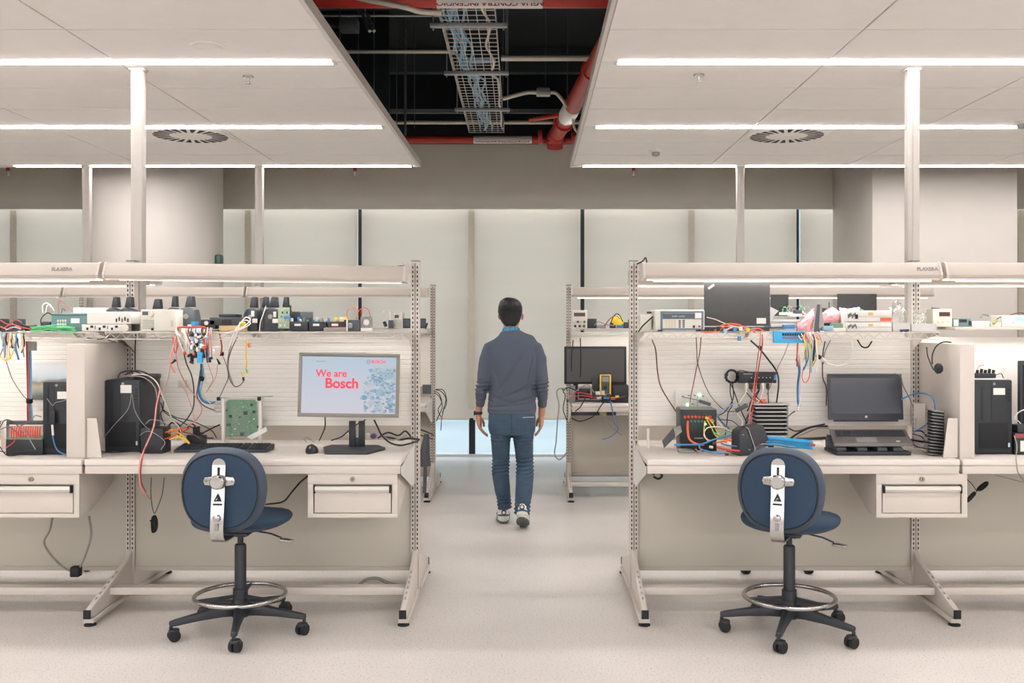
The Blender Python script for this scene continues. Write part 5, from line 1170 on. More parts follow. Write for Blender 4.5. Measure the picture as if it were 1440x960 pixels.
b = PB(410, 436, 438, 5.26, .08, ZS+.045); t = T('module', 'black finned module with grey end on the left shelf', 'electronics', b); pbox(t, 'case', [b[0], b[0]+(b[1]-b[0])*.45]+b[2:], m_plas, .003); pbox(t, 'housing', [b[0]+(b[1]-b[0])*.46, b[1]]+b[2:], m_dgrey, .003)
sb('module_support', 'grey box carrying the black finned module', 'box', [b[0], b[1], b[2]+.005, b[3], ZS, b[4]-.0005], m_plas2)
for k, (u0, u1) in enumerate(((408, 433), (434, 459), (460, 486))):
    b = PB(u0, u1, 452, 5.19, .07, ZS+.013); t = T('module', 'low black module with a white label, %s of three before the red striped box' % ('first', 'second', 'third')[k], 'electronics', b, 'low black modules with labels')
    pbox(t, 'case', [b[0], b[1], b[2], b[3], ZS, b[5]], m_plas, .006); b[4] = ZS
    pbox(t, 'white_label', front(b, .25, .6, .55, .78), m_paper, 0)
    for j in range(6):
        uu = u0+2+(u1-u0-4)*j/5; z_ = b[5]+.0006; hh = (.018, .010, .022, .012, .020, .009)[j]; x_ = at(uu, 0, 5.2).x
        part(t, 'component', MB().box(x_-.006, x_+.006, 5.20+.01*(j % 3), 5.215+.01*(j % 3), z_, z_+hh), (m_white, m_plas, W['blue'], m_alu, W['yellow'] if k == 2 else m_green, m_grey)[(j+k) % 6], .001)
b = PB(455, 487, 461, 5.17, .05, ZS); b[3] = 5.187; sb('box', 'flat grey box with a red top stripe on the left shelf', 'box', b, m_grey); sb('lid', 'thin red orange lid on the flat grey box', 'lid', [b[0]+.01, b[1], b[2], b[3], b[5]+.0005, b[5]+.004], W['orange'], bevel=0)
b = PB(477, 487, 446, 5.30, .04, ZS); sb('block', 'orange yellow block behind the third black module', 'block', b, M('amber plastic', 'd9a04a', .5))
b = PB(487, 506, 449.5, 5.17, .07, ZS); t = T('socket_box', 'grey box with white front plate and round socket', 'electrical box', b); pbox(t, 'case', b, m_dgrey, .003); pbox(t, 'side_plate', front(b, 0, .12, 0, 1.05), m_white, .001)
part(t, 'round_socket', MB().lathe([(.011, 0), (.014, -.006), (.010, -.014)], (b[0]+.3*(b[1]-b[0]), b[2]-.003, b[4]+.5*(b[5]-b[4])), 16, 'y'), m_grey)
b = PB(507, 523, 445, 5.18, .05, ZS); t = T('fan', 'small square fan frame standing on the left shelf', 'fan', [b[0], b[1], b[2], b[3], ZS, b[5]])
zc_ = b[5]-(b[1]-b[0])/2; xc_ = (b[0]+b[1])/2; hw = (b[1]-b[0])/2
part(t, 'frame', MB().tube([(xc_+hw*.82*math.cos(a), b[2]+.005, zc_+hw*.82*math.sin(a)) for a in [2*math.pi*i/28 for i in range(28)]], .0055, 6, closed=True).box(b[0], b[0]+.004, b[2], b[2]+.02, zc_-hw, zc_+hw).box(b[1]-.004, b[1], b[2], b[2]+.02, zc_-hw, zc_+hw).box(b[0]+.004, b[1]-.004, b[2], b[2]+.02, zc_+hw-.004, zc_+hw).box(b[0]+.004, b[1]-.004, b[2], b[2]+.02, zc_-hw, zc_-hw+.004), m_grey)
part(t, 'hub', MB().cyl((xc_, b[2]+.003, zc_), (xc_, b[2]+.018, zc_), hw*.5, n=20), m_white)
for k in range(5): a = 2*math.pi*k/5; part(t, 'blade', MB().tube([(xc_+hw*.5*math.cos(a), b[2]+.01, zc_+hw*.5*math.sin(a)), (xc_+hw*.72*math.cos(a+.3), b[2]+.01, zc_+hw*.72*math.sin(a+.3))], .004, 5), m_white)
part(t, 'base', MB().box(b[0], b[1], b[2], b[2]+.03, ZS, zc_-hw-.0005), m_white, .002)
for k, (pts, c) in enumerate([([(489, 450, 5.2), (488, 440, 5.2), (493, 433, 5.2), (500, 432, 5.2), (503, 440, 5.2), (501, 449, 5.2)], 'orange'), ([(509, 446, 5.2), (508, 436, 5.2), (513, 432, 5.2), (519, 437, 5.2), (521, 447, 5.2)], 'maroon'), ([(502, 449, 5.21), (504, 438, 5.2), (510, 434, 5.2), (508, 446, 5.21)], 'orange')]):
    cable(pts, .0018, W[c], ['thin orange wire arching over the grey socket box', 'thin dark red wire arching over the small fan', 'thin orange wire bridging socket box and fan'][k])
# heap at the far left end of the shelf
for k, (pts, c, r_) in enumerate([([(0, 459, 5.15), (12, 463, 5.14), (24, 459, 5.14), (32, 465, 5.14)], 'orange', .003), ([(4, 462, 5.16), (16, 456, 5.16), (30, 460, 5.16), (44, 463, 5.16)], 'red', .003), ([(0, 450, 5.2), (12, 456, 5.2), (22, 450, 5.2), (31, 454, 5.2)], 'maroon', .003), ([(2, 466, 5.12), (18, 465, 5.12), (34, 463, 5.12)], 'black', .004),
    ([(8, 464, 5.13), (20, 460, 5.13), (36, 466, 5.13)], 'lblue', .003), ([(30, 457, 5.17), (40, 459, 5.17), (52, 458, 5.17)], 'black', .006), ([(58, 458, 5.2), (58, 448, 5.2), (66, 440, 5.22), (73, 442, 5.24)], 'black', .003),
    ([(60, 440, 5.3), (60, 430, 5.3), (66, 426, 5.3), (72, 432, 5.3)], 'white', .0025), ([(64, 441, 5.3), (66, 431, 5.3), (70, 428, 5.3), (76, 437, 5.3)], 'cream', .002), ([(83, 443, 5.3), (83, 424, 5.3), (88, 424, 5.3), (102, 438, 5.3)], 'maroon', .0022), ([(86, 441, 5.3), (88, 434, 5.3), (92, 437, 5.3)], 'black', .002)]):
    cable(pts, r_, W[c], ['orange lead in the heap at the left end of the shelf', 'red lead in the heap at the left end of the shelf', 'dark red wire over the heap at the left end of the shelf', 'black cord at the bottom of the left shelf heap', 'pale blue wire in the left shelf heap', 'thick black plug cord right of the left shelf heap', 'black cable rising to the teal instrument', 'white wire loop behind the teal instrument', 'cream wire loop behind the teal instrument', 'dark red wire bent like a tent above the teal instrument', 'short black wire loop above the teal instrument'][k])
for k, (u, v, w_, h_, mt2, lb) in enumerate(((2, 448, 10, 14, m_plas, 'black box at the left edge of the shelf heap'), (24, 448, 12, 12, m_plas2, 'square black module in the left shelf heap'), (12, 455, 10, 8, m_dgrey, 'dark grey module in the left shelf heap'), (64, 452, 12, 12, m_plas2, 'black plug block left of the teal instrument'), (36, 460, 14, 6, m_rub, 'flat black connector right of the shelf heap'))):
    sb('module', lb, 'electronics', PB(u-w_/2, u+w_/2, v, 5.22+.012*k, .05, ZS), mt2, bevel=.004)
rnd = random.Random(8)
for k in range(9):
    pts = []; o_ = rnd.uniform(-2, 3); v_ = 459+rnd.uniform(-2.0, 7)
    for j in range(6): pts.append((44+o_+j*12, v_+rnd.uniform(-1.6, 1.6)+(1 if j in (0, 5) else -1), 5.13+.012*(k % 4)))
    cable(pts, .003, W['green'], 'strand of the coiled green cable on the left shelf', group='strands of the green cable coil', sub=4)
cable([(122, 475, 5.3), (140, 477, 5.35), (152, 474, 5.35), (153, 478, 5.4), (170, 483, 5.45), (183, 488, 5.47), (190, 497, 5.47)], .0025, W['brown'], 'thin brown cable curving under the left shelf to the post')
# left unit: hanging leads and strip cables
rnd = random.Random(21)
for k in range(22):
    u = rnd.uniform(0, 33); c = ['yellow', 'white', 'black', 'blue', 'lblue', 'grey', 'orange'][rnd.choices(range(7), (5, 4, 3, 3, 2, 3, 2))[0]]; L = rnd.uniform(484, 508)
    solo('test_lead', MB().tube(smooth_path([at(u, 466, 5.2), at(u+rnd.uniform(-1, 1), 472, 5.13), at(u+rnd.uniform(-3, 3), (472+L)/2, 5.12), at(u+rnd.uniform(-4, 4), L, 5.13)], 4), rnd.uniform(.003, .005), 6), W[c], '%s test lead hanging at the left edge of the photo' % dict(yellow='yellow', white='white', black='black', blue='blue', lblue='pale blue', grey='grey', orange='orange')[c], 'cable', c+' test leads at the left edge', smooth=80)
b = PB(39, 48, 480, 5.2, .03, 0, 493); sb('relay', 'grey module under the shelf at the top of the strapped cables', 'electronics', b, m_grey)
for k, (c, du) in enumerate((('maroon', 0), ('red', 1.6), ('grey', 3), ('blue', 4.6), ('lblue', 6))):
    cable([(37+du, 480, 5.3), (38+du, 520, 5.4), (39+du*.8, 563, 5.42), (38.5+du, 572, 5.42), (39+du*1.2, 592, 5.44)], .0034, W[c], '%s cable in the strapped bundle at the far left' % dict(maroon='dark red', red='red', grey='grey', blue='blue', lblue='pale blue')[c])
solo('cable_tie', MB().cyl(at(41.5, 560.5, 5.415), at(41.5, 566, 5.42), .017, n=12), m_rub, 'black strap around the cable bundle at the far left', 'strap')
cable([(8, 505, 5.2), (16, 530, 5.35), (28, 550, 5.4), (38, 562, 5.41)], .0022, W['maroon'], 'thin dark red wire curving to the far left strap')
cable([(0, 500, 5.12), (8, 507, 5.11), (16, 500, 5.11), (20, 490, 5.12)], .003, W['yellow'], 'yellow lead looped at the left edge')
# far left desk: rack with red leads
b = PB(8, 60, 618, 5.1, .16, ZW); t = T('rack_unit', 'dark green rack unit with a row of red leads at the far left desk', 'instrument', b); pbox(t, 'case', b, m_plas, .003); pbox(t, 'board', [b[0], b[1]-.004, b[2]+.002, b[3], b[5]+.0005, b[5]+.006], m_green, 0)
for k in range(13):
    u = 16+k*3.3; part(t, 'red_plug', MB().tube([at(u, 617, 5.14), at(u, 606, 5.15), at(u+1, 600, 5.2)], [.0035, .005, .004], 6), W['red'])
b = PB(-10, 60, 592, 5.34, .04, 0, 597); sb('rail', 'grey slotted rail behind the red leads', 'rail', b, m_dgrey)
for u in (7, ): sb('rail_post', 'steel upright of the slotted rail at the far left', 'rail', [at(5, 0, 5.33).x, at(13, 0, 5.33).x, 5.30, 5.335, ZW, at(0, 591, 5.3).z], m_alu)
for k, (pts, c) in enumerate([([(0, 604, 5.1), (12, 600, 5.1), (24, 608, 5.1), (30, 614, 5.08)], 'maroon'), ([(8, 630, 5.06), (20, 620, 5.07), (28, 600, 5.12), (36, 596, 5.2)], 'red'), ([(28, 598, 5.1), (38, 612, 5.07), (50, 632, 5.05)], 'grey'), ([(0, 634, 5.05), (15, 637, 5.04), (34, 634, 5.04), (58, 633, 5.05)], 'black'), ([(0, 628, 5.06), (10, 640, 5.03), (30, 639, 5.03)], 'black'),
    ([(0, 600, 5.2), (8, 590, 5.25), (20, 594, 5.25), (30, 604, 5.2)], 'black'), ([(0, 612, 5.08), (6, 618, 5.06), (4, 630, 5.05)], 'pink'), ([(44, 590, 5.3), (50, 584, 5.3), (58, 586, 5.3)], 'grey')]):
    cable(pts, .0026, W[c], '%s wire %s' % (dict(maroon='dark red', red='red', grey='grey', black='black', pink='pink')[c], ['above the far left rack unit', 'curving over the front of the far left rack unit', 'crossing the far left rack unit down to the desk', 'lying along the far left desk edge', 'looping low at the far left desk edge', 'arching behind the red plugs', 'at the very left edge of the far left desk', 'poking over the slotted rail'][k]))
# under the left desks
cable([(74, 725, 5.3), (70, 745, 5.35), (62, 762, 5.4), (70, 778, 5.4), (84, 793, 5.4), (98, 802, 5.35), (110, 800, 5.3), (120, 780, 5.3), (128, 752, 5.3), (125, 725, 5.3)], .006, W['grey'], 'thick grey cable looping to the floor under the leftmost desk')
t = thing('power_plug', 'black plug lying where the grey cable loop touches down', 'plug', at(107, 806, 5.3)); part(t, 'body', MB().cb(at(107, 803, 5.3), (.05, .05, .055)), m_rub, .008)
cable([(213, 671, 5.35), (212, 690, 5.33), (214, 712, 5.32), (217, 722, 5.32)], .002, W['black'], 'thin black cord hanging under the left desk, left strand')
cable([(231, 671, 5.35), (228, 695, 5.33), (222, 712, 5.32), (218, 722, 5.32)], .002, W['black'], 'thin black cord hanging under the left desk, right strand')
mb = MB(); rnd = random.Random(4)
for k in range(6): c_ = at(216, 737, 5.32); mb.tube([(c_.x+(.010+.004*k*.5)*math.cos(a)*(.5 if k % 2 else .9), c_.y+.006*k-.01, c_.z+.045*math.sin(a)) for a in [2*math.pi*i/14 for i in range(14)]], .003, 5, closed=True)
mb.tube([at(211, 732, 5.31), at(221, 732, 5.31)], .005, 6)
solo('cord_bundle', mb, m_rub, 'wound black cord bundle hanging under the left desk', 'cable')
cable([(374, 709, 4.9), (398, 705, 5.0), (410, 692, 5.1), (422, 678, 5.2), (434, 668, 5.3)], .0045, W['black'], 'black cable curving behind the left chair up to the drawer')
cable([(502, 828, 5.6), (512, 816, 5.6), (530, 813, 5.6), (548, 820, 5.6), (570, 824, 5.58)], .010, W['grey'], 'thick grey hose arching over the footrest of the monitor bench')
# items hung on posts at the left aisle end
cable([(562, 378, 5.25), (558, 375, 5.25), (564, 374, 5.3), (572, 375, 5.3)], .004, W['black'], 'small black cable end on top of the left bench lamp')
cable([(896, 371, 5.3), (904, 367, 5.25), (908, 362, 5.25), (910, 372, 5.25)], .004, W['black'], 'small black cable arch on top of the right bench lamp')
t = thing('call_point', 'dark green rounded box on the side of the round pillar', 'device', (-3.2, 10.25, at(309, 375, 10.25).z)); p = at(309, 366, 10.25); part(t, 'body', MB().box(-3.24, -3.17, 10.2, 10.3, p.z-.07, p.z+.06), M('dark green plastic', '2f5348', .35), .02)
# ================================================================ RIGHT BENCH
# ---- shelf
sb('box', 'pale box between the post and the bench meter on the right shelf', 'box', PB(900, 916, 443, 5.22, .1, ZS), m_cream)
cable([(898, 466, 5.2), (904, 458, 5.15), (918, 445, 5.15)], .004, W['black'], 'black cable leaning against the pale box on the right shelf')
solo('gland', MB().cyl(at(913, 441, 5.25), at(913, 438, 5.25), .013), m_plas2, 'black gland on top of the pale box on the right shelf', 'connector')
b = PB(921, 991, 435.5, 5.16, .22, ZS+.008)
t = T('bench_meter', 'white bench meter with dark display and keypad on the right shelf', 'multimeter', b); pbox(t, 'case', b, m_cream, .006)
fb_ = front(b, .11, .97, .0, .93, .006); pbox(t, 'front_frame', fb_, M('slate blue frame', '5b6f80', .5), .003)
b2 = [fb_[0], fb_[1], fb_[2], fb_[3], fb_[4], fb_[5]]
pbox(t, 'face', front(b2, .05, .95, .08, .90, .001, .0004), m_cream, 0)
pbox(t, 'display', front(b2, .05, .95, .58, .90, .001, .002), m_lcd, 0)
pbox(t, 'display_stripe', front(b2, .06, .80, .86, .89, .001, .0034), m_grey, 0)
pbox(t, 'asset_label', front(b2, .80, .95, .62, .92, .001, .0034), m_paper, 0)
for i in range(4):
    for j in range(4): pbox(t, 'key', front(b2, .12+.065*i, .16+.065*i, .12+.11*j, .19+.11*j, .003, .0015), M('cream key', 'c8b99a', .5), .0006)
for i in range(2):
    for j in range(4): pbox(t, 'key', front(b2, .42+.09*i, .47+.09*i, .12+.11*j, .19+.11*j, .003, .0015), m_dgrey, .0006)
pbox(t, 'red_jack', front(b2, .88, .93, .12, .24, .006, .0015), W['red'], .002); pbox(t, 'black_jack', front(b2, .75, .80, .10, .24, .006, .0015), m_plas, .002)
text(t, '0.007 mVDC', .013, (b2[0]+.42*(b2[1]-b2[0]), b2[2]-.0036, b2[4]+.72*(b2[5]-b2[4])), FRONT, M('display digits', '8fa3a0', .5, emit=.3), 'digits')
for x in (b[0]+.03, b[1]-.03): part(t, 'foot', MB().box(x-.012, x+.012, b[2]+.01, b[2]+.03, ZS, b[4]-.0005), m_plas)
def lid(u0, u1, vt, vb, Y, label, tag=True, name='laptop'):
    b = PB(u0, u1, vt, Y, .008, 0, vb); t = T(name, label, 'laptop', b)
    pbox(t, 'lid', b, M('charcoal laptop lid', '454545', .5, var=.04, bump=.05), .002)
    pbox(t, 'screen', [b[0]+.008, b[1]-.008, b[3]+.0005, b[3]+.002, b[4]+.01, b[5]-.008], m_lcd, 0)
    return t, b
t, b = lid(990, 1083, 393.5, 458, 5.20, 'large open laptop on the right shelf seen from behind its charcoal lid')
pbox(t, 'asset_label', [at(1064, 0, 5.2).x, at(1077, 0, 5.2).x, 5.1975, 5.1992, at(0, 455, 5.2).z, at(0, 447, 5.2).z], m_paper, 0)
X2 = Matrix.Translation(at(1000, 403, 5.198)) @ Matrix.Rotation(R(-35), 4, 'Y'); mb = MB(); mb.m = X2; mb.box(-.018, .018, -.001, 0, -.006, .006); part(t, 'sticker', mb, m_paper, label='small tilted sticker')
pbox(t, 'keyboard_base', [b[0], b[1], 5.212, 5.42, ZS+.001, ZS+.022], m_plas2, .003)
t, b = lid(1083.5, 1109, 414, 444, 8.5, 'dark laptop lid further back, right of the large charcoal lid')
t['label'] = 'small dark laptop lid on the rear bench, right of the large one'; pbox(t, 'keyboard_base', [b[0], b[1], b[3]+.003, b[3]+.22, ZS+.001, ZS+.02], m_plas2)
b[4] = ZS+.021
t, b = lid(1177.5, 1233, 413, 450, 8.55, 'dark laptop lid above the white stacked units, on the rear bench'); pbox(t, 'keyboard_base', [b[0], b[1], b[3]+.003, b[3]+.22, ZS+.001, ZS+.02], m_plas2)
for k, (pts, c, r_) in enumerate([([(1004, 466, 5.14), (1014, 458, 5.13), (1026, 455, 5.12), (1040, 457, 5.12), (1054, 466, 5.13)], 'orange', .0042), ([(1008, 467, 5.15), (1018, 460, 5.14), (1032, 457, 5.13), (1050, 461, 5.13), (1062, 467, 5.13)], 'orange', .0036), ([(1016, 468, 5.12), (1030, 461, 5.12), (1046, 464, 5.12), (1070, 466, 5.12)], 'pink', .0034), ([(994, 446, 5.18), (1006, 449, 5.16), (1020, 455, 5.14), (1036, 460, 5.12)], 'cream', .0026), ([(1020, 464, 5.11), (1034, 459, 5.11), (1048, 467, 5.11)], 'cream', .003),
    ([(1012, 466, 5.1), (1024, 467, 5.1), (1040, 468, 5.1)], 'grey', .004), ([(1034, 460, 5.1), (1050, 463, 5.1), (1062, 461, 5.12)], 'lblue', .002), ([(1056, 465, 5.12), (1066, 462, 5.12), (1074, 465, 5.12)], 'orange', .004), ([(986, 466, 5.14), (996, 467, 5.13), (1008, 465, 5.13)], 'orange', .0036)]):
    cable(pts, r_, W[c], '%s lead %s' % (dict(orange='orange', pink='pink', cream='cream', grey='grey', lblue='pale blue')[c], ['arching highest over the heap before the charcoal lid', 'arching second over the heap before the charcoal lid', 'lying in the heap before the charcoal lid', 'running from the meter to the heap', 'bent low in the heap', 'at the bottom of the heap', 'thin, over the heap', 'at the right end of the heap', 'between meter and heap'][k]))
for k, (u, v, c) in enumerate(((1034, 463, 'blue'), (1042, 462, 'white'), (1052, 464, 'yellow'), (1040, 476, 'blue'), (1010, 462, 'black'), (1020, 465, 'lblue'))): sb('connector', '%s connector %s' % (dict(lblue='pale blue').get(c, c), ('in the middle of the orange heap', 'in the orange heap beside the blue one', 'at the right of the orange heap', 'dangling below the shelf under the orange heap', 'at the left of the orange heap', 'low in the orange heap')[k]), 'connector', PB(u-2.5, u+2.5, v-3, 5.09, .012, 0, v+3), W[c])
# blue terminal strip hanging on the shelf front
b = PB(1088, 1134, 465.5, 5.10, .02, 0, 482); t = T('terminal_block', 'bright blue terminal board hanging on the right shelf front', 'terminal block', b); pbox(t, 'board', b, W['skyblue'], .002)
for i in range(9): pbox(t, 'terminal', front(b, .26+.075*i, .31+.075*i, .62, .84, .004), m_plas, .0006)
part(t, 'red_lead', MB().tube([at(1101, 474.5, 5.096), at(1133, 474.5, 5.096)], .004, 6), W['red'])
for k, (u0, u1, vt, vb, Y, mt2, lb) in enumerate(((1084, 1128, 449, 453, 5.24, m_alu, 'flat aluminium tray behind the blue terminal board, upper'), (1084, 1130, 455, 460, 5.22, m_alu, 'flat aluminium tray behind the blue terminal board, lower'), (1102, 1118, 456, 462, 5.15, W['blue'], 'dark blue module in front of the aluminium trays'))):
    sb('tray', lb, 'tray' if k < 2 else 'module', PB(u0, u1, vt, Y, .12 if k < 2 else .03, 0, vb), mt2)
p = at(1090, 440, 5.2); solo('antistatic_bag', MB().add([at(1083, 431, 5.2), at(1095, 437, 5.19), at(1088, 444, 5.2), at(1083, 456, 5.21), at(1083, 431, 5.204), at(1095, 437, 5.194), at(1088, 444, 5.204), at(1083, 456, 5.214)], [(0, 1, 2, 3), (7, 6, 5, 4), (0, 4, 5, 1), (1, 5, 6, 2), (2, 6, 7, 3), (3, 7, 4, 0)]), m_white, 'crumpled white sheet at the right edge of the large charcoal lid', 'paper')
m_pink = M('pink antistatic film', 'e0a0a2', .3, var=.12, scale=90)
def crumple(u0, u1, vt, vb, Y, dep, mat, label, seed, name='antistatic_bag', cat='bag'):
    rnd = random.Random(seed); a = at(u0, vt, Y); c = at(u1, vb, Y); n, m = 9, 7; vs = []
    for s in (0, 1):
        for i in range(n):
            for j in range(m):
                fu, fv = i/(n-1), j/(m-1); e = math.sin(math.pi*fu)**.6*math.sin(math.pi*min(1, fv*.85+.15))**.5
                x = a.x+(c.x-a.x)*fu+rnd.uniform(-.004, .004); z = c.z+(a.z-c.z)*fv*(.8+.2*math.sin(fu*5+seed))+rnd.uniform(-.003, .003)*(j > 0)
                vs.append((x, Y+(dep/2)*(1-(e if s == 0 else -e))+rnd.uniform(-.004, .004)*(0 < i < n-1), max(z, c.z)))
    f = []
    for s in (0, 1):
        o = s*n*m
        for i in range(n-1):
            for j in range(m-1): q = (o+i*m+j, o+(i+1)*m+j, o+(i+1)*m+j+1, o+i*m+j+1); f.append(q if s == 0 else q[::-1])
    o = n*m
    for j in range(m-1): f += [(j, j+1, o+j+1, o+j), ((n-1)*m+j+1, (n-1)*m+j, o+(n-1)*m+j, o+(n-1)*m+j+1)]
    for i in range(n-1): f += [(i*m+m-1, (i+1)*m+m-1, o+(i+1)*m+m-1, o+i*m+m-1), ((i+1)*m, i*m, o+i*m, o+(i+1)*m)]
    return solo(name, MB().add(vs, f), mat, label, cat, smooth=25)
crumple(1131, 1147, 434, 452, 5.30, .06, m_pink, 'pink antistatic bag standing left of the grey metal bracket, rear', 3)
crumple(1124, 1145, 443, 467, 5.17, .07, m_pink, 'pink antistatic bag bulging in front of the aluminium trays', 4)
crumple(1158, 1185, 432, 454, 5.22, .09, m_pink, 'largest pink antistatic bag right of the grey metal bracket', 5)
t = thing('metal_bracket', 'grey brushed angle bracket standing among pink bags', 'bracket', at(1151, 467, 5.17))
part(t, 'plate', MB().add([at(1144, 467, 5.17), at(1151, 467, 5.17), at(1153, 428, 5.19), at(1149, 428, 5.19), at(1146, 467, 5.19), at(1153, 467, 5.19), at(1154, 428, 5.21), at(1150, 428, 5.21)], [(0, 1, 2, 3), (7, 6, 5, 4), (0, 4, 5, 1), (1, 5, 6, 2), (2, 6, 7, 3), (3, 7, 4, 0)]), m_dgrey)
part(t, 'flange', MB().add([at(1151.5, 462, 5.17), at(1159, 458, 5.17), at(1155, 428, 5.19), at(1153.5, 428, 5.19), at(1151.5, 462, 5.174), at(1159, 458, 5.174), at(1155, 428, 5.194), at(1153.5, 428, 5.194)], [(0, 1, 2, 3), (7, 6, 5, 4), (0, 4, 5, 1), (1, 5, 6, 2), (2, 6, 7, 3), (3, 7, 4, 0)]), m_grey)
sb('module', 'black router box behind the pink bags with a short antenna', 'electronics', PB(1158, 1169, 433, 5.36, .06, ZS), m_plas); solo('antenna', MB().cyl(at(1166, 433, 5.38), at(1166, 425, 5.38), .0025), m_plas, 'short antenna on the black router box', 'antenna')
for k, (u0, u1, vt, vb, Y, mt2, lb) in enumerate(((1098, 1114, 439, 443, 5.25, m_white, 'white slim part on the aluminium trays'), (1110, 1128, 441, 445, 5.3, m_cream, 'cream slim part right on the aluminium trays'), (1118, 1128, 436, 441, 5.32, m_plas2, 'black lump behind the slim cream part'), (1158, 1172, 458, 464, 5.15, W['lblue'], 'pale blue sheet under the largest pink bag'), (1170, 1186, 455, 461, 5.2, m_green, 'green board edge under the largest pink bag'), (1185, 1191, 438, 466, 5.2, m_white, 'white end block left of the stacked units'), (1160, 1190, 461, 466, 5.17, m_white, 'white flat sheet in front of the stacked units'))):
    sb('component', lb, 'component', PB(u0, u1, vt, Y, .04, 0, vb), mt2)
for k in range(7):
    u = 1094+k*6; cable([(u, 440, 5.36), (u+2, 433-(k % 3), 5.36), (u+6, 431+(k % 2)*2, 5.36), (u+9, 438, 5.36)], .0025, W[('black', 'green', 'grey', 'brown')[k % 4]], 'small %s wire arch in the row above the trays, %s from the left' % (('black', 'green', 'grey', 'brown')[k % 4], ('first', 'second', 'third', 'fourth', 'fifth', 'sixth', 'seventh')[k]))
# stacked instruments
for k, (vt, vb) in enumerate(((436.5, 452), (453, 467.5))):
    b = PB(1191, 1254, vt, 5.17, .22, 0, vb); 
    if k: b[4] = ZS
    t = T('stacked_unit', 'white rack instrument, %s of the stack of two on the right shelf' % ('upper', 'lower')[k], 'instrument', b)
    pbox(t, 'case', b, m_white, .003); pbox(t, 'trim_strip', front(b, .2, 1, .40, .52), m_alu, 0)
    for i in range(7): pbox(t, 'switch', front(b, .02+.03*i, .035+.03*i, .3+.1*(i % 3), .65+.08*(i % 3), .004), m_slot if i % 2 else m_dgrey, 0)
    pbox(t, 'tape', front(b, .48, .58, .55, .82), M('brown tape', 'c9a065', .5), 0)
    pbox(t, 'white_label', front(b, .76, .98, .62, .90, .002), m_paper, 0)
    if k == 0: pbox(t, 'red_tape', front(b, .74, .99, .06, .36, .003), W['orange'], 0); pbox(t, 'lever', front(b, .18, .24, .25, .65, .006), m_slot, 0)
crumple(1184, 1212, 431.5, 437, 5.28, .08, m_white, 'crumpled white wrap lying on the stacked units', 9, 'wrap', 'wrap')
cable([(1196, 437, 5.2), (1204, 433, 5.2), (1214, 436, 5.2)], .0022, W['green'], 'thin green wire on the stacked units')
crumple(1256, 1280, 422, 456, 5.26, .1, m_glass, 'tall clear plastic bag right of the stacked units', 12)
crumple(1290, 1308, 430, 456, 5.26, .1, m_glass, 'clear plastic bag behind the right clear tray', 14)
def clear_tray(u0, u1, vt, Y, label):
    b = PB(u0, u1, vt, Y, .16, ZS); t = T('clear_tray', label, 'tray', b); m_ = M('frosted tray plastic', 'dedad6', .25, trans=.35)
    part(t, 'tray', MB().box(b[0], b[1], b[2], b[2]+.003, b[4], b[5]).box(b[0], b[1], b[3]-.003, b[3], b[4], b[5]).box(b[0], b[0]+.003, b[2]+.003, b[3]-.003, b[4], b[5]).box(b[1]-.003, b[1], b[2]+.003, b[3]-.003, b[4], b[5]).box(b[0]+.003, b[1]-.003, b[2]+.003, b[3]-.003, b[4], b[4]+.003), m_)
    return t, b
t, b = clear_tray(1256, 1280, 454, 5.18, 'clear tray with dark blue plug in it, left of two'); part(t, 'divider', MB().box(b[0]+.05, b[0]+.052, b[2]+.004, b[3]-.004, b[4]+.004, b[5]-.002), m_glass)
solo('plug', MB().tube([at(1266, 465, 5.172), at(1278, 464.5, 5.172)], .008, 8), M('navy plastic', '2a3442', .4), 'dark blue plug before the left clear tray', 'plug')
clear_tray(1282, 1317, 455, 5.18, 'wide frosted tray at the right end of the right shelf')
# solid shelf beyond the post
ZR = 1.5025
b = PB(1312, 1339, 434, 5.55, .12, ZR); t = T('power_supply', 'cream power supply with dark red display at the left of the solid shelf', 'power supply', b); pbox(t, 'case', b, m_cream, .003); pbox(t, 'display', front(b, .32, .88, .58, .82), M('dark red display', '4a2226', .2), 0)
for i in range(3): part(t, 'knob', MB().lathe([(.007, 0), (.007, -.006)], (b[0]+(.3+.25*i)*(b[1]-b[0]), b[2]-.0005, b[4]+.3*(b[5]-b[4])), 12, 'y'), m_cream)
solo('pen', MB().cyl(at(1310, 433, 5.56), at(1322, 434, 5.6), .003), m_plas, 'black pen lying on the cream power supply', 'pen')
b = PB(1339.5, 1366, 447, 5.55, .1, ZR); t = T('device', 'teal boxed device beside the cream power supply', 'device', b); pbox(t, 'case', b, m_te, .004); pbox(t, 'window', front(b, .35, .75, .5, .85), m_slot, 0); pbox(t, 'panel', front(b, .06, .3, .1, .8), m_cream, 0); pbox(t, 'side_knob', front(b, .85, .98, .2, .7, .006), m_plas, .002)
sb('box', 'flat white case on the solid shelf right of the teal device', 'box', PB(1367, 1392, 451.5, 5.55, .12, ZR), m_white); sb('box', 'flat cream case before the white power supply', 'box', PB(1393, 1408, 453, 5.55, .1, ZR), m_cream)
solo('valve', MB().tube([at(1379, 447, 5.6), at(1381, 441, 5.6), at(1390, 443, 5.6)], .008, 8), m_grey, 'small grey fitting on the flat white case', 'fitting')
b = PB(1409, 1446, 443, 5.55, .14, ZR); t = T('power_supply', 'white power supply with blue display at the right edge of the photo', 'power supply', b); pbox(t, 'case', b, m_white, .004); pbox(t, 'display', front(b, .52, .9, .5, .85), M('blue display', '8fb3d6', .3, emit=.3), 0); pbox(t, 'button', front(b, .4, .45, .3, .4), m_grey, 0)
cable([(1398, 455, 5.56), (1404, 447, 5.56), (1420, 443, 5.56), (1432, 440, 5.58), (1446, 441, 5.6)], .003, W['brown'], 'brown cable over the white power supply at the right edge')
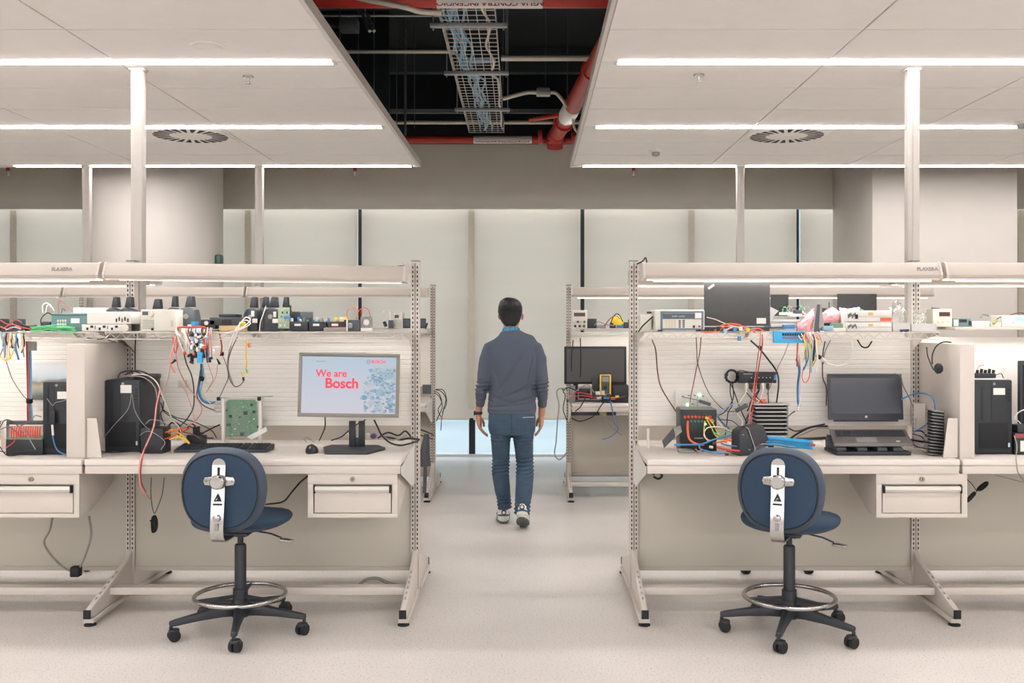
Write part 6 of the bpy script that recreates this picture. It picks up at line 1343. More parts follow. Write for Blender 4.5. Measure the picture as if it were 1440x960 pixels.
solo('connector', MB().tube([at(1397, 455, 5.54), at(1402, 450, 5.54)], .008, 8), M('olive plastic', '9a9a5a', .5), 'olive connector between the cream case and the power supply', 'connector')
# ---- hanging wires right
for pts, r_, c, lb in [
 ([(917, 478, 5.3), (922, 492, 5.45), (925, 525, 5.47), (930, 545, 5.47), (945, 570, 5.45), (958, 588, 5.4)], .0035, 'brown', 'long dark cable hanging at the left of the right panel'),
 ([(979, 474, 5.14), (980, 495, 5.2), (981, 510, 5.3), (990, 538, 5.44), (1002, 560, 5.44), (1020, 577, 5.4), (1036, 578, 5.38)], .0024, 'brown', 'thin brown wire crossing from the meter to the silver box'),
 ([(986, 474, 5.14), (984, 495, 5.2), (980, 515, 5.3), (975, 540, 5.38), (971, 560, 5.4), (969, 578, 5.38)], .0026, 'maroon', 'dark red wire hanging from the meter to the test box'),
 ([(1056, 479, 5.2), (1068, 490, 5.35), (1080, 505, 5.42), (1092, 522, 5.45), (1095, 540, 5.45), (1092, 566, 5.42)], .0048, 'black', 'thick black cable sweeping past the network switch'),
 ([(1070, 466, 5.1), (1069, 480, 5.11), (1066, 500, 5.3), (1062, 530, 5.42), (1058, 560, 5.4), (1053, 590, 5.3)], .003, 'pink', 'pink wire hanging in front of the network switch, left strand'),
 ([(1072, 470, 5.1), (1072, 485, 5.12), (1068, 510, 5.3), (1064, 535, 5.42), (1060, 565, 5.38), (1055, 598, 5.25)], .003, 'red', 'red wire hanging in front of the network switch, right strand'),
 ([(1109, 482, 5.1), (1103, 498, 5.2), (1094, 516, 5.3), (1088, 532, 5.4), (1078, 555, 5.42)], .0016, 'maroon', 'thin dark red wire from the blue terminal board to the switch'),
 ([(1122, 482, 5.1), (1121, 500, 5.12), (1121, 515, 5.15)], .004, 'red', 'red lead hanging straight from the blue terminal board'),
 ([(1120, 505, 5.2), (1124, 520, 5.3), (1122, 540, 5.4), (1122, 562, 5.43), (1124, 572, 5.43)], .006, 'blue', 'blue cable of the strand hanging right of the terminal board'),
 ([(1123, 498, 5.2), (1126, 520, 5.3), (1125, 540, 5.4), (1125, 562, 5.43), (1122, 577, 5.4)], .003, 'white', 'white wire of the strand hanging right of the terminal board'),
 ([(1118, 578, 5.38), (1112, 582, 5.37), (1108, 586, 5.36)], .003, 'brown', 'short brown wire ending at the silver heat sink box'),
 ([(1196, 478, 5.14), (1199, 486, 5.14), (1198, 500, 5.15), (1190, 511, 5.18), (1178, 514, 5.2), (1164, 511, 5.2), (1156, 505, 5.2)], .004, 'white', 'thick white cable looping under the right shelf to a white plug'),
 ([(1206, 478, 5.2), (1212, 487, 5.25), (1220, 488, 5.25), (1226, 480, 5.2)], .004, 'black', 'short black cable sagging below the right shelf'),
 ([(1160, 480, 5.4), (1157, 500, 5.46), (1157, 530, 5.47), (1162, 545, 5.47), (1162, 570, 5.46)], .0035, 'brown', 'dark cable behind the left edge of the laptop screen'),
 ([(1168, 478, 5.4), (1160, 495, 5.45), (1158, 512, 5.46)], .003, 'grey', 'grey cable under the right shelf above the laptop'),
 ([(1258, 525, 5.25), (1266, 528, 5.28), (1270, 542, 5.4), (1280, 562, 5.42), (1287, 582, 5.42), (1288, 598, 5.36), (1284, 610, 5.3)], .0035, 'grey', 'grey cable running from the laptop corner down its right side'),
 ([(1268, 561, 5.2), (1284, 554, 5.3), (1300, 553, 5.22), (1312, 560, 5.19), (1315, 576, 5.18), (1310, 588, 5.2), (1298, 600, 5.22), (1284, 607, 5.24)], .0042, 'blue', 'blue network cable looping right of the laptop'),
 ([(1106, 600, 5.42), (1120, 606, 5.4), (1140, 600, 5.38), (1160, 596, 5.3)], .004, 'black', 'black cable from the heat sink box to the laptop, upper'),
 ([(1112, 616, 5.4), (1124, 608, 5.38), (1142, 600, 5.34), (1164, 599, 5.28)], .006, 'black', 'thick black cable bundle rising to the laptop'),
 ([(1110, 617, 5.42), (1130, 617, 5.4), (1150, 616, 5.38), (1170, 615, 5.34)], .008, 'black', 'thick black cord lying flat behind the blue coil'),
 ([(1114, 618, 5.38), (1130, 610, 5.36), (1150, 602, 5.3), (1166, 602, 5.25)], .004, 'grey', 'grey cable alongside the black bundle at the laptop'),
 ([(1284, 606, 5.24), (1296, 606, 5.3), (1302, 612, 5.24), (1308, 618, 5.2)], .004, 'black', 'black cable right of the laptop, upper'),
 ([(1284, 610, 5.24), (1296, 614, 5.28), (1302, 622, 5.22), (1308, 624, 5.2)], .003, 'black', 'black cable right of the laptop, middle'),
 ([(1280, 622, 5.2), (1290, 628, 5.18), (1300, 630, 5.1), (1308, 630, 5.08)], .0026, 'black', 'thin black wire right of the laptop, lowest'),
 ([(1280, 618, 5.26), (1292, 620, 5.26), (1304, 622, 5.26)], .006, 'black', 'thick black cord lump right of the laptop stand')]:
    cable(pts, r_, W[c], lb)
solo('plug', MB().tube([at(1155, 504, 5.2), at(1162, 509, 5.2)], [.011, .009], 8), m_white, 'white plug at the end of the looping white cable', 'plug'); solo('plug', MB().tube([at(1148, 499, 5.2), at(1154, 503, 5.2)], [.009, .011], 8), m_rub, 'black plug joined to the white plug', 'plug')
solo('cable_tie', MB().cyl(at(1066, 488, 5.2), at(1072, 488.5, 5.2), .008, n=8), m_rub, 'black tie on the pink and red wires under the shelf', 'strap')
rnd = random.Random(31)
for k in range(20):
    c = ['yellow', 'blue', 'black', 'white', 'orange', 'lblue'][rnd.choices(range(6), (4, 4, 4, 3, 2, 2))[0]]; u = rnd.uniform(1130, 1150); v1 = rnd.uniform(500, 524)
    solo('test_lead', MB().tube(smooth_path([at(u-2, 470, 5.1), at(u, 480, 5.09), at(u+rnd.uniform(-3, 3), (482+v1)/2, 5.1), at(1138+(u-1140)*.9+rnd.uniform(-3, 3), v1, 5.13)], 4), rnd.uniform(.003, .005), 6), W[c], '%s probe lead in the cluster hanging under the right shelf' % dict(lblue='pale blue').get(c, c), 'cable', c+' probe leads of the right cluster', smooth=80)
cable([(1130, 516, 5.14), (1128, 530, 5.16), (1132, 538, 5.18), (1138, 530, 5.17), (1139, 512, 5.14)], .0022, W['orange'], 'thin orange wire loop below the probe cluster')
for k in range(8):
    u = 1122+k*4; cable([(u, 468, 5.12), (u+2, 474-(k % 3)*3, 5.08), (u+6, 478+(k % 2)*3, 5.08)], .0028, W[('white', 'cream', 'orange', 'pink')[k % 4]], '%s wire end spilling over the right shelf edge, %s from the left' % (('white', 'cream', 'orange', 'pink')[k % 4], ('first', 'second', 'third', 'fourth', 'fifth', 'sixth', 'seventh', 'eighth')[k]))
# network switch on the panel with coil
b = PB(1039, 1092, 523, 5.45, .05, 0, 538.5); t = T('network_switch', 'black network switch mounted on the right back panel', 'network switch', b); pbox(t, 'case', b, m_plas, .003)
for i in range(6): pbox(t, 'port', front(b, .30+.10*i, .37+.10*i, .10, .40), m_slot, 0); pbox(t, 'port_light', front(b, .32+.10*i, .345+.10*i, .46, .54, .001), m_paper, 0)
pbox(t, 'label_strip', front(b, .12, .36, .78, .88, .001), m_grey, 0); pbox(t, 'blue_sticker', front(b, .93, .99, .3, .75, .001), W['skyblue'], 0)
for k, (u, c) in enumerate(((1050, 'cream'), (1056, 'black'), (1061, 'red'), (1067, 'black'), (1073, 'cream'), (1080, 'black'))):
    cable([(u, 538, 5.44), (u, 548, 5.43), (u+(-6, 14, 3, -9, -6, 1)[k], 560+(k % 3)*4, 5.4), (u+(-12, 28, 6, -16, -14, 2)[k], 568+(k % 2)*10, 5.38)], .003, W[c], '%s network cable plugged under the switch, %s from the left' % (c, ('first', 'second', 'third', 'fourth', 'fifth', 'sixth')[k]))
    sb('plug', '%s plug in the switch, %s from the left' % (c, ('first', 'second', 'third', 'fourth', 'fifth', 'sixth')[k]), 'plug', PB(u-2, u+2, 539, 5.435, .014, 0, 547), W[c])
mb = MB(); rnd = random.Random(2); cc = at(1029, 529, 5.47)
for k in range(7): mb.tube([(cc.x+(.032+rnd.uniform(-.005, .005))*math.cos(a), 5.45+.006*k, cc.z+(.034+rnd.uniform(-.005, .005))*math.sin(a)) for a in [2*math.pi*i/22 for i in range(22)]], .0032, 5, closed=True)
solo('cable_coil', mb, W['black'], 'black cable coil hanging left of the network switch', 'cable')
for k, (pts) in enumerate([[(1027, 538, 5.45), (1027, 552, 5.45), (1030, 568, 5.44), (1024, 580, 5.42), (1022, 596, 5.4), (1020, 612, 5.38)], [(1028, 540, 5.45), (1034, 555, 5.44), (1040, 572, 5.42), (1050, 594, 5.38)], [(1034, 524, 5.45), (1042, 521, 5.45), (1052, 523, 5.45)], [(1030, 536, 5.46), (1031, 560, 5.44), (1020, 578, 5.42), (1010, 584, 5.4)], [(1058, 575, 5.4), (1050, 588, 5.38), (1048, 598, 5.36)], [(1068, 548, 5.43), (1058, 570, 5.4), (1050, 596, 5.34)], [(1078, 566, 5.42), (1060, 562, 5.42), (1050, 552, 5.43)]]):
    cable(pts, .003, W['black'], 'black cable ' + ['falling from the coil to the desk', 'sloping from the coil to the silver heat sink', 'joining the coil to the switch', 'curving from the coil towards the test box', 'short, over the grey adapter', 'diagonal before the heat sink box', 'crossing left under the switch'][k])
sb('connector', 'orange connector above the silver heat sink box', 'connector', PB(1068, 1077, 561, 5.40, .015, 0, 568), W['orange'])
b = PB(1034, 1051, 570, 5.36, .03, 0, 578); X3 = Matrix.Translation(at(1042.5, 573.5, 5.36)) @ Matrix.Rotation(R(-28), 4, 'Y'); mb = MB(); mb.m = X3; mb.box(-.034, .034, -.01, .01, -.011, .011); solo('usb_adapter', mb, m_dgrey, 'tilted grey adapter hanging left of the silver heat sink', 'adapter', bevel=.003)
# white board with green lights, test box
b = PB(950, 997, 549, 5.49, .02, 0, 577); t = T('switch_plate', 'white panel box with two glowing green lights', 'electrical box', b); pbox(t, 'plate', b, m_white, .004)
m_led = M('green led', '7dffb0', .4, emit=14)
for (u, v) in ((984, 555), (967, 569)): p = at(u, v, 5.485); part(t, 'green_light', MB().lathe([(.006, 0), (.005, -.005), (.001, -.006)], (p.x, 5.4895, p.z), 12, 'y'), m_led)
for (u, v) in ((969, 556), (977, 556), (989, 557), (974, 568), (960, 557)): p = at(u, v, 5.485); part(t, 'slot', MB().box(p.x-.006, p.x+.006, 5.486, 5.4895, p.z-.002, p.z+.002), m_plas)
X4 = Matrix.Translation(at(991, 566, 5.42)) @ Matrix.Rotation(R(18), 4, 'Y'); mb = MB(); mb.m = X4; mb.box(-.034, .034, -.008, .008, -.009, .009); solo('usb_adapter', mb, m_dgrey, 'tilted grey adapter before the panel with green lights', 'adapter', bevel=.003)
cable([(960, 558, 5.44), (970, 560, 5.43), (984, 563, 5.42)], .003, W['grey'], 'grey wire leading to the tilted grey adapter'); cable([(981, 556, 5.44), (981, 575, 5.42)], .0022, W['grey'], 'grey wire hanging before the green light panel')
b = PB(957, 1008, 576, 5.26, .16, ZW+.02); b[4] = ZW
t = T('test_box', 'black test box with red sockets and a green light on the right desk', 'instrument', b)
m_dkg = M('dark green black case', '13211f', .4); pbox(t, 'case', b, m_dkg, .004); pbox(t, 'top_plate', [b[0]+.004, b[1]-.004, b[2]+.004, b[3], b[5]+.0006, b[5]+.004], m_grey, 0)
for i in range(8): p = at(963+i*5, 586, 5.26); part(t, 'red_socket', MB().lathe([(.007, 0), (.0085, -.006), (.006, -.012)], (p.x, b[2]-.0006, p.z), 12, 'y'), W['red'])
for i in range(5): p = at(972+i*5, 592, 5.26); part(t, 'green_socket', MB().lathe([(.005, 0), (.006, -.004)], (p.x, b[2]-.0006, p.z), 10, 'y'), M('muted green plastic', '3f7a66', .4))
p = at(991.5, 596, 5.26); part(t, 'green_light', MB().lathe([(.006, 0), (.005, -.005), (.001, -.006)], (p.x, b[2]-.0006, p.z), 12, 'y'), m_led)
pbox(t, 'label_line', front(b, .38, .62, .30, .33, .001), m_grey, 0)
sb('box', 'pale flat module under the front of the test box', 'box', [b[0]-.02, b[0]+.06, b[2]-.085, b[2]-.004, ZW, ZW+.016], m_grey)
rlead = [([(967, 592, 5.24), (967, 605, 5.2), (970, 618, 5.16), (980, 624, 5.14), (990, 625, 5.14)], .006, 'orange', 'thick orange red lead curving from the test box to the desk'),
 ([(992, 586, 5.24), (1000, 600, 5.2), (1006, 612, 5.18), (1018, 620, 5.15)], .003, 'yellow', 'yellow wire from the test box, upper'),
 ([(997, 588, 5.24), (1004, 598, 5.2), (1009, 608, 5.2), (1020, 622, 5.15)], .003, 'yellow', 'yellow wire from the test box, middle'),
 ([(991, 592, 5.23), (990, 608, 5.18), (993, 616, 5.16), (1000, 620, 5.16)], .003, 'yellow', 'yellow wire from the test box, lowest'),
 ([(1000, 580, 5.3), (1008, 590, 5.28), (1016, 600, 5.26), (1028, 606, 5.24), (1040, 604, 5.24), (1044, 592, 5.3), (1036, 582, 5.34)], .003, 'cream', 'cream cable loop right of the test box'),
 ([(996, 620, 5.14), (990, 612, 5.14), (994, 602, 5.15), (1008, 600, 5.16), (1022, 602, 5.2)], .003, 'cream', 'cream cable loop low before the test box'),
 ([(1034, 566, 5.38), (1020, 574, 5.36), (1008, 585, 5.3), (1002, 595, 5.24)], .0035, 'lblue', 'pale blue cable slanting to the test box'),
 ([(1000, 572, 5.4), (1006, 580, 5.38), (1016, 594, 5.34), (1026, 603, 5.3)], .004, 'blue', 'blue cable falling behind the test box right corner'),
 ([(948, 625, 5.12), (970, 625, 5.11), (988, 624, 5.11), (1004, 618, 5.13), (1026, 612, 5.18), (1042, 610, 5.2)], .005, 'blue', 'blue cable lying along the front of the right desk'),
 ([(984, 624, 5.1), (984, 630, 5.08), (994, 634, 5.07), (1012, 637, 5.06), (1020, 637, 5.06)], .004, 'blue', 'blue cable end curling towards the desk edge'),
 ([(1006, 622, 5.12), (1020, 620, 5.14), (1034, 616, 5.16), (1044, 612, 5.2)], .004, 'orange', 'orange lead under the yellow wires'),
 ([(1008, 628, 5.08), (1024, 632, 5.07), (1040, 634, 5.07)], .006, 'red', 'thick red lead lying before the black wedge box'),
 ([(1022, 634, 5.07), (1034, 637, 5.06), (1042, 637, 5.06)], .003, 'brown', 'brown wire before the black wedge box'),
 ([(1014, 623, 5.12), (1024, 626, 5.1), (1040, 628, 5.1)], .004, 'blue', 'blue lead ending at the black wedge box'),
 ([(978, 631, 5.07), (982, 634, 5.06), (988, 632, 5.07)], .002, 'pink', 'tiny pink wire end on the front of the right desk'),
 ([(1040, 600, 5.3), (1030, 592, 5.32), (1018, 590, 5.33), (1004, 590, 5.3)], .0024, 'black', 'thin black wire level with the red sockets'),
 ([(1040, 614, 5.18), (1024, 606, 5.2), (1012, 612, 5.17), (1002, 606, 5.18)], .003, 'green', 'green wire among the yellow wires'),
 ([(1090, 636, 5.1), (1104, 632, 5.08), (1116, 636, 5.04), (1122, 642, 5.0)], .002, 'black', 'thin black wire reaching the desk edge right of the chair')]
for pts, r_, c, lb in rlead: cable(pts, r_, W[c], lb)
for k, (u, v, c) in enumerate(((1020, 620, 'orange'), (1022, 638, 'brown'), (1000, 628, 'cream'), (1005, 623, 'brown'), (1026, 618, 'orange'), (994, 587, 'yellow'), (1000, 590, 'orange'))): solo('connector', MB().tube([at(u-2.5, v, 5.1 if v > 600 else 5.23), at(u+2.5, v+1, 5.1 if v > 600 else 5.23)], .007, 7), W[c], '%s connector %s' % (c, ('where the yellow wires end', 'at the desk edge before the test box', 'on the desk before the test box', 'beside the cream connector on the desk', 'right of the yellow wire ends', 'on the right of the test box face', 'lower right of the test box face')[k]), 'connector')
# triangular grey stand
t = thing('phone_stand', 'grey folded stand leaning at the left of the right desk', 'stand', at(945, 631, 5.1))
def plate(pts, Y0, Y1, th=.003):
    a = [Vector(p) for p in pts]; return MB().add([at(p[0], p[1], p[2]) for p in pts]+[at(p[0], p[1], p[2])+Vector((0, th, 0)) for p in pts], [(0, 1, 2, 3), (7, 6, 5, 4), (0, 4, 5, 1), (1, 5, 6, 2), (2, 6, 7, 3), (3, 7, 4, 0)])
part(t, 'front_plate', plate([(931, 620, 5.10), (934, 630, 5.06), (950, 614, 5.10), (947, 601, 5.16)], 0, 0), m_dgrey)
part(t, 'rear_plate', plate([(948, 601, 5.165), (950, 614, 5.12), (959, 607, 5.16), (957, 598, 5.22)], 0, 0), m_grey)
part(t, 'foot_bar', MB().cyl(at(916, 621, 5.25), at(932, 623, 5.2), .006), m_cream)
for u, lb in ((911.5, 'right'), (901, 'left')): p = at(u, 0, 5.38); solo('rod', MB().box(p.x-.006, p.x+.006, 5.37, 5.39, ZW, .952), m_white, 'thin white post under the right panel, %s one' % lb, 'rod') if lb == 'right' else None
# silver finned heat sink box
b = PB(1062, 1110, 569, 5.33, .13, ZW); t = T('heat_sink', 'silver finned heat sink box behind the black wedge box', 'heat sink', b)
pbox(t, 'core', [b[0]+.012, b[1]-.02, b[2]+.02, b[3], b[4], b[5]-.006], m_slot, 0)
for i in range(11): z_ = b[4]+.004+i*(b[5]-b[4]-.014)/10.5; part(t, 'fin', MB().box(b[0]+(.004 if i % 2 else 0), b[1]-.012, b[2], b[3]-.01, z_, z_+.006), m_alu, .0015)
pbox(t, 'top_plate', [b[0]-.004, b[1]+.004, b[2]+.004, b[3]+.004, b[5]-.004, b[5]+.004], m_alu, .003)
pbox(t, 'end_plate', [b[1]-.0115, b[1]-.004, b[2]+.002, b[3], b[4], b[5]-.0045], m_grey, .001); pbox(t, 'label_plate', [b[0]+.10, b[1]-.014, b[2]-.0035, b[2]-.001, b[4]+.01, b[4]+.075], m_alu, 0)
# wedge box
x0, x1 = at(1041, 0, 5.05).x, at(1082, 0, 5.12).x
t = thing('wedge_box', 'black wedge shaped box with silver edges on the right desk', 'electronics', ((x0+x1)/2, 5.1, ZW)); tp = at(0, 601, 5.1).z
mb = MB(); prof = [(0, 0), (.075, 0), (.083, .035), (.045, .135), (.035, .142), (.006, .125), (0, .11)]
vs = []; mb.m = Matrix.Translation((x0, 5.07, ZW)) @ Matrix.Rotation(R(16), 4, 'Z')
mb.prism(prof, 'y', 0, .09); part(t, 'body', mb, m_plas2, .003)
mb = MB(); mb.m = Matrix.Translation((x0, 5.07, ZW)) @ Matrix.Rotation(R(16), 4, 'Z'); mb.prism([(.078, .0), (.089, .034), (.049, .140), (.036, .148), (.034, .144), (.046, .137), (.085, .034), (.076, .0)], 'y', -.006, -.001); part(t, 'silver_edge', mb, m_alu)
mb = MB(); mb.m = Matrix.Translation((x0, 5.07, ZW)) @ Matrix.Rotation(R(16), 4, 'Z'); mb.prism([(.082, .04), (.17, .075), (.135, .155), (.048, .142)], 'y', .002, .088); part(t, 'side_block', mb, M('speckled charcoal', '3b3b3c', .6, var=.25, scale=300), .003) 
for (a, c) in ((.020, .108), (.056, .030)): mb = MB(); mb.m = Matrix.Translation((x0, 5.07, ZW)) @ Matrix.Rotation(R(16), 4, 'Z'); mb.lathe([(.006, 0), (.004, -.004)], (a, -.0006, c), 12, 'y'); part(t, 'screw', mb, m_chrome)
mb = MB(); mb.m = Matrix.Translation((x0, 5.07, ZW)) @ Matrix.Rotation(R(16), 4, 'Z'); mb.prism([(.078, .004), (.16, .045), (.168, .036), (.09, -.0)], 'y', .0, .09); part(t, 'silver_base', mb, m_alu, .002)
solo('connector', MB().tube([at(1084, 632, 5.06), at(1092, 634, 5.06)], .009, 8), W['cream'], 'cream connector at the right foot of the wedge box', 'connector')
# blue cable coil
rnd = random.Random(6)
for k in range(9):
    y_ = 5.14+.018*(k % 5); zoff = (k//5)*1.8; v0 = 619+(k % 5)*2.3-zoff
    cable([(1074+rnd.uniform(0, 6), v0-3, y_), (1092, v0-3+rnd.uniform(-1, 1), y_), (1112, v0+rnd.uniform(-1, 1), y_), (1130, v0+2+rnd.uniform(-1, 1), y_), (1143-rnd.uniform(0, 5), v0+3, y_)], .0042, W['skyblue'], 'strand of the bright blue cable coil on the right desk', group='strands of the blue cable coil', sub=4)
solo('connector', MB().tube([at(1138, 624, 5.12), at(1146, 626, 5.12)], .007, 7), W['maroon'], 'dark red connector at the right end of the blue coil', 'connector')
# laptop on a stand
Yl = 5.30
t = thing('laptop', 'open grey laptop with black screen on the right desk', 'laptop', (at(1222, 0, Yl).x, 5.25, ZW+.055))
zk = ZW+.056
pa = [at(1166, 0, 5.38).x, at(1271, 0, 5.38).x]
zh = at(0, 590, 5.37).z; zh = zk+.05
fr = [(at(1173, 0, 5.10).x, 5.10, zk+.004), (at(1284, 0, 5.10).x, 5.10, zk+.004), (at(1273, 0, 5.36).x, 5.36, zk+.05), (at(1166, 0, 5.36).x, 5.36, zk+.05)]
vs = [Vector(p) for p in fr]+[Vector(p)-Vector((0, 0, .016)) for p in fr]
m_lap = M('warm grey laptop deck', '6f6b68', .4, .3)
dk = part(t, 'keyboard_deck', MB().add(vs, [(0, 1, 2, 3), (7, 6, 5, 4), (0, 4, 5, 1), (1, 5, 6, 2), (2, 6, 7, 3), (3, 7, 4, 0)]), m_lap, .002)
def deck(a, c, h=.0): 
    l = vs[0].lerp(vs[3], c); r = vs[1].lerp(vs[2], c); return l.lerp(r, a)+Vector((0, 0, h))
def dpatch(a0, a1, c0, c1, h0, h1): return MB().add([deck(a0, c0, h0), deck(a1, c0, h0), deck(a1, c1, h0), deck(a0, c1, h0), deck(a0, c0, h1), deck(a1, c0, h1), deck(a1, c1, h1), deck(a0, c1, h1)], [(3, 2, 1, 0), (4, 5, 6, 7), (0, 1, 5, 4), (1, 2, 6, 5), (2, 3, 7, 6), (3, 0, 4, 7)])
part(dk, 'touchpad', dpatch(.30, .56, .06, .40, .0003, .001), m_grey); part(dk, 'white_sticker', dpatch(.80, .85, .10, .18, .0003, .0012), m_paper); part(dk, 'key_tray', dpatch(.06, .96, .46, .90, .0003, .001), m_plas)
for j in range(5):
    for i in range(18):
        a = .07+.049*i; c = .48+.083*j; part(dk, 'key', dpatch(a, a+.040, c, c+.062, .0012, .004), m_plas2, smooth=0)
Yt = 5.365
lp = [at(1163.5, 525.5, 5.43), at(1268, 525.5, 5.43), at(1271, 590, 5.37), at(1165, 590, 5.37)]
def lidpatch(p, y0, y1, ins=0): return MB().add([v+Vector((0, y0, 0)) for v in p]+[v+Vector((0, y1, 0)) for v in p], [(0, 1, 2, 3), (7, 6, 5, 4), (0, 4, 5, 1), (1, 5, 6, 2), (2, 6, 7, 3), (3, 7, 4, 0)])
ld = part(t, 'lid', lidpatch(lp, 0, .012), m_plas2, .003)
def lerp2(a, c): return lp[0].lerp(lp[1], a).lerp(lp[3].lerp(lp[2], a), c)
sc = [lerp2(.04, .09), lerp2(.97, .09), lerp2(.97, .87), lerp2(.04, .87)]
part(ld, 'screen', lidpatch(sc, -.0022, -.0006), M('switched off screen', '30343c', .18, var=.05, scale=3))
p = lerp2(.50, .935); part(ld, 'round_badge', MB().cyl(p+Vector((0, -.0035, 0)), p+Vector((0, -.0006, 0)), .0075, n=20), m_chrome)
part(ld, 'hinge', MB().cyl(lp[3]+Vector((.03, .004, -.004)), lp[2]+Vector((-.03, .004, -.004)), .006), m_plas)
t = thing('laptop_stand', 'black laptop stand under the open grey laptop', 'stand', (at(1222, 0, 5.2).x, 5.2, ZW)); sx0, sx1 = at(1175, 0, 5.1).x, at(1280, 0, 5.1).x
part(t, 'base', MB().box(sx0, sx1, 5.085, 5.30, ZW, ZW+.020), m_plas, .005)
for x in (sx0+.003, sx1-.09, sx0+.11, sx1-.17): part(t, 'riser', MB().prism([(5.09, ZW+.0205), (5.29, ZW+.0205), (5.29, ZW+.068), (5.09, ZW+.038)], 'x', x, x+.05), m_plas2, .003)
sb('power_adapter', 'black adapter at the left foot of the laptop stand', 'power adapter', PB(1166, 1174, 612, 5.25, .05, ZW), m_plas)
# right finned plates
b = PB(1307, 1331, 578, 5.06, .10, ZW); t = T('heat_sink', 'stack of thin silver fins beside the right partition', 'heat sink', b)
pbox(t, 'core', [b[0]+.03, b[1]-.003, b[2]+.02, b[3], b[4], b[5]-.004], m_plas, 0)
for i in range(15): z_ = b[4]+.002+i*(b[5]-b[4]-.008)/14; part(t, 'fin', MB().add([(b[0]+.001*i, b[2], z_+.008), (b[1]-.012, b[2]+.004, z_), (b[1]-.012, b[3]-.01, z_), (b[0]+.001*i, b[3]-.01, z_+.008), (b[0]+.001*i, b[2], z_+.0105), (b[1]-.012, b[2]+.004, z_+.0025), (b[1]-.012, b[3]-.01, z_+.0025), (b[0]+.001*i, b[3]-.01, z_+.0105)], [(3, 2, 1, 0), (4, 5, 6, 7), (0, 1, 5, 4), (1, 2, 6, 5), (2, 3, 7, 6), (3, 0, 4, 7)]), m_alu, smooth=0)
sb('angle_plate', 'pale metal angle plate standing behind the grey cable right of the laptop', 'plate', PB(1285, 1301, 567, 5.40, .004, ZW), m_metal, bevel=0)
# headset on the partition
t = thing('headset', 'black headset hanging over the right side partition', 'headset', at(1316, 520, 5.1))
arc = [(1338, 481.5, 5.05), (1330, 480.5, 5.07), (1322, 482.5, 5.1), (1315, 489, 5.12), (1311, 500, 5.13), (1311, 512, 5.13)]
part(t, 'headband', MB().tube(smooth_path([at(*p) for p in arc], 5), .0034, 8), m_plas)
part(t, 'boom', MB().tube(smooth_path([at(1303, 488, 5.1), at(1304.5, 500, 5.1), at(1309, 512, 5.11), at(1313, 520, 5.12)], 5), [.0045]+[.0028]*15, 8), m_plas)
p = at(1319, 518, 5.12); part(t, 'ear_cup', MB().tube([p+Vector((-.014, 0, 0)), p+Vector((-.004, 0, 0)), p+Vector((.012, 0, 0))], [.018, .028, .026], 20), m_plas); part(t, 'ear_cushion', MB().tube([p+Vector((.0125, 0, 0)), p+Vector((.02, 0, 0))], [.024, .018], 20), M('maroon foam', '4a2c2a', .9))
# right unit: power strip, monitor edge, boxes
zc2 = bC[5]
sb('paper_sheet', 'white sheet lying on the tower computer right of the partition', 'paper', [bC[0]-.005, bC[1]-.02, bC[2]+.02, bC[3]-.05, zc2+.0005, zc2+.004], m_paper, bevel=0)
b = PB(1371, 1401, 525, 5.2, .07, zc2+.0045); t = T('power_strip', 'black power strip with plugs on top of the right tower', 'power strip', b); pbox(t, 'body', b, m_plas, .004)
for k in range(5): u = 1374+k*5.6; part(t, 'plug', MB().tube([at(u, 524.5, 5.23), at(u+1, 520-(k % 2)*1.5, 5.23)], .008, 8), m_rub)
cable([(1401, 527, 5.24), (1408, 525, 5.26), (1412, 534, 5.28)], .002, W['black'], 'black cord leaving the power strip on the tower')
cable([(1371, 520, 5.24), (1374, 512, 5.25), (1376, 502, 5.25)], .0018, W['cream'], 'cream wire sprouting above the power strip'); cable([(1373, 522, 5.24), (1378, 514, 5.25), (1384, 513, 5.25)], .0018, W['orange'], 'tan wire sprouting above the power strip')
b = PB(1434, 1490, 507, 5.30, .03, 0, 604); t = T('monitor', 'black monitor cut off by the right edge of the photo', 'monitor', b); pbox(t, 'bezel', b, m_plas, .006); pbox(t, 'screen', front(b, .07, .95, .06, .94, .001), m_lcd, 0)
part(t, 'stand_neck', MB().box(b[0]+.09, b[0]+.13, 5.335, 5.36, ZW+.01, b[4]+.1), m_plas); part(t, 'stand_base', MB().box(b[0]+.0, b[0]+.22, 5.28, 5.44, ZW, ZW+.0095), m_plas, .003)
b = PB(1427, 1462, 609, 5.12, .1, ZW); t = T('box', 'black and red carton at the right edge of the desk', 'box', b); pbox(t, 'carton', b, m_plas, .002); pbox(t, 'label_plate', front(b, .22, .6, .15, .65), m_paper, 0); pbox(t, 'red_band', front(b, 0, 1, .78, .98), W['maroon'], 0)
sb('dock', 'black dock standing on the carton at the right edge', 'electronics', [b[0]+.02, b[1], b[2]+.01, b[3], b[5]+.0005, b[5]+.04], m_plas)
for k, pts in enumerate([[(1424, 596, 5.2), (1430, 582, 5.2), (1440, 576, 5.2), (1450, 576, 5.2)], [(1424, 590, 5.22), (1432, 592, 5.2), (1440, 602, 5.2)]]): cable(pts, .003, W['white'], 'white cable arching at the right photo edge, %s' % ('upper', 'lower')[k])
cable([(1426, 612, 5.1), (1430, 626, 5.05), (1429, 645, 4.93), (1432, 665, 4.92), (1440, 676, 5.0)], .0028, W['grey'], 'thin grey cable falling over the rightmost desk edge')
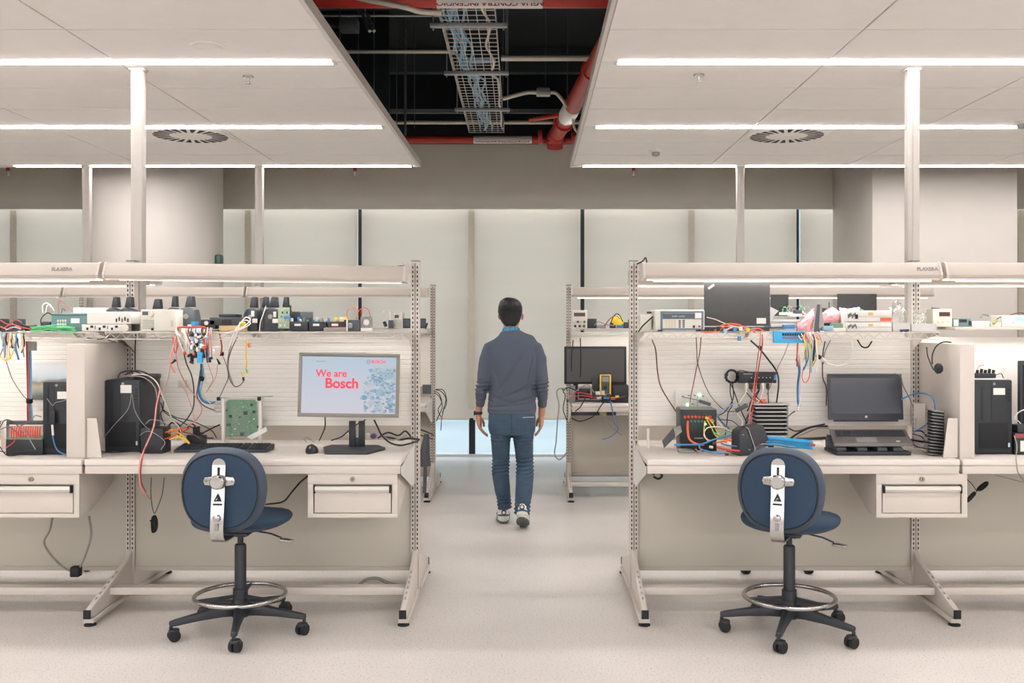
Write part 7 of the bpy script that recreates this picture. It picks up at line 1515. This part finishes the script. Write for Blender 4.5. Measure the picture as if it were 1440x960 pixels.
# under right desks
mb = MB()
for k in range(3):
    for (ca, cb2, a) in ((1383, 684, .55), (1366, 699, .75)):
        c_ = at(ca, cb2, 5.35); mb.tube([(c_.x+(.026+.003*k)*math.cos(q)*math.cos(a)-.012*math.sin(q)*math.sin(a)*-1, 5.35+.006*k, c_.z+(.026+.003*k)*math.cos(q)*math.sin(a)*1+.014*math.sin(q)) for q in [2*math.pi*i/16 for i in range(16)]], .0055, 6, closed=True)
solo('cord_bundle', mb, m_rub, 'black folded cord bundle under the rightmost desk beside the drawer', 'cable')
cable([(1358, 672, 5.4), (1368, 682, 5.36), (1374, 692, 5.35)], .002, W['black'], 'thin black cord beside the folded bundle')
cable([(1400, 668, 5.38), (1416, 672, 5.35), (1440, 678, 5.3)], .002, W['grey'], 'thin grey cord under the rightmost desk')
solo('cord_bundle', MB().tube(smooth_path([at(918, 667, 5.1), at(924, 663, 5.1), at(931, 668, 5.1), at(926, 673, 5.1), at(919, 670, 5.1)], 4), .006, 6), m_rub, 'small black cord loop under the left end of the right desk', 'cable')

# ================================================================ REAR BENCHES (things that show beside the aisle)
b = PB(804, 826, 436, 8.62, .18, ZS); t = T('power_supply', 'cream power supply with red display on the rear right shelf beside the aisle', 'power supply', b); pbox(t, 'case', b, m_cream, .004); pbox(t, 'display', front(b, .14, .86, .66, .86), M('dark red display', '4a2226', .2), 0)
for i in range(4): part(t, 'knob', MB().lathe([(.010, 0), (.010, -.008)], (b[0]+(.18+.21*i)*(b[1]-b[0]), b[2]-.0005, b[4]+.36*(b[5]-b[4])), 12, 'y'), (m_cream, m_dgrey)[i % 2])
for i in range(3): pbox(t, 'terminal', front(b, .15+.28*i, .3+.28*i, .06, .18, .006), m_slot, 0)
sb('box', 'black box right of the rear cream power supply', 'box', PB(826.5, 839, 448, 8.62, .12, ZS), m_plas)
solo('pouch', MB().loft([(at(868, 457, 8.66), .055, .04), (at(868, 452, 8.66), .06, .045), (at(868, 447, 8.66), .045, .03), (at(869, 444, 8.66), .02, .015)], 14), W['yellow'], 'yellow pouch in the heap on the rear right shelf', 'pouch')
for k, (u, v, w_, h_, mt2, lb) in enumerate(((862, 454, 8, 6, m_plas, 'black module left under the yellow pouch'), (872, 455, 9, 5, W['blue'], 'dark blue module under the yellow pouch'), (881, 453, 8, 7, m_plas2, 'black module right of the yellow pouch'), (846, 457, 12, 3, m_grey, 'flat grey part on the rear right shelf'), (886, 449, 4, 11, m_plas, 'black upright module at the front right post'))): sb('module', lb, 'electronics', PB(u-w_/2, u+w_/2, v, 8.63, .07, ZS), mt2)
for k, pts in enumerate([[(850, 458, 8.6), (858, 448, 8.6), (866, 444, 8.6), (872, 448, 8.6)], [(858, 456, 8.6), (864, 443, 8.62), (870, 442, 8.62), (876, 452, 8.6)], [(836, 457, 8.62), (842, 452, 8.62), (852, 456, 8.62), (864, 458, 8.62)]]): cable(pts, .005, W[('maroon', 'black', 'grey')[k]], ['dark red wire arching over the rear heap', 'black wire arching over the yellow pouch', 'grey wire along the rear right shelf'][k])
b = PB(793.5, 881, 487, 8.60, .03, 0, 540); t = T('display_panel', 'dark switched off screen on the rear right bench', 'monitor', b)
b[5] = at(0, 487, 8.6).z
pbox(t, 'screen', [b[0]+.02, b[1]-.02, b[2]-.002, b[2], b[4]+.02, b[5]-.02], M('dull grey black screen', '4c4a4a', .35, var=.03, scale=2), 0)
pbox(t, 'bezel', [b[0], b[1], b[2]+.0005, b[3], b[4], b[5]], m_plas, .004); pbox(t, 'stand_base', [b[0]+.02, b[1]-.02, b[2]-.02, b[3]+.12, ZW, ZW+.014], m_dgrey, .003)
for s in (0, 1): part(t, 'stand_leg', MB().box(b[0]+.08+s*.3, b[0]+.12+s*.3, b[3]+.001, b[3]+.02, ZW+.0145, b[4]+.1), m_plas)
b = PB(843.5, 859.5, 526.5, 8.46, .03, 0, 556); t = T('multimeter', 'yellow handheld multimeter standing on the rear right bench', 'multimeter', [b[0], b[1], b[2], b[3], ZW, b[5]]); pbox(t, 'case', b, W['yellow'], .008); pbox(t, 'face', front(b, .14, .86, .08, .95), m_dgrey, 0); pbox(t, 'display', front(b, .2, .8, .66, .9, .001, .003), m_grey, 0)
part(t, 'dial', MB().lathe([(.018, 0), (.016, -.008)], ((b[0]+b[1])/2, b[2]-.003, b[4]+.38*(b[5]-b[4])), 16, 'y'), m_plas); part(t, 'stand', MB().box(b[0]+.02, b[1]-.02, b[3]+.001, b[3]+.04, ZW, b[4]+.05), m_plas)
sb('camera_body', 'black box right of the yellow multimeter on the rear bench', 'electronics', PB(862, 884, 541, 8.47, .12, ZW), m_plas, bevel=.01)
sb('box', 'black box behind the left of the yellow multimeter', 'box', PB(833, 843, 530, 8.53, .05, 0, 558), m_plas2)
sb('box', 'grey box at the left end of the rear right desk', 'box', PB(800, 809, 543, 8.5, .08, ZW), m_grey)
for k, (u, v, w_, h_, mt2, lb) in enumerate(((841, 550, 7, 5, m_white, 'white connector'), (848, 549, 5, 6, m_cream, 'cream connector'), (822, 546, 16, 14, m_plas, 'black speaker-like module'), (856, 554, 6, 5, m_plas2, 'black switch block'), (862, 558, 6, 4, W['orange'], 'orange connector'), (868, 556, 5, 4, W['yellow'], 'yellow connector'), (834, 556, 10, 5, m_plas, 'flat black module'), (853, 558, 8, 3, W['blue'], 'dark blue clip'))): sb('module', lb+' in the heap before the yellow multimeter', 'electronics', PB(u-w_/2, u+w_/2, v, 8.445-.002*k, .012, 0, min(v+h_, 566)), mt2)
rnd = random.Random(9)
rw = [([(800, 555, 8.42), (815, 552, 8.42), (832, 555, 8.42)], 'red', 'red wire along the rear bench, upper'), ([(803, 558, 8.41), (820, 556, 8.41), (840, 560, 8.41)], 'red', 'red wire along the rear bench, lower'), ([(790, 548, 8.45), (800, 545, 8.45), (815, 551, 8.43), (830, 549, 8.43)], 'black', 'black wire reaching out at the left of the rear bench'),
 ([(799, 562, 8.4), (812, 548, 8.42), (826, 541, 8.44), (836, 552, 8.42)], 'grey', 'grey wire arching over the rear heap'), ([(830, 560, 8.4), (846, 556, 8.4), (862, 560, 8.4), (880, 557, 8.4)], 'brown', 'brown wire along the rear heap'),
 ([(851, 563, 8.38), (844, 572, 8.38), (838, 582, 8.4), (829, 588, 8.5), (815, 592, 8.5), (804, 588, 8.5)], 'black', 'black cable sagging under the rear right desk'), ([(823, 560, 8.39), (816, 572, 8.38), (809, 578, 8.4)], 'black', 'short black wire over the rear desk edge'),
 ([(858, 563, 8.38), (861, 575, 8.38), (864, 592, 8.4), (869, 604, 8.45), (858, 614, 8.45), (846, 618, 8.45)], 'blue', 'blue cable hanging over the rear right desk edge'), ([(849, 586, 8.5), (858, 598, 8.5), (868, 607, 8.5), (874, 612, 8.5)], 'grey', 'grey cable hanging under the rear right desk'),
 ([(800, 548, 8.44), (788, 546, 8.44), (783, 552, 8.44), (786, 570, 8.44), (784, 592, 8.44), (782, 620, 8.44), (780, 638, 8.44), (787, 646, 8.44), (797, 636, 8.46)], 'grey', 'grey cable looping out into the aisle beside the rear right bench'),
 ([(799, 545, 8.44), (792, 550, 8.44), (795, 556, 8.44), (792, 575, 8.44), (797, 590, 8.44)], 'black', 'black cable tangled on the rear right post'), ([(806, 478, 8.6), (804, 500, 8.58), (804, 522, 8.57)], 'black', 'thin black cable before the dark rear screen, left'), ([(816, 475, 8.6), (817, 505, 8.57), (816, 530, 8.57)], 'black', 'thin black cable before the dark rear screen, right')]
for pts, c, lb in rw: cable(pts, .0045 if 'aisle' not in lb else .0055, W[c], lb)
sb('rail', 'dark socket rail under the rear right desk', 'rail', PB(803, 866, 575.5, 8.47, .03, 0, 584), m_plas2); sb('sockets', 'yellowed sockets in the dark rail under the rear right desk', 'socket', PB(843, 853, 576, 8.46, .008, 0, 584), M('yellowed socket', 'a59a5a', .5))
sb('rail_end', 'white end piece right of the dark socket rail', 'rail', PB(866.5, 883, 575.5, 8.47, .03, 0, 583.5), m_white)
# shelf of the rear left bench
b = PB(553, 566, 440, 8.62, .14, ZS); t = T('power_supply', 'small white power supply near the rear left post', 'power supply', b); pbox(t, 'case', b, m_cream, .003); pbox(t, 'display', front(b, .15, .6, .68, .88), m_lcd, 0)
for i in range(5): pbox(t, 'vent_slot', front(b, .1, .9, .12+.1*i, .15+.1*i), m_grey, 0)
sb('box', 'dark blue grey box left of the small white power supply', 'box', PB(546, 552.5, 450, 8.58, .08, ZS), M('slate plastic', '4a4f5c', .5))
for k, (u0, u1, lb) in enumerate(((566.5, 577, 'small dark tablet right of the small white power supply'), (590, 599, 'small dark tablet between the left posts'))): b = PB(u0, u1, 447.5, 8.62, .01, ZS+.012, None); t = T('tablet', lb, 'tablet', b); pbox(t, 'case', [b[0], b[1], b[2], b[3], ZS, b[5]], m_plas2, .003); pbox(t, 'screen', front([b[0], b[1], b[2], b[3], ZS, b[5]], .1, .9, .2, .9, .001), M('slate screen', '3c4654', .3), 0)
for k, pts in enumerate([[(540, 456, 8.6), (541, 447, 8.6), (546, 440, 8.6), (552, 446, 8.6)], [(537, 440, 8.6), (542, 436, 8.6), (548, 438, 8.6), (549, 450, 8.6)]]): cable(pts, .004, W[('cream', 'white')[k]], '%s wire loop on the rear left shelf' % ('cream', 'white')[k])
solo('plug', MB().tube([at(540, 452, 8.6), at(543, 459, 8.6)], .014, 8), m_plas, 'black plug at the end of the cream wire on the rear left shelf', 'plug')
solo('plug', MB().tube([at(601, 454, 8.6), at(598, 462, 8.6)], .008, 8), m_plas, 'black pen-like plug beside the rear left post', 'plug')
# things on the rear left post by the aisle
sb('bracket_box', 'grey box clamped behind the rear left post', 'box', PB(594, 606, 541, 8.75, .06, 0, 554), m_dgrey)
for k, pts in enumerate([[(612, 548, 8.8), (620, 550, 8.8), (627, 560, 8.8), (624, 575, 8.8), (621, 590, 8.8), (620, 605, 8.8)], [(611, 552, 8.8), (618, 558, 8.8), (622, 572, 8.8), (616, 586, 8.8), (614, 592, 8.8)], [(610, 550, 8.8), (617, 553, 8.8), (621, 565, 8.8), (616, 576, 8.8), (620, 586, 8.8)], [(613, 547, 8.8), (624, 549, 8.8), (628, 566, 8.8), (622, 580, 8.8)]]): cable(pts, .004, W['black'], 'black cable hanging on the aisle side of the rear left post, %s' % ('longest', 'inner', 'middle', 'outermost')[k])
for k, pts in enumerate([[(592, 604, 8.5), (602, 608, 8.6), (610, 612, 8.8)], [(592, 612, 8.5), (600, 614, 8.6), (608, 617, 8.8)]]): cable(pts, .006, W['black'], 'black cable from rear left desk to its post, %s' % ('upper', 'lower')[k])
t = thing('floor_stand', 'grey tapered stool base seen past the front left post', 'stand', at(597, 700, 8.25)); part(t, 'shell', MB().loft([(at(598, 655, 8.3), .05, .05), (at(597, 640, 8.3), .045, .06), (at(600, 610, 8.3), .02, .03)], 16), m_dgrey); part(t, 'column', MB().cyl(at(598, 656, 8.3), at(597, 693, 8.3), .015), m_dgrey)
